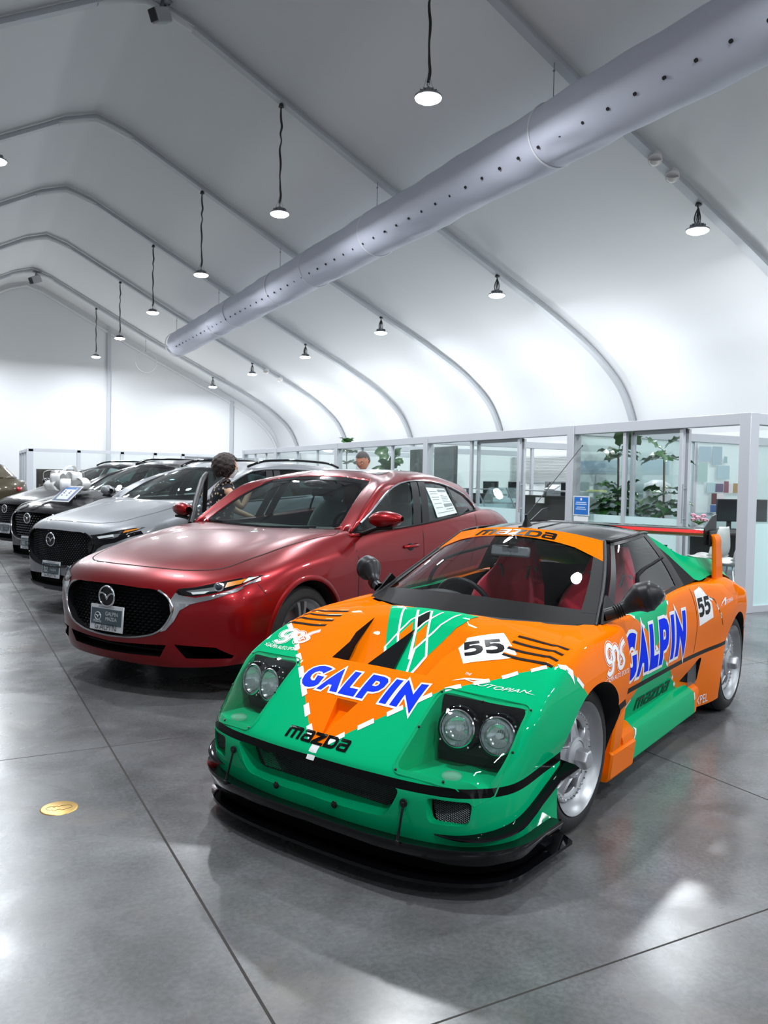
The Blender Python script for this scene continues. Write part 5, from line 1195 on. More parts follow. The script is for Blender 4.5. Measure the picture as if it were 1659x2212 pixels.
# ---- side skirts and arch blocks
def recolor(o, f):
    for p in o.data.polygons: p.material_index = f(p.center)
for s in (-1, 1):
    prof = [(.555, .300), (.600, .290), (.640, .262), (.646, .245), (.634, .125), (.620, .108), (.50, .108)]
    xs = [-.46, -.48, -.60, -.602, -.9, -1.2, -1.38, -1.42, -1.50, -1.56]
    rows = []
    for x in xs:
        k = 1 if x > -1.38 else 1-.0*(x+1.38); z0 = .02*max(0, (-x-.6))*.9
        rows.append([(x, s*(y+(.004 if x > -.5 else 0)), z+z0*(1 if z < .2 else .6)) for y, z in prof])
    mb = MB(); mb.grid(rows); mb.add(rows[0], [tuple(range(len(prof)))]); mb.add(rows[-1], [tuple(range(len(prof)))])
    sk = mb.build('side_skirt', [M_OR, M_GR], racer, smooth=28)
    bm = bmesh.new(); bm.from_mesh(sk.data)
    for a, b in (((-.63, .30), (-.53, .10)), ((-1.46, .30), (-1.56, .10))):
        co, no = sline(a, b); bmesh.ops.bisect_plane(bm, geom=bm.verts[:]+bm.edges[:]+bm.faces[:], plane_co=co, plane_no=no)
    bm.to_mesh(sk.data); bm.free(); recolor(sk, lambda c: 1 if (-1.46-(.30-c.z)*.5) < c.x < (-.63+(.30-c.z)*.5) else 0)
    for a, b in (((-.632, .265), (-.605, .225)), ((-.585, .185), (-.56, .14)), ((-1.475, .26), (-1.50, .22))):
        bvs = bvh_of(sk); dash(racer, bvs, (a, b), .015, s)
    # front block behind the wheel
    mb = MB(); pr = [(.56, .42), (.668, .415), (.672, .405), (.655, .24), (.648, .22), (.56, .22)]
    mb.grid([[(x, s*(y+dy), z) for y, z in pr+[pr[0]]] for x, dy in ((-.320, -.008), (-.332, 0), (-.420, -.002), (-.430, -.012))])
    for q in (0, -1): mb.add([(-.320 if q == 0 else -.430, s*(y-.008 if q == 0 else y-.012), z) for y, z in pr], [tuple(range(len(pr)))])
    mb.build('arch_block', M_OR, racer, smooth=30)
    mb = MB(); pr = [(.56, .235), (.652, .232), (.660, .222), (.648, .118), (.636, .102), (.56, .102)]
    mb.grid([[(x, s*(y+dy), z) for y, z in pr+[pr[0]]] for x, dy in ((-.318, -.008), (-.330, 0), (-.585, .0), (-.60, -.01))])
    for x, dy in ((-.318, -.008), (-.60, -.01)): mb.add([(x, s*(y+dy), z) for y, z in pr], [tuple(range(len(pr)))])
    mb.build('skirt_foot', M_OR, racer, smooth=30)
    # intake mesh and frame
    wire_mesh('intake_mesh', (-1.53, s*.615, .36), (1, 0, 0), (0, 0, 1), .16, .15, 0, .014, .0008, racer)
# ---- greenhouse
base = [(.0, 0, .792), (-.07, .30, .785), (-.262, .585, .766), (-.30, .603, .770), (-.70, .600, .785), (-1.10, .592, .812), (-1.36, .588, .832), (-1.43, .584, .835)]
midl = [(-.36, 0, .975), (-.40, .27, .962), (-.54, .50, .925), (-.57, .522, .922), (-.80, .535, .935), (-1.12, .525, .955), (-1.335, .515, .965), (-1.40, .508, .965)]
roof = [(-.735, 0, 1.128), (-.745, .21, 1.118), (-.785, .398, 1.084), (-.815, .418, 1.082), (-.95, .434, 1.094), (-1.15, .424, 1.104), (-1.31, .402, 1.106), (-1.38, .392, 1.100)]
G_ = surf([base, midl, roof], 8, 8, sj=(2, 3))
M_WS = glass('racer_glass', (.90, .93, .92), .9, 1.5); M_WS2 = glass('racer_side_glass', (.82, .86, .87), .9, 1.5)
def sub(Gd, i0, i1, j0, j1): return [[tuple(Gd[i][j]) for j in range(j0, j1+1)] for i in range(i0, i1+1)]
nr = len(G_)-1
for s in (1,):
    g = MB(); g.grid(sub(G_, 0, nr, 0, 17)); g.mirror(); ws = g.build('windshield', [M_WS, M_KV, M_OR], racer, smooth=60)
    # frit and sun strip by region
    bm = bmesh.new(); bm.from_mesh(ws.data)
    for f in bm.faces: pass
    def bis(co, no): bmesh.ops.bisect_plane(bm, geom=bm.verts[:]+bm.edges[:]+bm.faces[:], plane_co=co, plane_no=no)
    bis(Vector((-.155, 0, .84)), Vector((.25, 0, -1)).normalized())
    bis(Vector((-.66, 0, 1.086)), Vector((.02, 0, 1)))
    bm.to_mesh(ws.data); bm.free()
BVW = bvh_of(ws)
wsf = []
def wsp(u, v):
    """windshield parameter point: u -1..1 across, v 0..1 up"""
    a = abs(u)*16; j = min(int(a), 15); f = a-j; i_ = min(int(v*nr), nr-1); g_ = v*nr-i_
    p = (Vector(G_[i_][j])*(1-f)+Vector(G_[i_][j+1])*f)*(1-g_)+(Vector(G_[i_+1][j])*(1-f)+Vector(G_[i_+1][j+1])*f)*g_
    return Vector((p.x, p.y*(1 if u >= 0 else -1), p.z))
def ws_patch(name, m, u0, u1, v0f, v1f, off, nu=40, nv=4, parent=racer):
    rows = []
    for i in range(nu+1):
        u = u0+(u1-u0)*i/nu; rows.append([wsp(u, v0f(u)+(v1f(u)-v0f(u))*k/nv)+Vector((.55, 0, .83))*off for k in range(nv+1)])
    return MB().grid(rows).build(name, m, parent, smooth=60)
M_FRIT = mat('frit_black', (.004, .004, .004), .5, spec=.12)
ws_patch('glass_border', M_FRIT, -1, 1, lambda u: 0, lambda u: .17-.03*u*u, .003)
ws_patch('sun_strip', M_OR, -1, 1, lambda u: .875-.10*u*u-.08*max(0, abs(u)-.7)*2, lambda u: 1.0, .004)
for s in (-1, 1): ws_patch('glass_border', M_FRIT, s*.90, s*1.0, lambda u: .12, lambda u: .80, .0035, 5, 16)
def ws_mp(u, v): return wsp(-.52+.98*u, .885+.085*v-.055*(-.52+.98*u)**2)+Vector((.55, 0, .83))*.006
for g in MAZ:
    o2, h2 = g if isinstance(g, tuple) else (g, [])
    loops = [[Vector((a, b, 0)) for a, b in o2]]+[[Vector((a, b, 0)) for a, b in q] for q in h2]; flat = [v for l in loops for v in l]; tr = tessellate_polygon(loops)
    bm = bmesh.new(); vs = [bm.verts.new(v) for v in flat]
    for t3 in tr:
        try: bm.faces.new([vs[i] for i in t3])
        except ValueError: pass
    x = 0
    while x < 6.5: bmesh.ops.bisect_plane(bm, geom=bm.verts[:]+bm.edges[:]+bm.faces[:], plane_co=(x, 0, 0), plane_no=(1, 0, 0)); x += .25
    for v in bm.verts: v.co = ws_mp(v.co.x/6.48, v.co.y)
    me = bpy.data.meshes.new('letter'); bm.to_mesh(me); bm.free(); me.materials.append(M_KV); lo_ = bpy.data.objects.new('letter', me); COL.objects.link(lo_); lo_.parent = racer
# A pillars, roof skin, side glass, black surrounds
for s in (-1, 1): g = MB(); g.grid([[(x, s*y, z) for x, y, z in r] for r in sub(G_, 0, nr, 16, 24)]); g.build('pillar', M_GB, racer, smooth=50)
for s in (-1, 1):
    g = MB(); g.grid([[(x, s*y, z) for x, y, z in r] for r in sub(G_, 0, nr, 24, 48)]); g.build('side_window', M_WS2, racer, smooth=60)
    g = MB(); g.grid([[(x, s*(y+.003), z) for x, y, z in r] for r in sub(G_, 0, nr, 46, 56)]); g.build('window_pillar', M_SB, racer, smooth=60)
    # frame strips: sill, front triangle, top
    def strip(j0, j1, i0, i1, off=.004): g = MB(); g.grid([[(x, s*(y+off), z) for x, y, z in r] for r in sub(G_, i0, i1, j0, j1)]); return g.build('window_frame', M_SB, racer, smooth=60)
    strip(24, 48, 0, 1); strip(24, 48, nr-1, nr); strip(24, 26, 0, nr)
    # small sliding pane outlined by a thick loop
    def gp(fj, fi): j = int(fj); a = fj-j; i_ = min(int(fi), nr-1); b = fi-i_; p = (Vector(G_[i_][j])*(1-a)+Vector(G_[i_][j+1])*a)*(1-b)+(Vector(G_[i_+1][j])*(1-a)+Vector(G_[i_+1][j+1])*a)*b; return Vector((p.x, s*(p.y+.006), p.z))
    lp = [(33.5, .8), (33.0, 5.0), (33.5, 7.2), (35.5, 8.0), (40, 8.5), (46.3, 9.0)]
    MB().tube([gp(*q) for q in [(a, b) for a, b, _ in spl([(a, b, 0) for a, b in lp], 5)]], .0115, 6, sq=.7).build('sliding_pane_frame', M_MB, racer, smooth=60)
rf = []
for k, v in enumerate(np.linspace(1, 0, 9)):
    row = []
    for j in range(16, 57):
        if j >= 24 or True: p = G_[nr][j]; row.append((p[0], p[1]*v, 1.150-(1.150-p[2])*v**2.2-.02*max(0, (p[0]+.9))/.1*(1-v)*0))
    rf.append(row)
g = MB(); P_ = [[(p[0], p[1], p[2]) for p in (G_[nr][j] for j in range(24, 57))]]
# roof: rows across from edge to centre, front edge follows the glass
front = [tuple(G_[nr][j]) for j in range(0, 18)]      # centre to corner along the glass top
side = [tuple(G_[nr][j]) for j in range(24, 57)]
rows = []
for i in range(33):
    e = side[i]; u = i/32; row = []
    for k in range(18):
        v = k/17; fx = front[k][0]; x = e[0]*(1-(1-u)**1.0*(1-v)*0); xr_ = fx+(side[-1][0]-fx)*u; xx = xr_+(e[0]-(front[17][0]+(side[-1][0]-front[17][0])*u))*v
        zc = front[k][2]+(1.146-front[k][2])*math.sin(min(1, u*2.2)*math.pi/2)*(1-v**2.5) if u < .46 else front[0][2]+(1.146-front[0][2])*(1-v**2.5)+(e[2]-front[0][2])*(v**2.5)
        zc = (front[k][2]*(1-min(1, u*2.2))+((1.148-.030*max(0, u-.6))*(1-v**2.4)+e[2]*v**2.4)*min(1, u*2.2))
        row.append((xx, e[1]*v if True else 0, zc))
    rows.append(row)
g = MB(); g.grid(rows); g.mirror(); g.build('roof', M_GB, racer, smooth=60, weld=1e-4)
BVRF = bvh_of(bpy.data.objects['roof'])
for y in (-.055, .055):
    hp_ = [BVRF.ray_cast(Vector((x, y, 2)), Vector((0, 0, -1)))[0] for x in np.linspace(-.79, -1.34, 14)]; hp_ = [h for h in hp_ if h]; MB().tube(hp_, .005, 6).build('roof_hinge_seam', M_SB, racer, smooth=60)
for s in (-1, 1): MB().tube([(p[0], s*(p[1]+.006), p[2]+.002) for p in [G_[nr][j] for j in range(17, 57)]], .007, 6).build('drip_rail', M_GB, racer, smooth=60)
for s in (-1, 1): MB().tube([(G_[i][17][0], s*(G_[i][17][1]+.004), G_[i][17][2]) for i in range(nr+1)], .009, 8).build('windshield_seal', M_SB, racer, smooth=60)
ant = thing_part('antenna', racer); MB().lathe([(.028, 0), (.022, .012), (.010, .035), (.006, .06), (0, .062)], (-.81, -.02, 1.138), (.25, .0, 1), 16).build('antenna_base', M_SB, ant, smooth=50); MB().tube([(-.80, -.02, 1.19), (-1.463, -.02, 1.577)], .0022, 6).build('antenna_rod', M_SB, ant)
MB().lathe([(0, -.006), (.005, 0), (0, .006)], (-1.463, -.02, 1.577), (0, 0, 1), 8).build('antenna_tip', M_SB, ant)
# ---- rear clamshell and buttresses
rc = [[(-1.38, 0, 1.135), (-1.38, .22, 1.130), (-1.38, .385, 1.100), (-1.39, .400, 1.070)],
      [(-1.52, 0, 1.085), (-1.52, .24, 1.078), (-1.52, .425, 1.045), (-1.54, .455, .985)],
      [(-1.72, 0, 1.00), (-1.72, .26, .995), (-1.72, .475, .970), (-1.74, .552, .835)],
      [(-1.95, 0, .955), (-1.95, .28, .955), (-1.95, .50, .940), (-1.95, .572, .845)],
      [(-2.15, 0, .93), (-2.15, .28, .932), (-2.15, .505, .925), (-2.15, .575, .840)],
      [(-2.45, 0, .86), (-2.45, .28, .862), (-2.45, .48, .855), (-2.47, .55, .78)],
      [(-2.62, 0, .76), (-2.62, .28, .76), (-2.62, .45, .76), (-2.62, .52, .73)]]
S_ = surf(rc, 5, 5, sj=(2,)); g = MB(); g.grid([[tuple(p) for p in r] for r in S_]); g.mirror(); g.build('rear_clamshell', M_GR, racer, smooth=40, weld=1e-4)
for s in (-1, 1):
    MB().add([(-1.37, s*.398, 1.10), (-1.385, s*.404, 1.070), (-1.53, s*.46, .985), (-1.735, s*.555, .832), (-1.43, s*.588, .828), (-1.40, s*.512, .965)], [(0, 1, 2, 5), (2, 3, 4, 5)]).build('quarter_panel_trim', M_MB, racer)
    for x in (-1.62, -1.70, -1.78): MB().box((x, s*.30, 1.03-.35*(-x-1.6)), (.012, .26, .006), (0, R(22), 0)).build('deck_slat', M_MB, racer)
# ---- rear wing
wg = thing_part('rear_wing', racer); prof = [(-1.95, 1.085), (-1.965, 1.103), (-2.0, 1.112), (-2.06, 1.110), (-2.13, 1.104), (-2.19, 1.110), (-2.20, 1.106), (-2.13, 1.088), (-2.05, 1.066), (-1.99, 1.062), (-1.96, 1.070)]
g = MB(); k_ = len(prof); ys = np.linspace(-.55, .55, 13); g.grid([[(x, y, z) for x, z in prof+[prof[0]]] for y in ys])
for y in (-.55, .55): g.add([(x, y, z) for x, z in prof], [tuple(range(k_))])
wo = g.build('wing_blade', [M_GB, mat('wing_red', (.75, .012, .012), .25, coat=1.0)], wg, smooth=35)
for p in wo.data.polygons:
    if p.center.x > -2.01 and 1.072 < p.center.z < 1.106: p.material_index = 1
for s in (-1, 1):
    MB().prism([(-1.90, 1.02), (-1.90, 1.115), (-2.06, 1.185), (-2.14, 1.195), (-2.14, 1.03), (-2.02, 1.015)], (0, s*.553-.003, 0), (1, 0, 0), (0, 0, 1), .006).build('end_plate', M_SB, wg)
    # orange fin: upright with a hooked top reaching the wing
    pth = [(.592, .78), (.592, .90), (.590, 1.00), (.586, 1.055), (.572, 1.078), (.552, 1.080)]
    rows = []
    for y, z in [(a, b) for a, b, _ in spl([(a, b, 0) for a, b in pth], 4)]:
        x0 = -1.955-.10*max(0, 1.0-z)**1.3; x1 = -2.085-.25*max(0, (1.0-z)); d = .012
        rows.append([(x0, s*(y-d), z), (x0+.006, s*y, z), (x0, s*(y+d), z), (x1, s*(y+d*.5), z+.0), (x1, s*(y-d*.5), z), (x0, s*(y-d), z)])
    g = MB(); g.grid(rows); g.add(rows[-1][:-1], [(0, 1, 2, 3, 4)]); g.build('wing_upright', M_OR, wg, smooth=50)
    MB().box((-2.0, s*.566, 1.055), (.13, .012, .09)).build('wing_bracket', M_SB, wg, bevel=.004)
    # raised shoulder flare over the rear wheel
    fl = [[(-1.80, .66, .735), (-1.83, .675, .765), (-1.86, .62, .80), (-1.88, .58, .815)], [(-2.0, .715, .74), (-2.0, .70, .79), (-2.0, .65, .822), (-2.0, .585, .83)], [(-2.27, .735, .70), (-2.27, .715, .765), (-2.27, .66, .80), (-2.27, .585, .81)], [(-2.5, .715, .65), (-2.5, .70, .70), (-2.5, .65, .73), (-2.5, .585, .745)], [(-2.62, .67, .60), (-2.62, .66, .63), (-2.62, .62, .66), (-2.62, .57, .68)]]
    g = MB(); g.grid([[(p[0], s*p[1]*(rear_k(p[0]) if p[1] > .56 else 1), p[2]) for p in r] for r in surf(fl, 4, 4)]); g.build('fender_flare', M_OR, racer, smooth=60)
# ---- mirrors
for s in (-1, 1):
    mt = thing_part('door_mirror', racer)
    mm = mat('mirror_black', (.010, .011, .013), .40, spec=.35)
    pts = [(-.335, s*.602, .806), (-.352, s*.64, .820), (-.368, s*.665, .834), (-.405, s*.705, .862)]
    path = spl([(-.335, s*.600, .806), (-.356, s*.640, .822), (-.382, s*.672, .845), (-.405, s*.700, .868), (-.420, s*.730, .886), (-.428, s*.765, .896), (-.432, s*.795, .900), (-.433, s*.812, .900)], 4)
    rad = [p[0] for p in spl([(.027, 0, 0), (.027, 0, 0), (.031, 0, 0), (.050, 0, 0), (.066, 0, 0), (.064, 0, 0), (.040, 0, 0), (.006, 0, 0)], 4)]
    rows = []
    for i, p in enumerate(path):
        p = Vector(p); d = (Vector(path[min(i+1, len(path)-1)])-Vector(path[max(i-1, 0)])).normalized(); x_ = Vector((1, 0, 0)); x_ = (x_-d*x_.dot(d)).normalized(); z_ = x_.cross(d)
        rows.append([p+x_*rad[i]*math.cos(a)*(1.0 if math.cos(a) > 0 else .8)+z_*rad[i]*.98*math.sin(a) for a in np.linspace(0, 2*math.pi, 25)])
    MB().grid(rows).build('mirror_shell', mm, mt, smooth=60)
    MB().sphere((-.475, s*.755, .893), .052, 20, 8, sc=(.12, 1.0, .9)).build('mirror_glass', mat('mirror_glass', (.8, .8, .8), .02, 1.0), mt, smooth=60)
    for k in range(4):
        p = Vector(pts[1])+(Vector(pts[2])-Vector(pts[1]))*(k*.3); MB().lathe([(.027, -.003), (.031, 0), (.027, .003)], p, Vector(pts[2])-Vector(pts[1]), 16).build('bellows', M_SB, mt, smooth=60)
    MB().add([(-.29, s*.606, .772), (-.46, s*.603, .776), (-.48, s*.585, .83), (-.40, s*.575, .88)], [(0, 1, 2, 3)]).build('mirror_sail', M_SB, mt, solid=.01)
# ---- cabin
M_RED = mat('seat_red', (.62, .016, .05), .85, sheen=.3, bump=(50, .3)); M_DASH = mat('dash_black', (.022, .024, .026), .7)
MB().b2((-1.41, -.555, .215), (-.3, .555, .24)).build('cabin_floor', M_DASH, racer)
rows = surf([[(-.18, 0, .74), (-.20, .30, .735), (-.31, .53, .725)], [(-.42, 0, .775), (-.43, .30, .765), (-.47, .54, .735)], [(-.56, 0, .72), (-.56, .30, .71), (-.56, .55, .68)], [(-.60, 0, .55), (-.60, .30, .55), (-.60, .55, .55)]], 5, 5)
g = MB(); g.grid([[tuple(p) for p in r] for r in rows]); g.mirror(); g.build('dashboard', M_DASH, racer, smooth=60, weld=1e-4)
g = MB(); g.sphere((-.44, -.30, .755), .17, 20, 10, sc=(.75, 1, .38)); g.build('instrument_hood', M_DASH, racer, smooth=60)
sw = thing_part('steering_wheel', racer); sc_ = Vector((-.66, -.29, .70)); dx = Vector((0, 1, 0)); dy = Vector((.36, 0, .93)).normalized()
MB().tube([sc_+(dx*math.cos(a)+dy*math.sin(a))*.165 for a in np.linspace(0, 2*math.pi, 33)[:-1]], .014, 8, closed=True).build('wheel_rim', M_SB, sw, smooth=60)
for a in (R(0), R(180), R(270)): MB().tube([sc_, sc_+(dx*math.cos(a)+dy*math.sin(a))*.16], .011, 6).build('wheel_spoke', M_SB, sw, smooth=60)
MB().cyl(sc_-Vector((.02, 0, 0)), sc_+Vector((.03, 0, -.01)), .04, n=16).build('horn_pad', M_SB, sw, smooth=50)
def bucket_seat(y):
    t = thing_part('bucket_seat', racer)
    sec = [(-.78, .40, .19, .13), (-.95, .37, .20, .11), (-1.08, .40, .21, .10), (-1.14, .52, .235, .12), (-1.17, .66, .235, .12), (-1.20, .78, .205, .09), (-1.225, .87, .15, .04), (-1.24, .96, .115, .025), (-1.25, 1.03, .085, .02)]
    rows = []
    for x, z, hw_, wing in sec:
        r = []
        for v in np.linspace(-1, 1, 15):
            up = Vector((.35, 0, .94)) if z < .45 else Vector((.95, 0, .10)); b = max(0, abs(v)-.62)/.38
            p = Vector((x, y+v*hw_, z))+up*wing*b; r.append(p)
        rows.append(r)
    R_ = surf([[tuple(q) for q in r] for r in rows], 4, 1)
    so = MB().grid([[tuple(p) for p in r] for r in R_]).build('seat_shell', M_RED, t, smooth=60); md = so.modifiers.new('s', 'SOLIDIFY'); md.thickness = .055; md.offset = -1
    for s in (-1, 1):
        c = Vector((-1.19, y+s*.10, .835)); pl = [(-.035, -.05), (.035, -.035), (.03, .045), (-.01, .05)]
        if s < 0: pl = [(-a, b) for a, b in pl][::-1]
        pts = [c+Vector((.028+.02*b, a*1.05, b*1.1)) for a, b in round_poly(pl, .012, 3)]
        MB().tube(pts, .009, 6, closed=True).build('harness_slot_rim', mat('slot_grey', (.14, .15, .16), .4), t, smooth=60); MB().add(pts, [tuple(range(len(pts)))]).build('harness_slot', M_MB, t)
    return t
bucket_seat(.27); bucket_seat(-.27)
MB().b2((-1.405, -.55, .24), (-1.37, .55, .90)).build('rear_bulkhead', M_DASH, racer)
rv = thing_part('rearview_mirror', racer); MB().box((-.66, -.03, 1.015), (.02, .215, .055), (0, R(-12), 0)).build('mirror_shell', mat('mirror_grey', (.22, .24, .26), .35), rv, bevel=.012); MB().tube([(-.66, -.03, 1.03), (-.67, -.03, 1.07)], .012, 8).build('mirror_stalk', M_SB, rv); MB().box((-.655, -.035, 1.062), (.04, .085, .012), (0, R(35), 0)).build('toll_tag', M_SB, rv)
# ================================================================= parked production cars
M_GLW = glass('car_windshield', (.70, .82, .78), 1.0, 1.5); M_GLS2 = glass('car_side_glass', (.42, .52, .52), 1.0, 1.5); M_GLP = glass('privacy_glass', (.12, .15, .15), 1.0, 1.5)
M_TRIM = mat('trim_satin_chrome', (.62, .63, .65), .18, 1.0); M_SEATG = mat('seat_grey', (.30, .38, .38), .6); M_DSH2 = mat('dash_dark', (.03, .035, .035), .6); M_PLA = mat('cladding_grey', (.035, .037, .04), .55)
M_AMB = mat('amber_lens', (.80, .25, .01), .2, coat=1.0); M_WLED = mat('led_white', (.85, .88, .9), .15, coat=1.0)
SED = [
 [(1.02,0,.195),(1.01,.25,.195),(.955,.5,.20),(.84,.72,.215),(.74,.80,.225),(.60,.84,.23),(.21,.85,.23),(-.2,.84,.20),(-.4,.83,.19),(-1.0,.82,.19),(-1.6,.82,.19),(-2.1,.83,.20),(-2.5,.85,.23),(-2.9,.83,.25),(-3.2,.76,.27),(-3.42,.62,.28),(-3.5,.35,.28),(-3.52,0,.28)],
 [(1.045,0,.245),(1.035,.25,.245),(.975,.5,.248),(.86,.72,.255),(.76,.82,.265),(.62,.875,.28),(.21,.885,.29),(-.2,.88,.26),(-.4,.87,.25),(-1.0,.865,.25),(-1.6,.865,.25),(-2.1,.875,.26),(-2.5,.89,.29),(-2.9,.87,.31),(-3.2,.79,.33),(-3.44,.65,.34),(-3.53,.35,.34),(-3.55,0,.34)],
 [(1.07,0,.36),(1.055,.25,.36),(.995,.5,.362),(.875,.71,.37),(.775,.825,.38),(.63,.885,.39),(.21,.895,.41),(-.2,.89,.39),(-.4,.882,.38),(-1.0,.872,.36),(-1.6,.872,.36),(-2.1,.885,.38),(-2.5,.90,.41),(-2.9,.885,.43),(-3.2,.80,.44),(-3.46,.67,.45),(-3.55,.35,.45),(-3.57,0,.45)],
 [(1.09,0,.60),(1.07,.25,.60),(1.0,.5,.60),(.90,.70,.605),(.785,.82,.62),(.63,.884,.63),(.21,.905,.68),(-.2,.90,.67),(-.4,.89,.66),(-1.0,.88,.64),(-1.6,.885,.66),(-2.1,.90,.68),(-2.5,.915,.70),(-2.9,.89,.72),(-3.2,.81,.73),(-3.46,.68,.73),(-3.55,.35,.72),(-3.57,0,.72)],
 [(1.045,0,.695),(1.03,.25,.692),(.955,.5,.695),(.84,.68,.715),(.69,.79,.745),(.52,.845,.765),(.21,.87,.81),(-.2,.878,.83),(-.4,.876,.835),(-1,.872,.845),(-1.6,.878,.86),(-2.1,.888,.88),(-2.5,.895,.90),(-2.9,.87,.91),(-3.2,.79,.91),(-3.42,.66,.89),(-3.51,.35,.87),(-3.53,0,.87)],
 [(.90,0,.782),(.885,.25,.78),(.82,.46,.778),(.72,.61,.785),(.58,.69,.815),(.42,.735,.845),(.21,.765,.885),(-.2,.79,.940),(-.37,.80,.958),(-1,.835,.985),(-1.6,.848,1.025),(-2.1,.83,1.06),(-2.5,.785,1.085),(-2.9,.72,1.085),(-3.2,.64,1.06),(-3.4,.55,1.02),(-3.48,.3,1.0),(-3.5,0,1.0)],
 [(.60,0,.862),(.585,.25,.862),(.545,.42,.860),(.47,.52,.868),(.38,.58,.885),(.28,.62,.905),(.12,.66,.932),(-.15,.70,.968),(-.35,.72,.985),(-1,.76,.99),(-1.6,.77,1.02),(-2.1,.75,1.06),(-2.5,.70,1.09),(-2.9,.60,1.09),(-3.1,.48,1.075),(-3.25,.38,1.06),(-3.32,.2,1.05),(-3.34,0,1.05)],
 [(.20,0,.940),(.18,.25,.938),(.15,.38,.938),(.10,.45,.94),(.05,.5,.95),(-.02,.52,.96),(-.1,.55,.97),(-.25,.58,.982),(-.4,.6,.99),(-1,.6,.99),(-1.6,.6,1.0),(-2.1,.6,1.05),(-2.5,.52,1.09),(-2.75,.42,1.095),(-2.9,.35,1.09),(-3.0,.28,1.085),(-3.05,.15,1.08),(-3.06,0,1.08)],
 [(-.08,0,.970),(-.1,0,.970),(-.12,0,.970),(-.15,0,.972),(-.2,0,.975),(-.25,0,.978),(-.3,0,.98),(-.38,0,.98),(-.5,0,.98),(-1,0,.98),(-1.6,0,1.0),(-2.1,0,1.04),(-2.5,0,1.08),(-2.7,0,1.09),(-2.78,0,1.09),(-2.82,0,1.09),(-2.84,0,1.09),(-2.86,0,1.09)]]
SEDG = [
 [(-.30,0,.965),(-.34,.33,.975),(-.42,.66,1.0),(-.40,.76,.975),(-.37,.80,.958),(-.85,.832,.975),(-1.33,.848,1.0),(-1.9,.838,1.04),(-2.3,.805,1.07),(-2.65,.74,1.085),(-2.95,.60,1.085),(-3.02,.32,1.085),(-3.05,0,1.085)],
 [(-.70,0,1.215),(-.72,.31,1.215),(-.76,.60,1.215),(-.70,.70,1.19),(-.66,.745,1.165),(-1.0,.765,1.19),(-1.40,.775,1.22),(-1.9,.765,1.22),(-2.33,.735,1.19),(-2.62,.665,1.16),(-2.76,.53,1.175),(-2.82,.29,1.19),(-2.84,0,1.195)],
 [(-1.12,0,1.392),(-1.13,.27,1.385),(-1.12,.53,1.365),(-1.06,.60,1.352),(-1.0,.655,1.335),(-1.2,.665,1.36),(-1.48,.655,1.40),(-1.9,.64,1.392),(-2.3,.615,1.345),(-2.48,.56,1.335),(-2.50,.50,1.345),(-2.53,.28,1.362),(-2.55,0,1.365)],
 [(-1.24,0,1.425),(-1.25,.25,1.417),(-1.27,.49,1.385),(-1.26,.54,1.378),(-1.24,.575,1.375),(-1.36,.56,1.405),(-1.55,.535,1.425),(-1.95,.50,1.425),(-2.22,.475,1.40),(-2.36,.46,1.378),(-2.38,.43,1.385),(-2.40,.25,1.40),(-2.42,0,1.405)],
 [(-1.55,0,1.45),(-1.55,.12,1.45),(-1.56,.24,1.448),(-1.57,.26,1.447),(-1.58,.27,1.447),(-1.62,.27,1.45),(-1.7,.26,1.452),(-1.9,.25,1.452),(-2.0,.24,1.447),(-2.08,.23,1.442),(-2.1,.2,1.441),(-2.12,.1,1.441),(-2.12,0,1.441)],
 [(-1.75,0,1.455)]*13]
SEDG[5] = [(-1.70-.02*i, 0, 1.455) for i in range(13)]
DLO_SED = [(-.37,.968),(-.66,1.115),(-.95,1.258),(-1.2,1.335),(-1.45,1.362),(-1.9,1.338),(-2.2,1.272),(-2.40,1.195),(-2.45,1.13),(-2.42,1.10),(-2.0,1.065),(-1.6,1.032),(-1.2,1.003),(-.8,.982)]
def yzmap(x): return lambda u, v: (x, u, v)
def xzmap(s): return lambda u, v: (u, s*1.6, v)
def mir(pl): return [(-a, b) for a, b in reversed(pl)]
def plate(parent, x, z, kw=.31, kh=.162):
    t = thing_part('license_plate', parent)
    MB().box((x, 0, z), (.008, kw, kh), (0, R(-4), 0)).build('plate_frame', mat('plate_silver', (.70, .72, .74), .3, .4), t, bevel=.004)
    MB().box((x+.005, 0, z+.008), (.003, kw-.028, kh-.062), (0, R(-4), 0)).build('plate_insert', mat('plate_dark', (.03, .06, .075), .35, coat=.5), t)
    W = mat('plate_print', (.62, .66, .66), .5); K = mat('plate_black', (.01, .01, .015), .5)
    def tx(s, y0, z0, w, m): text_mesh('plate_text', s, t, m, (x+.0095-.07*z0, y0, z+z0), (0, 1, 0), (-.07, 0, 1), w)
    tx('GALPIN', -.005, .018, .115, W); tx('MAZDA', .0, -.012, .105, W); tx("G'ALPI'N", -.10, -.072, .20, K); tx('SAN FERNANDO VALLEY', -.075, .064, .15, K); tx('mazda', -.115, -.030, .075, W)
    winged(t, (x+.0095, -.075, z+.008), .024, W, W, flat=True)
    return t
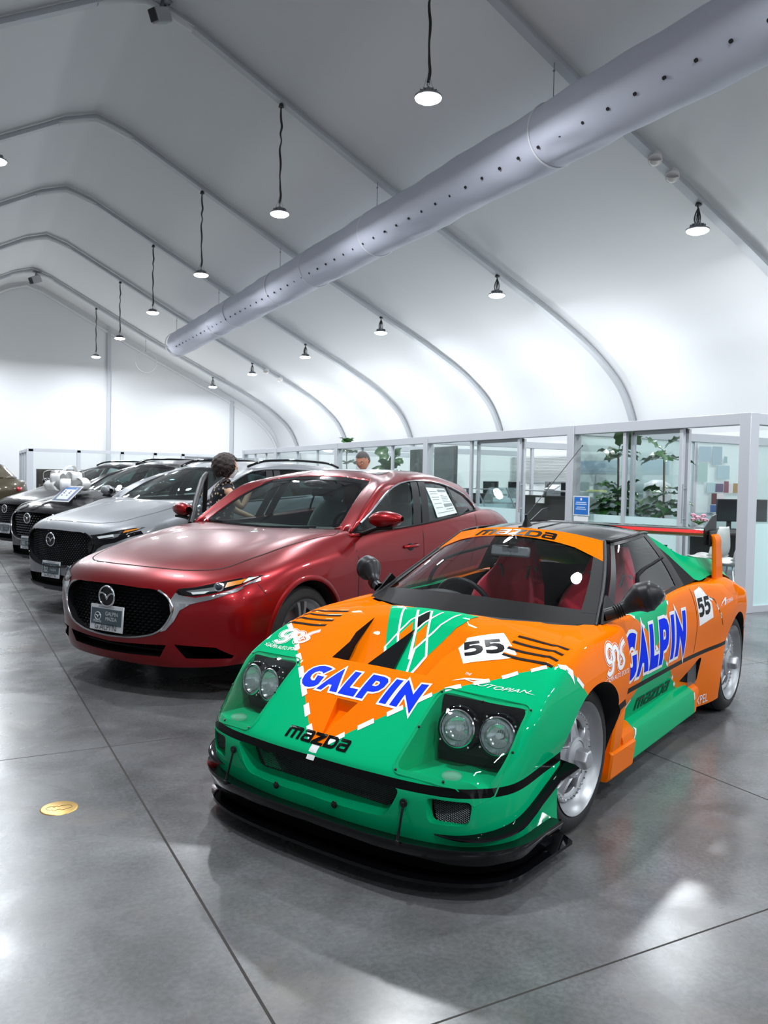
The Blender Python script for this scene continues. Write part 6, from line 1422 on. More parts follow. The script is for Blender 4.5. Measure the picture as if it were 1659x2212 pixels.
def winged(parent, c, r, m, mb_, flat=False, n=(1, 0, 0)):
    c = Vector(c); pts = [c+Vector((0, 1.15*r*math.cos(a), r*math.sin(a)*(1.05 if math.sin(a) > 0 else .95))) for a in np.linspace(0, 2*math.pi, 25)[:-1]]
    o = MB().tube(pts, r*.11, 6, closed=True).build('emblem_ring', m, parent, smooth=60)
    w = spl([(0, -1.08*r, .28*r), (0, -.55*r, .30*r), (0, -.22*r, .12*r), (0, 0, -.28*r), (0, .22*r, .12*r), (0, .55*r, .30*r), (0, 1.08*r, .28*r)], 4, sharp=(3,))
    MB().tube([c+Vector(p) for p in w], r*.12, 6).build('emblem_wings', m, parent, smooth=60)
    if not flat: MB().cyl(c-Vector((.012, 0, 0)), c-Vector((.004, 0, 0)), r*1.12, n=24).build('emblem_back', M_GB, parent)
def cut_window(o, poly, ax, side):
    """open a window: poly is (x,z) for ax 0 or (y,z) for ax 1"""
    bm = bmesh.new(); bm.from_mesh(o.data); g = (lambda c: (c.x, c.z)) if ax == 0 else (lambda c: (c.y, c.z))
    for i in range(len(poly)):
        a, b = poly[i-1], poly[i]; lo = (min(a[0], b[0])-.05, min(a[1], b[1])-.05); hi = (max(a[0], b[0])+.05, max(a[1], b[1])+.05)
        fs = [f for f in bm.faces if side(f.calc_center_median()) and all(lo[k]-.05 < g(f.calc_center_median())[k] < hi[k]+.05 for k in (0, 1))]
        d = (b[0]-a[0], b[1]-a[1]); no = Vector((-d[1], 0, d[0])) if ax == 0 else Vector((0, -d[1], d[0])); co = Vector((a[0], 0, a[1])) if ax == 0 else Vector((0, a[0], a[1]))
        if no.length < 1e-6: continue
        bmesh.ops.bisect_plane(bm, geom=list({v for f in fs for v in f.verts})+list({e for f in fs for e in f.edges})+fs, plane_co=co, plane_no=no.normalized(), dist=1e-5)
    kill = [f for f in bm.faces if side(f.calc_center_median()) and inpoly(g(f.calc_center_median()), poly)]
    bmesh.ops.delete(bm, geom=kill, context='FACES'); bm.to_mesh(o.data); bm.free()
    o.data.polygons.foreach_set('use_smooth', [True]*len(o.data.polygons)); o.data.set_sharp_from_angle(angle=R(50))
def production_car(name, label, cat, loc, rz, paint, P, GH, dlo, spec):
    root = thing(name, label, cat, loc, rz); z_ = spec.get('dz', lambda z: z)
    S1 = surf(P, [1, 2, 2, 4, 4, 4, 4, 3], 5); mb = MB(); rows = [[tuple(p) for p in r] for r in S1]; mb.grid(rows); mb.grid([[(p[0], 0, p[2]) for p in rows[0]], rows[0]], mi=1); mb.mirror()
    clad = spec.get('clad'); 
    bo = mb.build('body_shell', [paint, M_WELL, M_PLA], root, smooth=35, weld=1e-4); BV1 = bvh_of(bo)
    bv = bvh_of(bo); ax = spec['axles']; wr = spec['wheel_r']
    cs = []
    for s in (-1, 1):
        for x in ax: cs.append(MB().cyl((x, s*.45, wr-.005), (x, s*1.2, wr-.005), wr+.045, n=48).build('cutter', M_WELL))
    A = [(p[0], p[1]*.93) for p in GH[0]]; pl = [(x-(.02 if x > -1 else -.1), y) for x, y in A]; pl = pl+[(x, -y) for x, y in reversed(pl[1:-1])]
    m = MB(); poly_loft(m, [(x, y, .30) for x, y in pl][::-1], [(x, y, 1.6) for x, y in pl][::-1]); cs.append(m.build('cutter', M_DSH2))
    for pg, depth, mt_ in spec['front_holes']:
        m = MB(); poly_loft(m, [(depth, y, z) for y, z in pg], [(1.6, y, z) for y, z in pg]); cs.append(m.build('cutter', mt_))
    boolean(bo, cs)
    # cabin shell with real window openings
    S2 = surf(GH, [4, 4, 2, 4, 2], 6); mb = MB(); rows = [[tuple(p) for p in r] for r in S2]; mb.grid(rows); mb.mirror(); sh = mb.build('cabin_shell', [paint], root, smooth=50, weld=1e-4); BV2 = bvh_of(sh)
    wsz = spec['ws']; rwz = spec['rw']
    dz_ = spec.get('seat_dz', 0)
    for s in (-1, 1): cut_window(sh, dlo, 0, lambda c, s=s: c.y*s > .78-(c.z-dz_-.97)*.43-.02*(c.x < -1.2))
    cut_window(sh, wsz, 1, lambda c: c.x > -1.45); cut_window(sh, rwz, 1, lambda c: c.x < spec['rwx'])
    md = sh.modifiers.new('s', 'SOLIDIFY'); md.thickness = .022; md.offset = -1
    # glass
    decal('windshield', [wsz], yzmap(.6), BV2, (-1, 0, 0), M_GLW, root, off=-.004, cell=.06)
    decal('rear_window', [rwz], yzmap(-4.5), BV2, (1, 0, 0), M_GLS2, root, off=-.004, cell=.06)
    for s in (-1, 1): decal('side_window', [dlo], xzmap(s), BV2, (0, -s, 0), M_GLS2, root, off=-.006, cell=.06)
    def border(pg, k, mp, d, m_, nm, off=.002):
        n_ = len(pg); c = (sum(p[0] for p in pg)/n_, sum(p[1] for p in pg)/n_); inn = [(c[0]+(p[0]-c[0])*k[0], c[1]+(p[1]-c[1])*k[1]) for p in pg]; pts = []
        decal(nm, [(pg, [inn])], mp, BV2, d, m_, root, off=off, cell=.05)
    border(wsz, (.955, .86), yzmap(.6), (-1, 0, 0), M_GB, 'glass_border', -.002)
    for s in (-1, 1):
        pts = []
        for x, z in spl([(a, b, 0) for a, b in dlo], 2) and [(p[0], p[1]) for p in spl([(a, b, 0) for a, b in dlo+[dlo[0]]], 2)]:
            h = BV2.ray_cast(Vector((x, s*1.6, z)), Vector((0, -s, 0)))[0]
            if h: pts.append(h+Vector((0, s*.003, 0)))
        up = pts[:int(len(pts)*spec.get('trim_frac', .66))]
        if up: MB().tube(up, .009, 6).build('window_trim', spec.get('trim_mat', M_TRIM), root, smooth=60)
        if pts[len(up)-1:]: MB().tube(pts[len(up)-1:], .008, 6).build('window_seal', M_SB, root, smooth=60)
        for (x0, x1, x2, x3) in spec['pillars']:
            # slanting pillar: bottom x0..x1, top x2..x3
            def zl(x, hi):
                zs = []
                for i in range(len(dlo)):
                    a, b = dlo[i-1], dlo[i]
                    if (a[0]-x)*(b[0]-x) <= 0 and a[0] != b[0]: zs.append(a[1]+(b[1]-a[1])*(x-a[0])/(b[0]-a[0]))
                return (max(zs) if hi else min(zs)) if zs else 1.1
            decal('door_pillar', [[(x0, zl(x0, 0)), (x1, zl(x1, 0)), (x3, zl(x3, 1)), (x2, zl(x2, 1))]], xzmap(s), BV2, (0, -s, 0), M_SB, root, off=.002, cell=.06)
        for ln in spec['side_gaps']:
            for a, b in zip(ln, ln[1:]): decal('panel_gap', [slab([a, b], .006)], xzmap(s), bv, (0, -s, 0), mat('panel_gap', (.01, .008, .006), .8), root, off=.0012, cell=.05)
        for hx, hz in spec['handles']:
            h = bv.ray_cast(Vector((hx, s*1.6, hz)), Vector((0, -s, 0)))[0]
            ho = MB().tube(spl([h+Vector((.10, s*.0, -.004)), h+Vector((.06, s*.03, 0)), h+Vector((-.06, s*.034, .004)), h+Vector((-.10, s*.004, .004))], 4), .013, 8).build('door_handle', spec.get('handle_mat', paint), root, smooth=60)
            MB().sphere(h+Vector((0, s*.001, -.008)), .05, 16, 8, sc=(1.1, .12, .6)).build('handle_recess', M_GB, ho, smooth=60)
        # mirror
        mt = thing_part('door_mirror', root); mx, my, mz = spec['mirror']
        c = Vector((mx, s*my, mz)); rows2 = []
        for i in range(13):
            u = i/12; rr = math.sin(math.pi*(.06+.90*u))**.5; 
            yy = c.y-s*.115+s*.23*u; rows2.append([(c.x+.035+math.cos(a)*.085*rr*(1-.25*u)+.02-.05*u, yy, c.z+.01*u+math.sin(a)*.068*rr*(1-.35*u if math.sin(a) < 0 else 1-.25*u)) for a in np.linspace(0, 2*math.pi, 21)])
        MB().grid(rows2).build('mirror_shell', paint if not spec.get('mirror_black') else M_SB, mt, smooth=60)
        MB().sphere(c+Vector((-.035, 0, 0)), .1, 16, 8, sc=(.12, .95, .52)).build('mirror_glass', mat('mirror_glass', (.8, .8, .8), .02, 1.0), mt, smooth=60)
        MB().tube(spl([(mx+.02, s*(my-.30), mz-.105), (mx+.03, s*(my-.22), mz-.11), (mx+.035, s*(my-.08), mz-.066), (mx+.03, s*(my+.06), mz-.055)], 5), [.030-.0008*k for k in range(16)], 10, sq=.7).build('mirror_arm', M_SB, mt, smooth=60)
        for x in ax: wheel(root, x, s*spec['track'], wr, wr, spec['rim_r'], .225, s, spec.get('style', 'twin'), m_rim=spec.get('rim_mat', mat('rim_grey', (.30, .31, .33), .35, .85)), m_lip=spec.get('rim_mat', mat('rim_grey', (.30, .31, .33), .35, .85)), nsp=spec.get('nsp', 5))
        # arch lip / cladding
        for x in ax:
            rows3 = []
            for a in np.linspace(-.25, math.pi+.25, 31):
                row = []
                for k, (rr_, out) in enumerate(((wr+.038, -.03), (wr+.040, .006), (wr+.055 if not clad else wr+.055, .012), (wr+.075 if not clad else wr+.11, .001))):
                    px, pz = x+rr_*math.cos(a), wr+rr_*math.sin(a); h = BV1.ray_cast(Vector((px, s*1.6, max(.2, pz))), Vector((0, -s, 0)))[0]
                    row.append((px, (h.y if h else s*.88)+s*(out+(.006 if clad else 0)), pz))
                rows3.append(row)
            MB().grid(rows3).build('arch_trim', M_PLA if clad else paint, root, smooth=60)
    if clad:
        z0, z1 = clad
        for s in (-1, 1):
            rows3 = []
            for x in np.linspace(ax[0]-wr-.06, ax[1]+wr+.06, 20): 
                row = []
                for z in np.linspace(z0, z1, 6):
                    h = BV1.ray_cast(Vector((x, s*1.6, z)), Vector((0, -s, 0)))[0]; row.append((x, (h.y if h else s*.86)+s*.008, z))
                rows3.append(row)
            MB().grid(rows3).build('sill_cladding', M_PLA, root, smooth=60)
    # cabin furniture
    zb = spec.get('floor', .32); zs = spec.get('seat_dz', 0)
    MB().b2((-3.0+spec.get('cab_x', 0), -.70, zb-.02), (-.35, .70, zb)).build('cabin_floor', M_DSH2, root)
    rr4 = surf([[(-.32, 0, .945+zs), (-.36, .35, .95+zs), (-.44, .70, .94+zs)], [(-.62, 0, .985+zs), (-.64, .35, .99+zs), (-.66, .74, .96+zs)], [(-.90, 0, .93+zs), (-.90, .35, .94+zs), (-.90, .76, .92+zs)], [(-.95, 0, .55+zs), (-.95, .35, .55+zs), (-.95, .76, .55+zs)]], 4, 4)
    g = MB(); g.grid([[tuple(p) for p in r] for r in rr4]); g.mirror(); g.build('dashboard', M_DSH2, root, smooth=60, weld=1e-4)
    sw2 = thing_part('steering_wheel', root); sc2 = Vector((-1.05, .36, .93+zs)); dy2 = Vector((.40, 0, .91)).normalized()
    MB().tube([sc2+(Vector((0, 1, 0))*math.cos(a)+dy2*math.sin(a))*.18 for a in np.linspace(0, 2*math.pi, 29)[:-1]], .016, 8, closed=True).build('wheel_rim', M_SB, sw2, smooth=60)
    for a in (0, math.pi, 1.5*math.pi): MB().tube([sc2, sc2+(Vector((0, 1, 0))*math.cos(a)+dy2*math.sin(a))*.17], .016, 6).build('wheel_spoke', M_SB, sw2)
    MB().cyl(sc2, sc2+Vector((.03, 0, -.012)), .06, n=20).build('horn_pad', M_SB, sw2, smooth=50)
    for y, x in ((.37, -1.55), (-.37, -1.55)):
        st_ = thing_part('front_seat', root)
        MB().sphere((x+.18, y, .52+zs), .26, 18, 10, sc=(1.0, .95, .36)).build('seat_cushion', M_SEATG, st_, smooth=60)
        MB().sphere((x-.13, y, .86+zs), .34, 20, 14, sc=(.26, .72, 1.0), rot=Matrix.Rotation(R(-14), 3, 'Y')).build('seat_back', M_SEATG, st_, smooth=60)
        MB().sphere((x-.21, y, 1.235+zs), .125, 18, 12, sc=(.45, 1.0, .95)).build('head_restraint', M_SEATG, st_, smooth=60)
        for dy_ in (-.045, .045): MB().tube([(x-.19, y+dy_, 1.08+zs), (x-.20, y+dy_, 1.2+zs)], .008, 6).build('headrest_post', M_CHR, st_)
    MB().sphere((-2.55+spec.get('cab_x', 0)*.5, 0, .86+zs), .34, 24, 12, sc=(.28, 1.95, .9), rot=Matrix.Rotation(R(-18), 3, 'Y')).build('rear_seat_back', M_SEATG, root, smooth=60)
    for y in (-.36, .36): MB().sphere((-2.62+spec.get('cab_x', 0)*.5, y, 1.17+zs), .10, 14, 10, sc=(.45, 1.1, .7)).build('rear_head_restraint', M_SEATG, root, smooth=60)
    hb = BV2.ray_cast(Vector((-1.10, 0, 3)), Vector((0, 0, -1)))[0]; zt = (hb.z if hb else 1.4)-.02
    rvm = thing_part('rearview_mirror', root); MB().sphere((-1.02, 0, zt-.045), .09, 14, 8, sc=(.9, 1.4, .35)).build('camera_housing', M_SB, rvm, smooth=60); MB().box((-1.12, .0, zt-.12), (.03, .24, .065), (0, R(-12), 0)).build('mirror_shell', M_SB, rvm, bevel=.014)
    return root, bv, BV1, BV2
def proj_strip(nm, pts, x, bv, m, parent, w=.012, th=.004, d=(-1, 0, 0), closed=False):
    out = []
    for y, z in pts:
        h = bv.ray_cast(Vector((x, y, z)), Vector(d))[0]
        if h: out.append(h+Vector((th, 0, 0)))
    return MB().tube(out, w, 8, closed=closed, sq=.7).build(nm, m, parent, smooth=60)
def dcurve(pts, n=6, sharp=()): return [(p[0], p[1]) for p in hermite([(a, b, 0) for a, b in pts], n, sharp)]
def grille_fill(parent, pg, x, bend, pitch_y, pitch_z, kind):
    """pattern filling a front opening: short bright-edged blades ('blade') or dots ('dot')"""
    mb = MB(); zs = [p[1] for p in pg]; z = min(zs)+pitch_z*.6; r = 0
    while z < max(zs)-pitch_z*.3:
        y = -.6+(pitch_y/2 if r % 2 else 0)
        while y < .6:
            if inpoly((y, z), pg):
                xx = x-bend*y*y
                if kind == 'dot': mb.sphere((xx, y, z), pitch_z*.19, 6, 4)
                else: mb.add([(xx+.004, y-pitch_y*.44, z+pitch_z*.16), (xx+.004, y+pitch_y*.44, z+pitch_z*.16), (xx+.016, y, z-pitch_z*.30), (xx-.012, y-pitch_y*.44, z), (xx-.012, y+pitch_y*.44, z)], [(0, 2, 1), (0, 3, 2), (1, 2, 4), (0, 1, 4, 3)])
            y += pitch_y
        z += pitch_z; r += 1
    o = mb.build('grille_blades', mat('grille_gloss', (.10, .11, .12), .10, .9, coat=1.0) if kind != 'dot' else mat('grille_dot', (.25, .28, .30), .25, .9), parent, smooth=60 if kind == 'dot' else None, weld=0)
    m = MB(); k = 14; ys = sorted(set([p[0] for p in pg])); y0, y1 = min(ys), max(ys); rows = [[(x-.03-bend*y*y, y, zz) for zz in (min(zs)-.01, max(zs)+.01)] for y in np.linspace(y0, y1, 13)]; m.grid(rows); m.build('grille_backing', M_MB, parent)
# ---------------------------------------------------------------- the red sedan
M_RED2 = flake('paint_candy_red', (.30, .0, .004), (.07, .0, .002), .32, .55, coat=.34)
GR_ = dcurve([(0, .678), (.25, .672), (.385, .662), (.455, .625), (.49, .57), (.47, .50), (.40, .425), (.28, .385), (.12, .367), (0, .362)], 4)
GRP = GR_+mir(GR_)[1:-1]
LOWP = [(.45, .338), (.40, .262), (0, .250), (-.40, .262), (-.45, .338), (0, .318)]
VENT = [(.50, .345), (.56, .262), (.79, .268), (.80, .285), (.72, .335)]
HLS = [(.50, .678), (.60, .692), (.70, .722), (.800, .752), (.838, .757), (.822, .728), (.77, .682), (.70, .658), (.60, .640), (.545, .645)]
WS_SED = [(0, .968), (.33, .975), (.60, .99), (.665, 1.012), (.655, 1.06), (.60, 1.20), (.535, 1.325), (.50, 1.352), (.25, 1.380), (0, 1.386)]
RW_SED = [(0, 1.11), (.3, 1.11), (.50, 1.12), (.50, 1.17), (.44, 1.30), (.40, 1.34), (.2, 1.352), (0, 1.354)]
sym = lambda pl: pl+mir(pl)[1:-1] if pl[0][0] == 0 and pl[-1][0] == 0 else pl
SPEC = dict(axles=(.21, -2.50), wheel_r=.328, rim_r=.238, track=.868, front_holes=[(GRP, .965, M_MB), (LOWP, .90, M_MB), (VENT, .60, M_GB), (mir(VENT), .60, M_GB)], ws=sym(WS_SED), rw=sym(RW_SED), rwx=-2.3,
    pillars=[(-1.20, -1.32, -1.36, -1.46), (-1.34, -1.45, -1.475, -1.58), (-1.98, -2.01, -1.97, -2.0)], side_gaps=[[(-.36, .965), (-.385, .8), (-.37, .30)], [(-1.325, 1.0), (-1.32, .8), (-1.30, .30)], [(-2.35, 1.07), (-2.20, .85), (-2.10, .60), (-2.02, .33)]], handles=[(-1.12, .845), (-2.05, .865)], mirror=(-.53, 1.04, 1.075), seat_dz=0.0)
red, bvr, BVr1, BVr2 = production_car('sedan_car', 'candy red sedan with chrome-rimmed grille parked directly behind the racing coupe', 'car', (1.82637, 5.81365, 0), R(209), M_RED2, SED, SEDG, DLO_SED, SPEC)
def front_dress(root, bv, grp, dlo_hl, emb, pl, paint, gx, bend, kind, pitch, chrome=True, zhood=None):
    grille_fill(root, grp, gx, bend, pitch[0], pitch[1], kind)
    n_ = len(grp); lower = [p for p in grp if p[1] < emb[1]+.02]
    right = sorted([p for p in grp if p[0] >= 0], key=lambda p: math.atan2(p[0]+.001, p[1]-emb[1])); 
    loop = right+[(-a, b) for a, b in reversed(right)]
    loop = [p for p in loop if p[1] < max(q[1] for q in grp)-.012]
    k = grow(grp, .012) if False else None
    lp = [(a*1.02, emb[1]+(b-emb[1])*1.03) for a, b in loop]
    proj_strip('grille_surround', lp, 1.6, bv, M_TRIM if chrome else M_GB, root, w=.011)
    eo = thing_part('badge', root); winged(eo, (emb[0], 0, emb[1]), .062, M_CHR, M_GB)
    plate(root, pl[0], pl[1])
def headlamp(root, bv, hl, s, drl, amber=None):
    P_ = hl if s > 0 else mir(hl); ho = thing_part('headlamp', root); d = Vector((-1, 0, 0))
    decal('lamp_recess', [P_], yzmap(1.6), bv, d, M_GB, ho, off=.001, cell=.03)
    ins = lambda pl: [(s*a, b) for a, b in pl] if s > 0 else [(s*a, b) for a, b in pl][::-1]
    for nm, pl_, m, o_ in drl: decal(nm, [ins(pl_)], yzmap(1.6), bv, d, m, ho, off=o_, cell=.03)
    for y, z, r in (amber or []):
        h, n_, _, _ = bv.ray_cast(Vector((1.6, s*y, z)), d)
        if h: 
            if n_.x < 0: n_ = -n_
            MB().lathe([(r, 0), (r*1.02, .004), (r*.85, .007), (r*.8, .002), (0, .003)], h+n_*.002, n_, 28).build('projector_ring', M_CHR, ho, smooth=50); MB().sphere(h+n_*.003, r*.7, 18, 10, sc=(1, 1, 1)).build('projector_lens', mat('projector', (.02, .03, .05), .05, coat=1.0), ho, smooth=60)
    decal('lamp_cover', [P_], yzmap(1.6), bv, d, glass('cover_clear', (.96, .98, .97), .9, 1.5), ho, off=.009, cell=.03)
front_dress(red, BVr1, GRP, None, (1.085, .598), (1.085, .463), M_RED2, 1.035, .30, 'blade', (.042, .0185))
for s in (-1, 1):
    headlamp(red, BVr1, HLS, s, [('inner_reflector', [(.555, .668), (.70, .695), (.71, .672), (.60, .655)], mat('reflector', (.85, .86, .88), .10, 1.0), .003), ('turn_lens', [(.735, .718), (.80, .738), (.795, .712), (.74, .690)], M_AMB, .005), ('white_reflector', [(.800, .742), (.828, .748), (.808, .722), (.798, .715)], M_WLED, .005), ('reflector_step', [(.585, .662), (.68, .672), (.66, .657), (.60, .650)], M_WLED, .004)], [(.712, .694, .030)])
    # chrome wing under the lamp
    pl_ = [(.475, .60), (.50, .655), (.545, .640), (.62, .632), (.72, .652), (.80, .69), (.835, .742), (.845, .725), (.80, .668), (.70, .622), (.60, .595), (.54, .555), (.51, .49), (.455, .43), (.42, .418), (.49, .52)]
    decal('lamp_wing_trim', [pl_ if s > 0 else mir(pl_)], yzmap(1.6), BVr1, (-1, 0, 0), M_TRIM, red, off=.005, cell=.03)
    decal('lamp_root_trim', [[(.50, .668), (.54, .673), (.56, .64), (.52, .645)] if s > 0 else mir([(.50, .668), (.54, .673), (.56, .64), (.52, .645)])], yzmap(1.6), BVr1, (-1, 0, 0), M_GB, red, off=.007, cell=.03)
    # hood shut line and crease
    hs = [(.90, 0), (.885, .25), (.825, .46), (.72, .60), (.50, .665), (.21, .705), (-.10, .735), (-.30, .755), (-.38, .70)]
    q = [(a, s*b) for a, b, _ in spl([(a, b, 0) for a, b in hs], 4)]
    for a, b in zip(q, q[1:]): decal('hood_gap', [slab([a, b], .008)], TOPM, BVr1, (0, 0, -1), mat('panel_gap', (.01, .008, .006), .8), red, off=.0015, cell=.06)
    decal('bumper_gap', [slab([(.66, .75), (.62, .66), (.57, .60)], .004)], xzmap(s), BVr1, (0, -s, 0), mat('panel_gap', (.01, .008, .006), .8), red, off=.0015, cell=.05)
for k in range(9): MB().box((.93-.3*(-.36+.09*k)**2, -.36+.09*k, .29), (.03, .006, .05)).build('intake_vane', M_SB, red)
MB().tube([(1.0-.32*y*y, y, .288) for y in np.linspace(-.42, .42, 15)], .006, 6).build('intake_bar', M_SB, red)
# window sticker in the rear door glass
def sticker(root, BVg, quad, s=1):
    mp = quadmap(*[(x, s*1.6, z) for x, z in quad]); decal('window_sticker', [[(0, 0), (1, 0), (1, 1), (0, 1)]], mp, BVg, (0, -s, 0), mat('sticker_white', (.72, .80, .78), .6), root, off=.003, cell=.06)
    gy = mat('sticker_grey', (.25, .30, .30), .6)
    for a, b, c, d in ((.52, .86, .96, .95), (.52, .30, .96, .42), (.55, .72, .74, .74), (.55, .66, .92, .68), (.55, .60, .90, .62), (.55, .54, .85, .56), (.55, .48, .92, .50), (.08, .86, .44, .88), (.08, .78, .44, .80), (.08, .66, .44, .68), (.08, .58, .40, .60), (.08, .44, .44, .46), (.08, .30, .42, .32), (.55, .20, .92, .23), (.08, .12, .92, .14)):
        decal('sticker_print', [[(a, b), (c, b), (c, d), (a, d)]], mp, BVg, (0, -s, 0), gy, root, off=.0045, cell=.2)
sticker(red, BVr2, [(-1.60, 1.055), (-1.98, 1.085), (-1.90, 1.295), (-1.56, 1.305)])
# dark roof glass panel
decal('roof_glass', [[(-1.32, -.42), (-2.15, -.38), (-2.15, .38), (-1.32, .42)]], lambda u, v: (u, v, 2.0), BVr2, (0, 0, -1), mat('roof_glass', (.05, .05, .05), .10, coat=1.0), red, off=.002, cell=.08)
# ---------------------------------------------------------------- crossovers, from the same panel grid drawn taller and blunter
def suv_x(x):
    sh = .25*min(1, max(0, (.25-x)/.55)); back = min(1, max(0, (-1.2-x)/1.0)); x2 = x+sh*(1-back)
    return x2 if x2 > -2.5 else -2.5+(x2+2.5)*.78
def suv_z(z, k=1.0): return z+k*(.02 if z < .3 else .02+.10*min(1, (z-.3)/.35))
def suv_grid(P, k=1.0): return [[(suv_x(x), y, suv_z(z, k)) for x, y, z in r] for r in P]
SUVG = [
 [(-.06,0,1.065),(-.09,.33,1.075),(-.17,.66,1.10),(-.15,.76,1.085),(-.10,.80,1.07),(-.62,.832,1.09),(-1.15,.848,1.11),(-1.8,.838,1.15),(-2.3,.815,1.18),(-2.75,.76,1.20),(-3.02,.62,1.20),(-3.10,.32,1.20),(-3.12,0,1.20)],
 [(-.42,0,1.305),(-.45,.31,1.305),(-.50,.60,1.30),(-.44,.70,1.285),(-.40,.745,1.262),(-.80,.765,1.29),(-1.22,.775,1.32),(-1.8,.765,1.33),(-2.3,.745,1.32),(-2.70,.69,1.31),(-2.92,.55,1.32),(-2.99,.29,1.33),(-3.01,0,1.335)],
 [(-.80,0,1.475),(-.82,.27,1.47),(-.88,.53,1.438),(-.86,.60,1.425),(-.80,.655,1.405),(-1.05,.665,1.455),(-1.35,.658,1.49),(-1.8,.65,1.492),(-2.3,.635,1.47),(-2.62,.59,1.445),(-2.76,.50,1.455),(-2.82,.28,1.47),(-2.84,0,1.472)],
 [(-.95,0,1.515),(-.96,.25,1.51),(-.99,.49,1.48),(-.99,.54,1.475),(-1.0,.575,1.47),(-1.2,.575,1.505),(-1.45,.565,1.525),(-1.85,.555,1.53),(-2.3,.535,1.51),(-2.55,.50,1.49),(-2.65,.44,1.50),(-2.70,.25,1.51),(-2.71,0,1.515)],
 [(-1.35,0,1.55),(-1.35,.12,1.55),(-1.36,.24,1.548),(-1.37,.26,1.547),(-1.38,.27,1.547),(-1.45,.28,1.55),(-1.6,.28,1.555),(-1.85,.27,1.557),(-2.1,.26,1.55),(-2.25,.24,1.545),(-2.3,.2,1.543),(-2.32,.1,1.543),(-2.32,0,1.543)],
 [(-1.75-.02*i,0,1.56) for i in range(13)]]
DLO_SUV = [(-.12,1.085),(-.40,1.215),(-.68,1.345),(-.95,1.428),(-1.3,1.458),(-1.8,1.458),(-2.3,1.425),(-2.60,1.375),(-2.72,1.29),(-2.66,1.225),(-2.2,1.18),(-1.6,1.145),(-1.0,1.115),(-.5,1.095)]
WS_SUV = [(0,1.072),(.33,1.08),(.60,1.095),(.665,1.115),(.655,1.16),(.60,1.30),(.54,1.41),(.50,1.438),(.25,1.465),(0,1.472)]
RW_SUV = [(0,1.23),(.3,1.23),(.50,1.24),(.50,1.28),(.46,1.38),(.42,1.42),(.2,1.435),(0,1.44)]
def zz(pl, dz): return [(a, b+dz) for a, b in pl]
def scl(pl, k, c): return [(a*k, c+(b-c)*k) for a, b in pl]
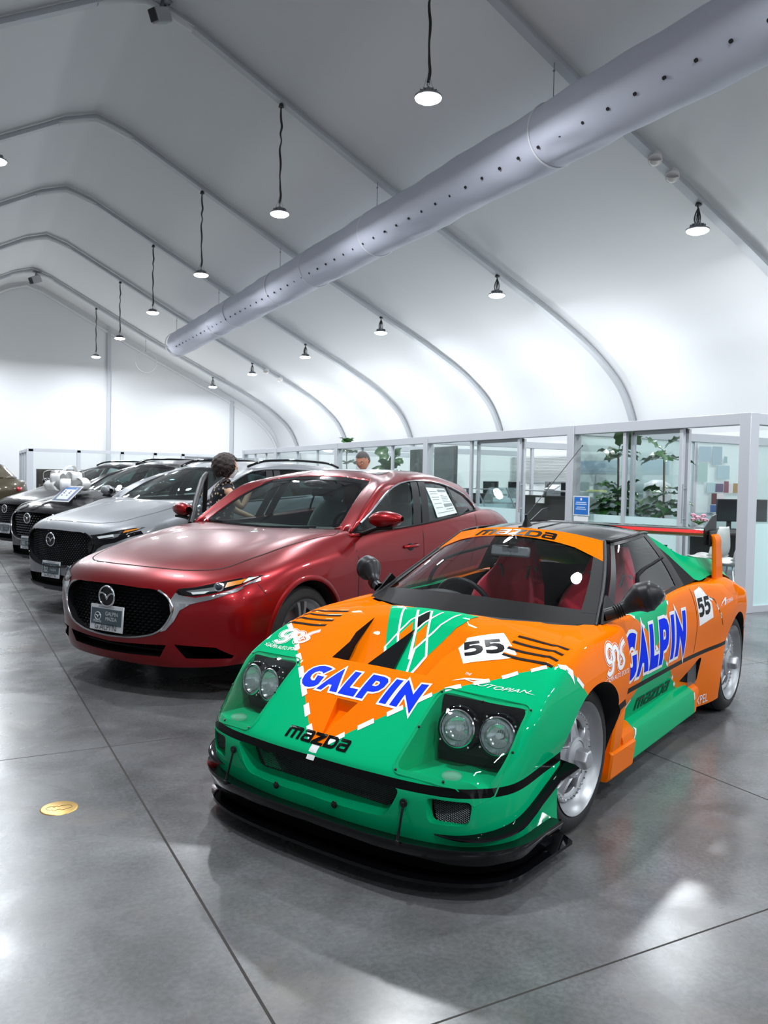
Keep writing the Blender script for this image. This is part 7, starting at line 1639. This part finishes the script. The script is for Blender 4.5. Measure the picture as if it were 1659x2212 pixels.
def make_suv(name, label, loc, rz, paint, kind, scale=1.0, dressed=True):
    dz = .115; grp = scl(zz(GRP, dz+.005), 1.12 if kind != 'small' else 1.10, .66); lo = [(.62, .36), (.54, .27), (0, .262), (-.54, .27), (-.62, .36), (0, .385)]
    sp = dict(SPEC); sp.update(axles=(.21, -2.44), wheel_r=.348, rim_r=.238, front_holes=[(grp, .95, M_MB), (lo, .90, M_MB)], ws=sym(WS_SUV), rw=sym(RW_SUV), rwx=-2.45, pillars=[(-.98, -1.10, -1.14, -1.24), (-1.12, -1.23, -1.26, -1.36), (-2.05, -2.10, -2.12, -2.17)],
        side_gaps=[[(-.12, 1.08), (-.17, .8), (-.15, .40)], [(-1.11, 1.11), (-1.10, .8), (-1.08, .40)], [(-2.25, 1.18), (-2.12, .9), (-2.02, .45)]], handles=[(-.90, .955), (-1.85, .985)], mirror=(-.27, 1.02, 1.175), seat_dz=.10, trim_mat=M_SB, clad=(.24, .40), floor=.40, style='single', nsp=10)
    if kind == 'grey': sp['trim_mat'] = M_SB
    r_, bv, b1, b2 = production_car(name, label, 'car', loc, rz, paint, suv_grid(SED), SUVG, DLO_SUV, sp); r_.scale = (scale,)*3
    front_dress(r_, b1, grp, None, (1.08, .715 if kind == 'grey' else .735), (1.075, .425), paint, 1.03, .28, 'dot' if kind == 'grey' else 'blade', (.034, .018) if kind == 'grey' else (.055, .032), chrome=(kind != 'grey'))
    hl = zz(HLS, dz-.01); dark = M_GB
    for s in (-1, 1):
        headlamp(r_, b1, hl, s, [('led_bar', [(.575, .770), (.70, .795), (.715, .775), (.60, .752)], M_WLED, .004), ('inner_reflector', [(.70, .795), (.75, .805), (.74, .775), (.71, .765)], mat('reflector', (.85, .86, .88), .10, 1.0), .003), ('turn_lens', [(.76, .83), (.825, .852), (.815, .835), (.76, .808)], M_AMB, .005)])
        w = [(.50, .70), (.535, .76), (.60, .745), (.72, .76), (.84, .83), (.86, .80), (.74, .72), (.66, .70), (.60, .66), (.54, .58), (.48, .50), (.44, .50), (.52, .60)]
        decal('lamp_wing_trim', [w if s > 0 else mir(w)], yzmap(1.6), b1, (-1, 0, 0), M_GB if kind == 'grey' else M_TRIM, r_, off=.004, cell=.04)
        pts = [(-.98, s*.575, 1.485), (-1.12, s*.60, 1.535), (-1.5, s*.60, 1.572), (-2.0, s*.58, 1.575), (-2.45, s*.55, 1.55), (-2.62, s*.52, 1.515)]
        MB().tube(spl(pts, 5), .019, 8, sq=.8).build('roof_rail', M_GB, r_, smooth=60)
        lb = [(.64, .38), (.70, .28), (.86, .30), (.84, .40), (.78, .42)]
        decal('fog_bezel', [lb if s > 0 else mir(lb)], yzmap(1.6), b1, (-1, 0, 0), M_PLA, r_, off=.003, cell=.05)
    # hood seam and lower lip guard
    for s in (-1, 1):
        hs = [(suv_x(x), y) for x, y in ((.92, 0), (.90, .25), (.84, .46), (.72, .60), (.50, .665), (.21, .705), (-.10, .735), (-.30, .755))]; q = [(a, s*b) for a, b, _ in spl([(a, b, 0) for a, b in hs], 3)]
        for a, b in zip(q, q[1:]): decal('hood_gap', [slab([a, b], .006)], TOPM, b1, (0, 0, -1), mat('panel_gap', (.01, .008, .006), .8), r_, off=.0015, cell=.06)
    g = MB(); rows = []
    for y in np.linspace(-.80, .80, 25):
        row = []
        for z in (.215, .235, .262): 
            h = b1.ray_cast(Vector((1.6, y, z)), Vector((-1, 0, 0)))[0]; row.append((h.x+.012, y, z) if h else (.6, y, z))
        rows.append(row)
    g.grid(rows); g.build('lower_guard', M_PLA, r_, smooth=60)
    return r_, b1, b2
M_GREYP = mat('paint_ceramic_grey', (.22, .228, .245), .4, .2, coat=.55, cr=.02, spec=.3); M_BLKP = mat('paint_black', (.004, .004, .005), .25, .0, coat=.45, cr=.02, spec=.3); M_OLIVE = flake('paint_olive_brown', (.065, .05, .026), (.03, .024, .014), .4, .4, coat=.5)
grey, gb1, gb2 = make_suv('crossover_car', 'pale grey crossover with dotted black grille beside the red sedan', (1.868, 9.027, 0), R(205), M_GREYP, 'grey')
blk1, kb1, kb2 = make_suv('crossover_car', 'black crossover carrying a white gift bow on its hood', (1.95, 12.25, 0), R(205), M_BLKP, 'black', 1.04)
blk2, _, _ = make_suv('crossover_car', 'second black crossover, half cut by the left picture edge', (1.86, 15.5, 0), R(205), M_BLKP, 'black', 1.04)
brn, bb1, bb2 = make_suv('crossover_car', 'olive brown crossover seen from its rear quarter at the left edge', (-1.95, 19.4, 0), R(182), M_OLIVE, 'black', 1.05)
for s in (-1, 1): MB().sphere((-3.08, s*.74, .98), .11, 14, 8, sc=(.6, .9, .5)).build('tail_lamp', mat('lamp_red', (.45, .01, .01), .15, coat=1.0), brn, smooth=60)
# open right front door of the red sedan
dr = thing_part('open_front_door', red); hx, hy = -.39, -.86; u = Vector((-.775, -.632, 0)).normalized(); nn = Vector((0, 0, 1)).cross(u)
def dp(a, z, o=0): return Vector((hx, hy, 0))+u*a+Vector((0, 0, z))+nn*o
out = [(0, .30), (1.02, .30), (1.06, .60), (1.06, 1.0), (0, .955)]
g = MB(); g.prism(out, (hx, hy, 0), u, (0, 0, 1), .06); g.build('door_skin', M_RED2, dr, bevel=.012)
fr_ = [dp(.0, .96, -.03), dp(.35, 1.17, -.04), dp(.66, 1.325, -.05), dp(1.0, 1.385, -.05), dp(1.04, 1.02, -.03)]
MB().tube(fr_, .022, 8, sq=1.4).build('window_frame', M_SB, dr, smooth=50); MB().tube([p+nn*.02 for p in fr_[:4]], .008, 6).build('window_trim', M_SB, dr, smooth=50)
MB().add([dp(.0, .96, -.03), dp(.35, 1.17, -.04), dp(.66, 1.325, -.05), dp(1.0, 1.385, -.05), dp(1.04, 1.02, -.03)], [(0, 1, 2, 3, 4)]).build('window_glass', M_GLS2, dr)
MB().prism([(.04, .40), (1.0, .40), (1.0, .93), (.04, .90)], dp(0, 0, -.065), u, (0, 0, 1), .02).build('door_card', M_DSH2, dr, bevel=.01)
# ---------------------------------------------------------------- gift bow with ribbons on the black hood
M_BOW = mat('ribbon_white', (.84, .84, .83), .45, spec=.4); F5 = Matrix.Rotation(R(205), 4, 'Z')
def blk_world(x, y, z): v = F5 @ Vector((x*1.04, y*1.04, z*1.04)); return Vector((1.95+v.x, 12.25+v.y, v.z))
h5 = kb1.ray_cast(Vector((.44, -.16, 2)), Vector((0, 0, -1)))[0]; bc_ = blk_world(*h5)
t = thing('gift_bow', 'big glossy white gift bow with trailing ribbons lying on the black crossover hood', 'bow', bc_, R(205))
rnd = random.Random(8)
def ribbon(mb, pts, w, side):
    rows = []
    for i, p in enumerate(pts):
        p = Vector(p); rows.append([p+Vector(side)*w*v+Vector((0, 0, .012*(1-v*v))) for v in (-.5, -.2, .2, .5)])
    mb.grid(rows)
def loop(a, el, L_, w, name='bow_loop'):
    d = Vector((math.cos(a)*math.cos(el), math.sin(a)*math.cos(el), math.sin(el))); sd = Vector((-math.sin(a), math.cos(a), 0)); up = d.cross(sd)*-1
    if up.z < 0: up = -up
    L_ *= rnd.uniform(.82, 1.12); w *= rnd.uniform(.8, 1.1); a += rnd.uniform(-.18, .18); c = Vector((0, 0, .05)); pts = spl([c, c+d*L_*.45+up*.075*L_/.3, c+d*L_*.9+up*.06*L_/.3, c+d*L_, c+d*L_*.85-up*.05*L_/.3, c+d*L_*.4-up*.03, c], 5)
    m = MB(); ribbon(m, [Vector((p[0], p[1], max(.004, p[2]))) for p in pts], w, sd); m.build(name, M_BOW, t, smooth=60, solid=.002)
for k in range(8): loop(k*2*math.pi/8+.2, R(18), .36, .17)
for k in range(6): loop(k*2*math.pi/6+.5, R(rnd.uniform(36, 54)), .36, .16)
for k in range(3): loop(k*2*math.pi/3+.8, R(76), .34, .14)
MB().sphere((0, 0, .12), .06, 14, 8, sc=(1, 1, .8)).build('bow_knot', M_BOW, t, smooth=60)
M5i = (Matrix.Translation(bc_) @ F5).inverted()
def hood_pt(x, y, up=.012):
    h = kb1.ray_cast(Vector((x, y, 2)), Vector((0, 0, -1)))[0] or Vector((x, y, .9)); return M5i @ (blk_world(h.x, h.y, h.z)+Vector((0, 0, up)))
for (a, b, c2) in (((.50, -.10), (.72, -.30), (.98, -.42)), ((.52, 0), (.78, -.02), (1.02, -.06))):
    pts = [hood_pt(a[0]+(c2[0]-a[0])*q, a[1]+(c2[1]-a[1])*q, .02+.015*math.sin(q*9)) for q in np.linspace(0, 1, 12)]
    m = MB(); dd = (pts[-1]-pts[0]).normalized(); ribbon(m, pts, .10, Vector((-dd.y, dd.x, 0)).normalized()); m.build('ribbon_tail', M_BOW, t, smooth=60, solid=.002)
hs = kb1.ray_cast(Vector((.80, .26, 2)), Vector((0, 0, -1)))[0]; ps_ = blk_world(*hs)
t = thing('display_card', 'white framed price card with blue heading propped on the black crossover hood', 'card', ps_+Vector((0, 0, .03)), R(205))
Rm5 = Matrix.Rotation(R(-48), 3, 'Y'); 
def cp(x, y, z): return Rm5 @ Vector((x, y, z))
def board(y0, z0, y1, z1, o, m, nm):
    g = MB(); g.add([cp(o, y0, z0), cp(o, y1, z0), cp(o, y1, z1), cp(o, y0, z1), cp(o-.006, y0, z0), cp(o-.006, y1, z0), cp(o-.006, y1, z1), cp(o-.006, y0, z1)], [(0, 1, 2, 3), (7, 6, 5, 4), (0, 4, 5, 1), (1, 5, 6, 2), (2, 6, 7, 3), (3, 7, 4, 0)]); g.build(nm, m, t)
board(-.21, 0, .21, .31, 0, M_PAPER, 'card_frame'); board(-.19, .02, .19, .29, .003, mat('card_border', (.22, .25, .36), .5), 'border'); board(-.125, .045, .135, .265, .006, mat('card_white', (.82, .84, .88), .6), 'sheet'); board(-.115, .24, .125, .26, .009, mat('card_blue', (.02, .20, .65), .5), 'heading')
for z, w in ((.19, .02), (.155, .03), (.11, .02)):
    for y in (-.08, .04): board(y, z, y+w, z+.018, .009, mat('card_ink', (.05, .08, .35), .5), 'print_mark')
MB().tube([cp(0, 0, .3), (-.24, 0, .05)], .006, 6).build('prop_leg', M_GREYM, t)
# ================================================================= people
def skin_body(name, joints, bones, m, parent, subd=2, smooth_iter=0):
    """joints: {n:(pos, radius)}; one continuous skin-modified surface"""
    ks = list(joints); me = bpy.data.meshes.new(name); me.from_pydata([joints[k][0] for k in ks], [(ks.index(a), ks.index(b)) for a, b in bones], [])
    o = bpy.data.objects.new(name, me); COL.objects.link(o); o.parent = parent
    md = o.modifiers.new('skin', 'SKIN'); md.use_smooth_shade = True; md.branch_smoothing = .6
    me.skin_vertices[0]
    for i, k in enumerate(ks):
        r = joints[k][1]; me.skin_vertices[0].data[i].radius = (r, r) if not isinstance(r, tuple) else r
        me.skin_vertices[0].data[i].use_root = (i == 0)
    s2 = o.modifiers.new('ss', 'SUBSURF'); s2.levels = subd; s2.render_levels = subd; me.materials.append(m)
    dg = bpy.context.evaluated_depsgraph_get(); dg.update(); nm = bpy.data.meshes.new_from_object(o.evaluated_get(dg)); o.modifiers.clear(); o.data = nm
    nm.polygons.foreach_set('use_smooth', [True]*len(nm.polygons)); return o
def fingers(J, B, wrist, d, up, side, scale=1.0, curl=.5, pre='l'):
    """palm and five bent fingers grown from the wrist joint"""
    d = Vector(d).normalized(); up = Vector(up); up = (up-d*up.dot(d)).normalized(); sd = d.cross(up)*side; w = Vector(J[wrist][0])
    J[pre+'palm'] = (tuple(w+d*.045*scale), (.030*scale, .017*scale)); B.append((wrist, pre+'palm'))
    for i, (off, ln) in enumerate(((-.026, .062), (-.009, .074), (.009, .070), (.026, .056))):
        a = w+d*.085*scale+sd*off*scale; J[pre+'k%d' % i] = (tuple(a), .0092*scale); B.append((pre+'palm', pre+'k%d' % i))
        b = a+(d*math.cos(curl*.7)-up*math.sin(curl*.7))*ln*.5*scale; c = b+(d*math.cos(curl*1.7)-up*math.sin(curl*1.7))*ln*.5*scale
        J[pre+'m%d' % i] = (tuple(b), .0082*scale); J[pre+'t%d' % i] = (tuple(c), .0068*scale); B += [(pre+'k%d' % i, pre+'m%d' % i), (pre+'m%d' % i, pre+'t%d' % i)]
    a = w+d*.03*scale-sd*.030*scale-up*.004; b = a+(d*.7-sd*.6-up*.3).normalized()*.034*scale; c = b+(d*.9-sd*.15-up*.3).normalized()*.026*scale
    J[pre+'th0'] = (tuple(a), .0115*scale); J[pre+'th1'] = (tuple(b), .0095*scale); J[pre+'th2'] = (tuple(c), .0078*scale); B += [(pre+'palm', pre+'th0'), (pre+'th0', pre+'th1'), (pre+'th1', pre+'th2')]
def head_mesh(c, h, rotm, m):
    """head with brow, eye sockets, nose, lips, chin; faces local +x"""
    mb = MB(); rows = []; N, Mh = 40, 34
    for i in range(Mh+1):
        v = i/Mh; row = []
        for j in range(N+1):
            a = 2*math.pi*j/N; th = math.pi*v; z = math.cos(th)*.5; r = math.sin(th)
            x = math.cos(a)*r*.42; y = math.sin(a)*r*.345
            if z < 0: y *= 1-.50*(-z*2)**1.8; x = x*(1-.18*(-z*2)) if x > 0 else x*(1-.45*(-z*2)**1.5)
            if x > 0:
                fr = max(0, math.cos(a))**2; fy = y/.345
                x += fr*.020*math.exp(-((z-.09)/.05)**2)*(1-abs(fy)*.6)
                x -= .040*math.exp(-((z-.01)/.045)**2)*math.exp(-((abs(y)-.125)/.055)**2)
                x += .105*math.exp(-((z+.075)/.055)**2)*math.exp(-(y/.036)**2)+.045*math.exp(-((z-.0)/.06)**2)*math.exp(-(y/.028)**2)
                x += .026*math.exp(-((z+.205)/.022)**2)*math.exp(-(y/.09)**2)+.026*math.exp(-((z+.252)/.022)**2)*math.exp(-(y/.08)**2)
                x += .040*math.exp(-((z+.40)/.07)**2)*math.exp(-(y/.10)**2)
            row.append(Vector(c)+rotm @ (Vector((x, y, z))*h))
        rows.append(row)
    mb.grid(rows)
    for s in (-1, 1):
        er = []
        for k in range(7):
            u = k/6; er.append([Vector(c)+rotm @ (Vector((-.03+.02*u+.055*math.cos(b)*(1-.3*u), s*(.335+.05*u), -.03+.095*math.sin(b)*(1-.25*u)))*h) for b in np.linspace(0, 2*math.pi, 13)])
        mb.grid(er)
    return mb
def person(name, label, loc, rz, J, B, headc, headh, headrot, skin, hair_fn, clothes):
    t = thing(name, label, 'person', loc, rz); body = skin_body('body', J, B, skin, t)
    hm = head_mesh(headc, headh, headrot, skin); me = hm.mesh('headpart'); me.materials.append(skin); me.polygons.foreach_set('use_smooth', [True]*len(me.polygons))
    bm = bmesh.new(); bm.from_mesh(body.data); bm.from_mesh(me); bm.to_mesh(body.data); bm.free()
    body.data.polygons.foreach_set('use_smooth', [True]*len(body.data.polygons))
    for s in (-1, 1):
        p = Vector(headc)+headrot @ (Vector((.345, s*.125, .012))*headh); MB().sphere(p, headh*.048, 14, 10).build('eye', mat('eye_white', (.75, .73, .70), .2), t, smooth=60)
        MB().sphere(p+headrot @ Vector((headh*.03, 0, 0)), headh*.024, 10, 8).build('iris', mat('iris_dark', (.05, .03, .02), .1), t, smooth=60)
        MB().tube([Vector(headc)+headrot @ (Vector((.385+.0*k, s*(.06+.045*k), .085+.018*math.sin(k*1.2)))*headh) for k in range(4)], headh*.014, 5).build('eyebrow', mat('brow_dark', (.03, .02, .015), .8), t, smooth=60)
    MB().tube([Vector(headc)+headrot @ (Vector((.40-.25*abs(y)**1.5, y, -.228))*headh) for y in np.linspace(-.09, .09, 7)], headh*.016, 6).build('lips', mat('lips', (.40, .13, .10), .5), t, smooth=60)
    hair_fn(t); clothes(t); return t
SK1 = mat('skin_warm', (.62, .34, .22), .5, spec=.4); SK2 = mat('skin_ruddy', (.60, .28, .18), .5, spec=.4)
# --- woman leaning towards the red car (faces local +x)
J = {'pelvis': ((0, 0, .88), .125), 'waist': ((.02, 0, 1.0), (.10, .125)), 'chest': ((.045, 0, 1.16), (.115, .14)), 'neck0': ((.06, 0, 1.29), .062), 'neck1': ((.085, 0, 1.36), .046),
     'shl': ((.05, .155, 1.255), .050), 'ell': ((.16, .215, 1.03), .036), 'wrl': ((.36, .15, .955), .023), 'shr': ((.05, -.155, 1.255), .050), 'elr': ((.20, -.21, 1.06), .036), 'wrr': ((.30, -.11, 1.25), .023),
     'hipl': ((0, .085, .82), .10), 'kneel': ((.03, .10, .46), .055), 'ankl': ((-.01, .10, .08), .036), 'toel': ((.13, .11, .03), .028), 'hipr': ((0, -.085, .82), .10), 'kneer': ((.01, -.10, .46), .055), 'ankr': ((-.03, -.10, .08), .036), 'toer': ((.11, -.11, .03), .028)}
B = [('pelvis', 'waist'), ('waist', 'chest'), ('chest', 'neck0'), ('neck0', 'neck1'), ('chest', 'shl'), ('shl', 'ell'), ('ell', 'wrl'), ('chest', 'shr'), ('shr', 'elr'), ('elr', 'wrr'), ('pelvis', 'hipl'), ('hipl', 'kneel'), ('kneel', 'ankl'), ('ankl', 'toel'), ('pelvis', 'hipr'), ('hipr', 'kneer'), ('kneer', 'ankr'), ('ankr', 'toer')]
fingers(J, B, 'wrl', (.9, -.2, -.3), (0, 0, 1), 1, .95, .5, 'l'); fingers(J, B, 'wrr', (.5, .3, .8), (-.8, 0, .3), -1, .95, .8, 'r')
hrot = Matrix.Rotation(R(10), 3, 'Z') @ Matrix.Rotation(R(14), 3, 'Y')
def hair1(t):
    m = mat('hair_dark_brown', (.022, .010, .007), .55, bump=(70, .8)); c = Vector((.065, 0, 1.475)); rnd = random.Random(2); rows = []
    for i in range(19):
        th = math.pi*i/18*.80; row = []
        for j in range(33):
            a = 2*math.pi*j/32; fr = max(0, math.cos(a)); cut = fr**3*max(0, th-1.05)*1.0
            r = .128*(1+.05*math.sin(a*9+i*1.7)+.045*math.sin(a*5-i*2.3)+.03*math.sin(i*2+a*13)); th2 = th-cut*1.0
            k = .80 if fr > .75 and th > 1.2 else 1
            row.append(c+Vector((math.cos(a)*math.sin(th2)*r*1.05*k-.012, math.sin(a)*math.sin(th2)*r*1.0, math.cos(th2)*r*1.0-.01*(th > 1.3))))
        rows.append(row)
    MB().grid(rows).build('hair', m, t, smooth=60, subd=1)
    g = MB()
    for k in range(120):
        a = rnd.uniform(0, 6.28); th = rnd.uniform(.1, 2.2); 
        if math.cos(a) > .6 and th > 1.0: continue
        p = c+Vector((math.cos(a)*math.sin(th), math.sin(a)*math.sin(th), math.cos(th)))*.124; n_ = (p-c).normalized(); sd = n_.cross(Vector((0, 0, 1)))
        pts = [p+n_*.006*math.sin(q*2)+sd*.016*math.sin(q*1.6+k)+Vector((0, 0, -.017*q)) for q in range(5)]; g.tube(pts, [.006, .007, .007, .005, .002], 5)
    g.build('hair_curls', m, t, smooth=60, weld=0)
def cloth1(t):
    m = mat('dress_floral', (.012, .012, .018), .75); nt = m.node_tree; N = nt.nodes; tc = N.new('ShaderNodeTexCoord'); vo = N.new('ShaderNodeTexVoronoi'); vo.inputs['Scale'].default_value = 26; nt.links.new(tc.outputs['Object'], vo.inputs['Vector'])
    rp = N.new('ShaderNodeValToRGB'); e = rp.color_ramp.elements; e[0].position = .0; e[0].color = (.75, .62, .42, 1); e[1].position = .30; e[1].color = (.012, .012, .018, 1); k = e.new(.22); k.color = (.70, .50, .38, 1); rp.color_ramp.interpolation = 'CONSTANT'
    nt.links.new(vo.outputs['Distance'], rp.inputs[0]); nt.links.new(rp.outputs[0], N['Principled BSDF'].inputs['Base Color'])
    prof = [(1.30, .075, .155, .055), (1.26, .10, .185, .05), (1.16, .135, .165, .045), (1.05, .125, .145, .03), (.98, .12, .14, .02), (.88, .15, .175, .0), (.70, .18, .20, 0), (.50, .22, .24, 0), (.40, .25, .27, 0)]
    rows = [[(dx+math.cos(a)*rx*(1+.03*math.sin(a*8)*(z < .8)), math.sin(a)*ry*(1+.03*math.sin(a*8)*(z < .8)), z) for a in np.linspace(0, 2*math.pi, 37)] for z, rx, ry, dx in prof]
    S_ = surf(rows, 4, 1); MB().grid([[tuple(p) for p in r] for r in S_]).build('dress', m, t, smooth=60)
    for s in (-1, 1): MB().tube(spl([(.10, s*.10, 1.27), (.06, s*.15, 1.33), (.0, s*.13, 1.28)], 4), .028, 8, sq=.6).build('shoulder_frill', m, t, smooth=60)
    g = MB(); rr_ = []
    hc = Vector((.085, 0, 1.455))
    for i in range(9):
        v = -.02-.40*i/8; rr_.append([hc+hrot @ (Vector((.40*math.cos(a)*(1.10-.25*(i/8)**2)+.05*math.exp(-(a/.3)**2)*(1-i/8), .345*math.sin(a)*1.04*(1-.35*(i/8)**2), v))*.215) for a in np.linspace(-1.25, 1.25, 15)])
    g.grid(rr_); g.build('face_mask', mat('mask_white', (.80, .80, .80), .6), t, smooth=60)
    for s in (-1, 1): MB().tube([hc+hrot @ (Vector((.14, s*.345, -.08))*.215), hc+hrot @ (Vector((.0, s*.39, .0))*.215)], .0018, 5).build('mask_loop', M_WHITE, t)
    for s, y in ((1, .11), (-1, -.11)): MB().sphere((.05 if s > 0 else .03, y, .035), .11, 16, 8, sc=(1.15, .42, .36)).build('shoe', M_SB, t, smooth=60)
woman = person('person', 'woman with short dark curly hair, white mask and black floral dress beside the red sedan', (2.365, 7.90, 0), R(-12), J, B, (.085, 0, 1.455), .215, hrot, SK1, hair1, cloth1)
# --- man looking down behind the red car
J = {'pelvis': ((0, 0, .95), .15), 'waist': ((0, 0, 1.07), (.13, .16)), 'chest': ((.01, 0, 1.27), (.14, .18)), 'neck0': ((.0, 0, 1.42), .075), 'neck1': ((.02, 0, 1.49), .058),
     'shl': ((0, .20, 1.385), .062), 'ell': ((.03, .27, 1.10), .045), 'wrl': ((.20, .16, .98), .029), 'shr': ((0, -.20, 1.385), .062), 'elr': ((.03, -.27, 1.10), .045), 'wrr': ((.20, -.14, 1.0), .029),
     'hipl': ((0, .10, .90), .115), 'kneel': ((.02, .12, .50), .065), 'ankl': ((-.02, .12, .09), .042), 'toel': ((.15, .14, .035), .035), 'hipr': ((0, -.10, .90), .115), 'kneer': ((.02, -.12, .50), .065), 'ankr': ((-.02, -.12, .09), .042), 'toer': ((.15, -.14, .035), .035)}
B = [b for b in B if not (b[0][0] in 'lr' and b[0][1:] in ('palm', 'k0', 'k1', 'k2', 'k3', 'm0', 'm1', 'm2', 'm3', 'th0', 'th1')) and 'palm' not in b[1]]
fingers(J, B, 'wrl', (.9, -.5, .1), (0, 0, 1), 1, 1.05, .7, 'l'); fingers(J, B, 'wrr', (.9, .5, .1), (0, 0, 1), -1, 1.05, .7, 'r')
hrot2 = Matrix.Rotation(R(20), 3, 'Y'); hc2 = (.035, 0, 1.585)
def hair2(t):
    m = mat('hair_grey', (.075, .07, .068), .7, bump=(160, .6)); c = Vector(hc2); rows = []
    for i in range(13):
        row = []
        for j in range(33):
            a = 2*math.pi*j/32; fr = max(0, math.cos(a)); lim = 1.02-.30*fr+.62*max(0, -math.cos(a)) if fr > .15 else 1.65+.15*max(0, -math.cos(a)); lim = 1.0 if fr > .55 else (1.25 if fr > .3 else lim)
            th = lim*i/12; z = math.cos(th)*.5*1.055; r = math.sin(th)*1.06
            row.append(c+hrot2 @ (Vector((math.cos(a)*r*.42-.005, math.sin(a)*r*.35, z))*.232))
        rows.append(row)
    MB().grid(rows).build('hair', m, t, smooth=60)
def cloth2(t):
    sh = mat('shirt_white', (.62, .64, .66), .7); tr = mat('trousers_dark', (.02, .022, .03), .8)
    prof = [(1.46, .07, .075, .0), (1.43, .10, .14, 0), (1.385, .13, .225, 0), (1.27, .155, .215, .01), (1.10, .15, .185, .01), (1.0, .155, .18, 0), (.93, .16, .185, 0)]
    S_ = surf([[(dx+math.cos(a)*rx, math.sin(a)*ry, z) for a in np.linspace(0, 2*math.pi, 29)] for z, rx, ry, dx in prof], 4, 1); MB().grid([[tuple(p) for p in r] for r in S_]).build('shirt', sh, t, smooth=60)
    for s in (-1, 1):
        MB().tube(spl([(0, s*.19, 1.39), (.015, s*.24, 1.24), (.03, s*.27, 1.10), (.10, s*.22, 1.05), (.16, s*.18, 1.0)], 4), [.075-.0022*k for k in range(17)], 12, caps=False).build('sleeve', sh, t, smooth=60)
        MB().tube(spl([(0, s*.09, .97), (0, s*.10, .85), (.02, s*.12, .50), (-.02, s*.12, .08)], 5), [.125-.0038*k for k in range(16)], 14).build('trouser_leg', tr, t, smooth=60)
        MB().sphere((.05, s*.13, .04), .14, 16, 8, sc=(1.1, .38, .32)).build('shoe', M_SB, t, smooth=60)
man = person('person', 'grey-haired man in a pale shirt looking down behind the red sedan roof', (4.39, 8.76, 0), R(215), J, B, hc2, .232, hrot2, SK2, hair2, cloth2)
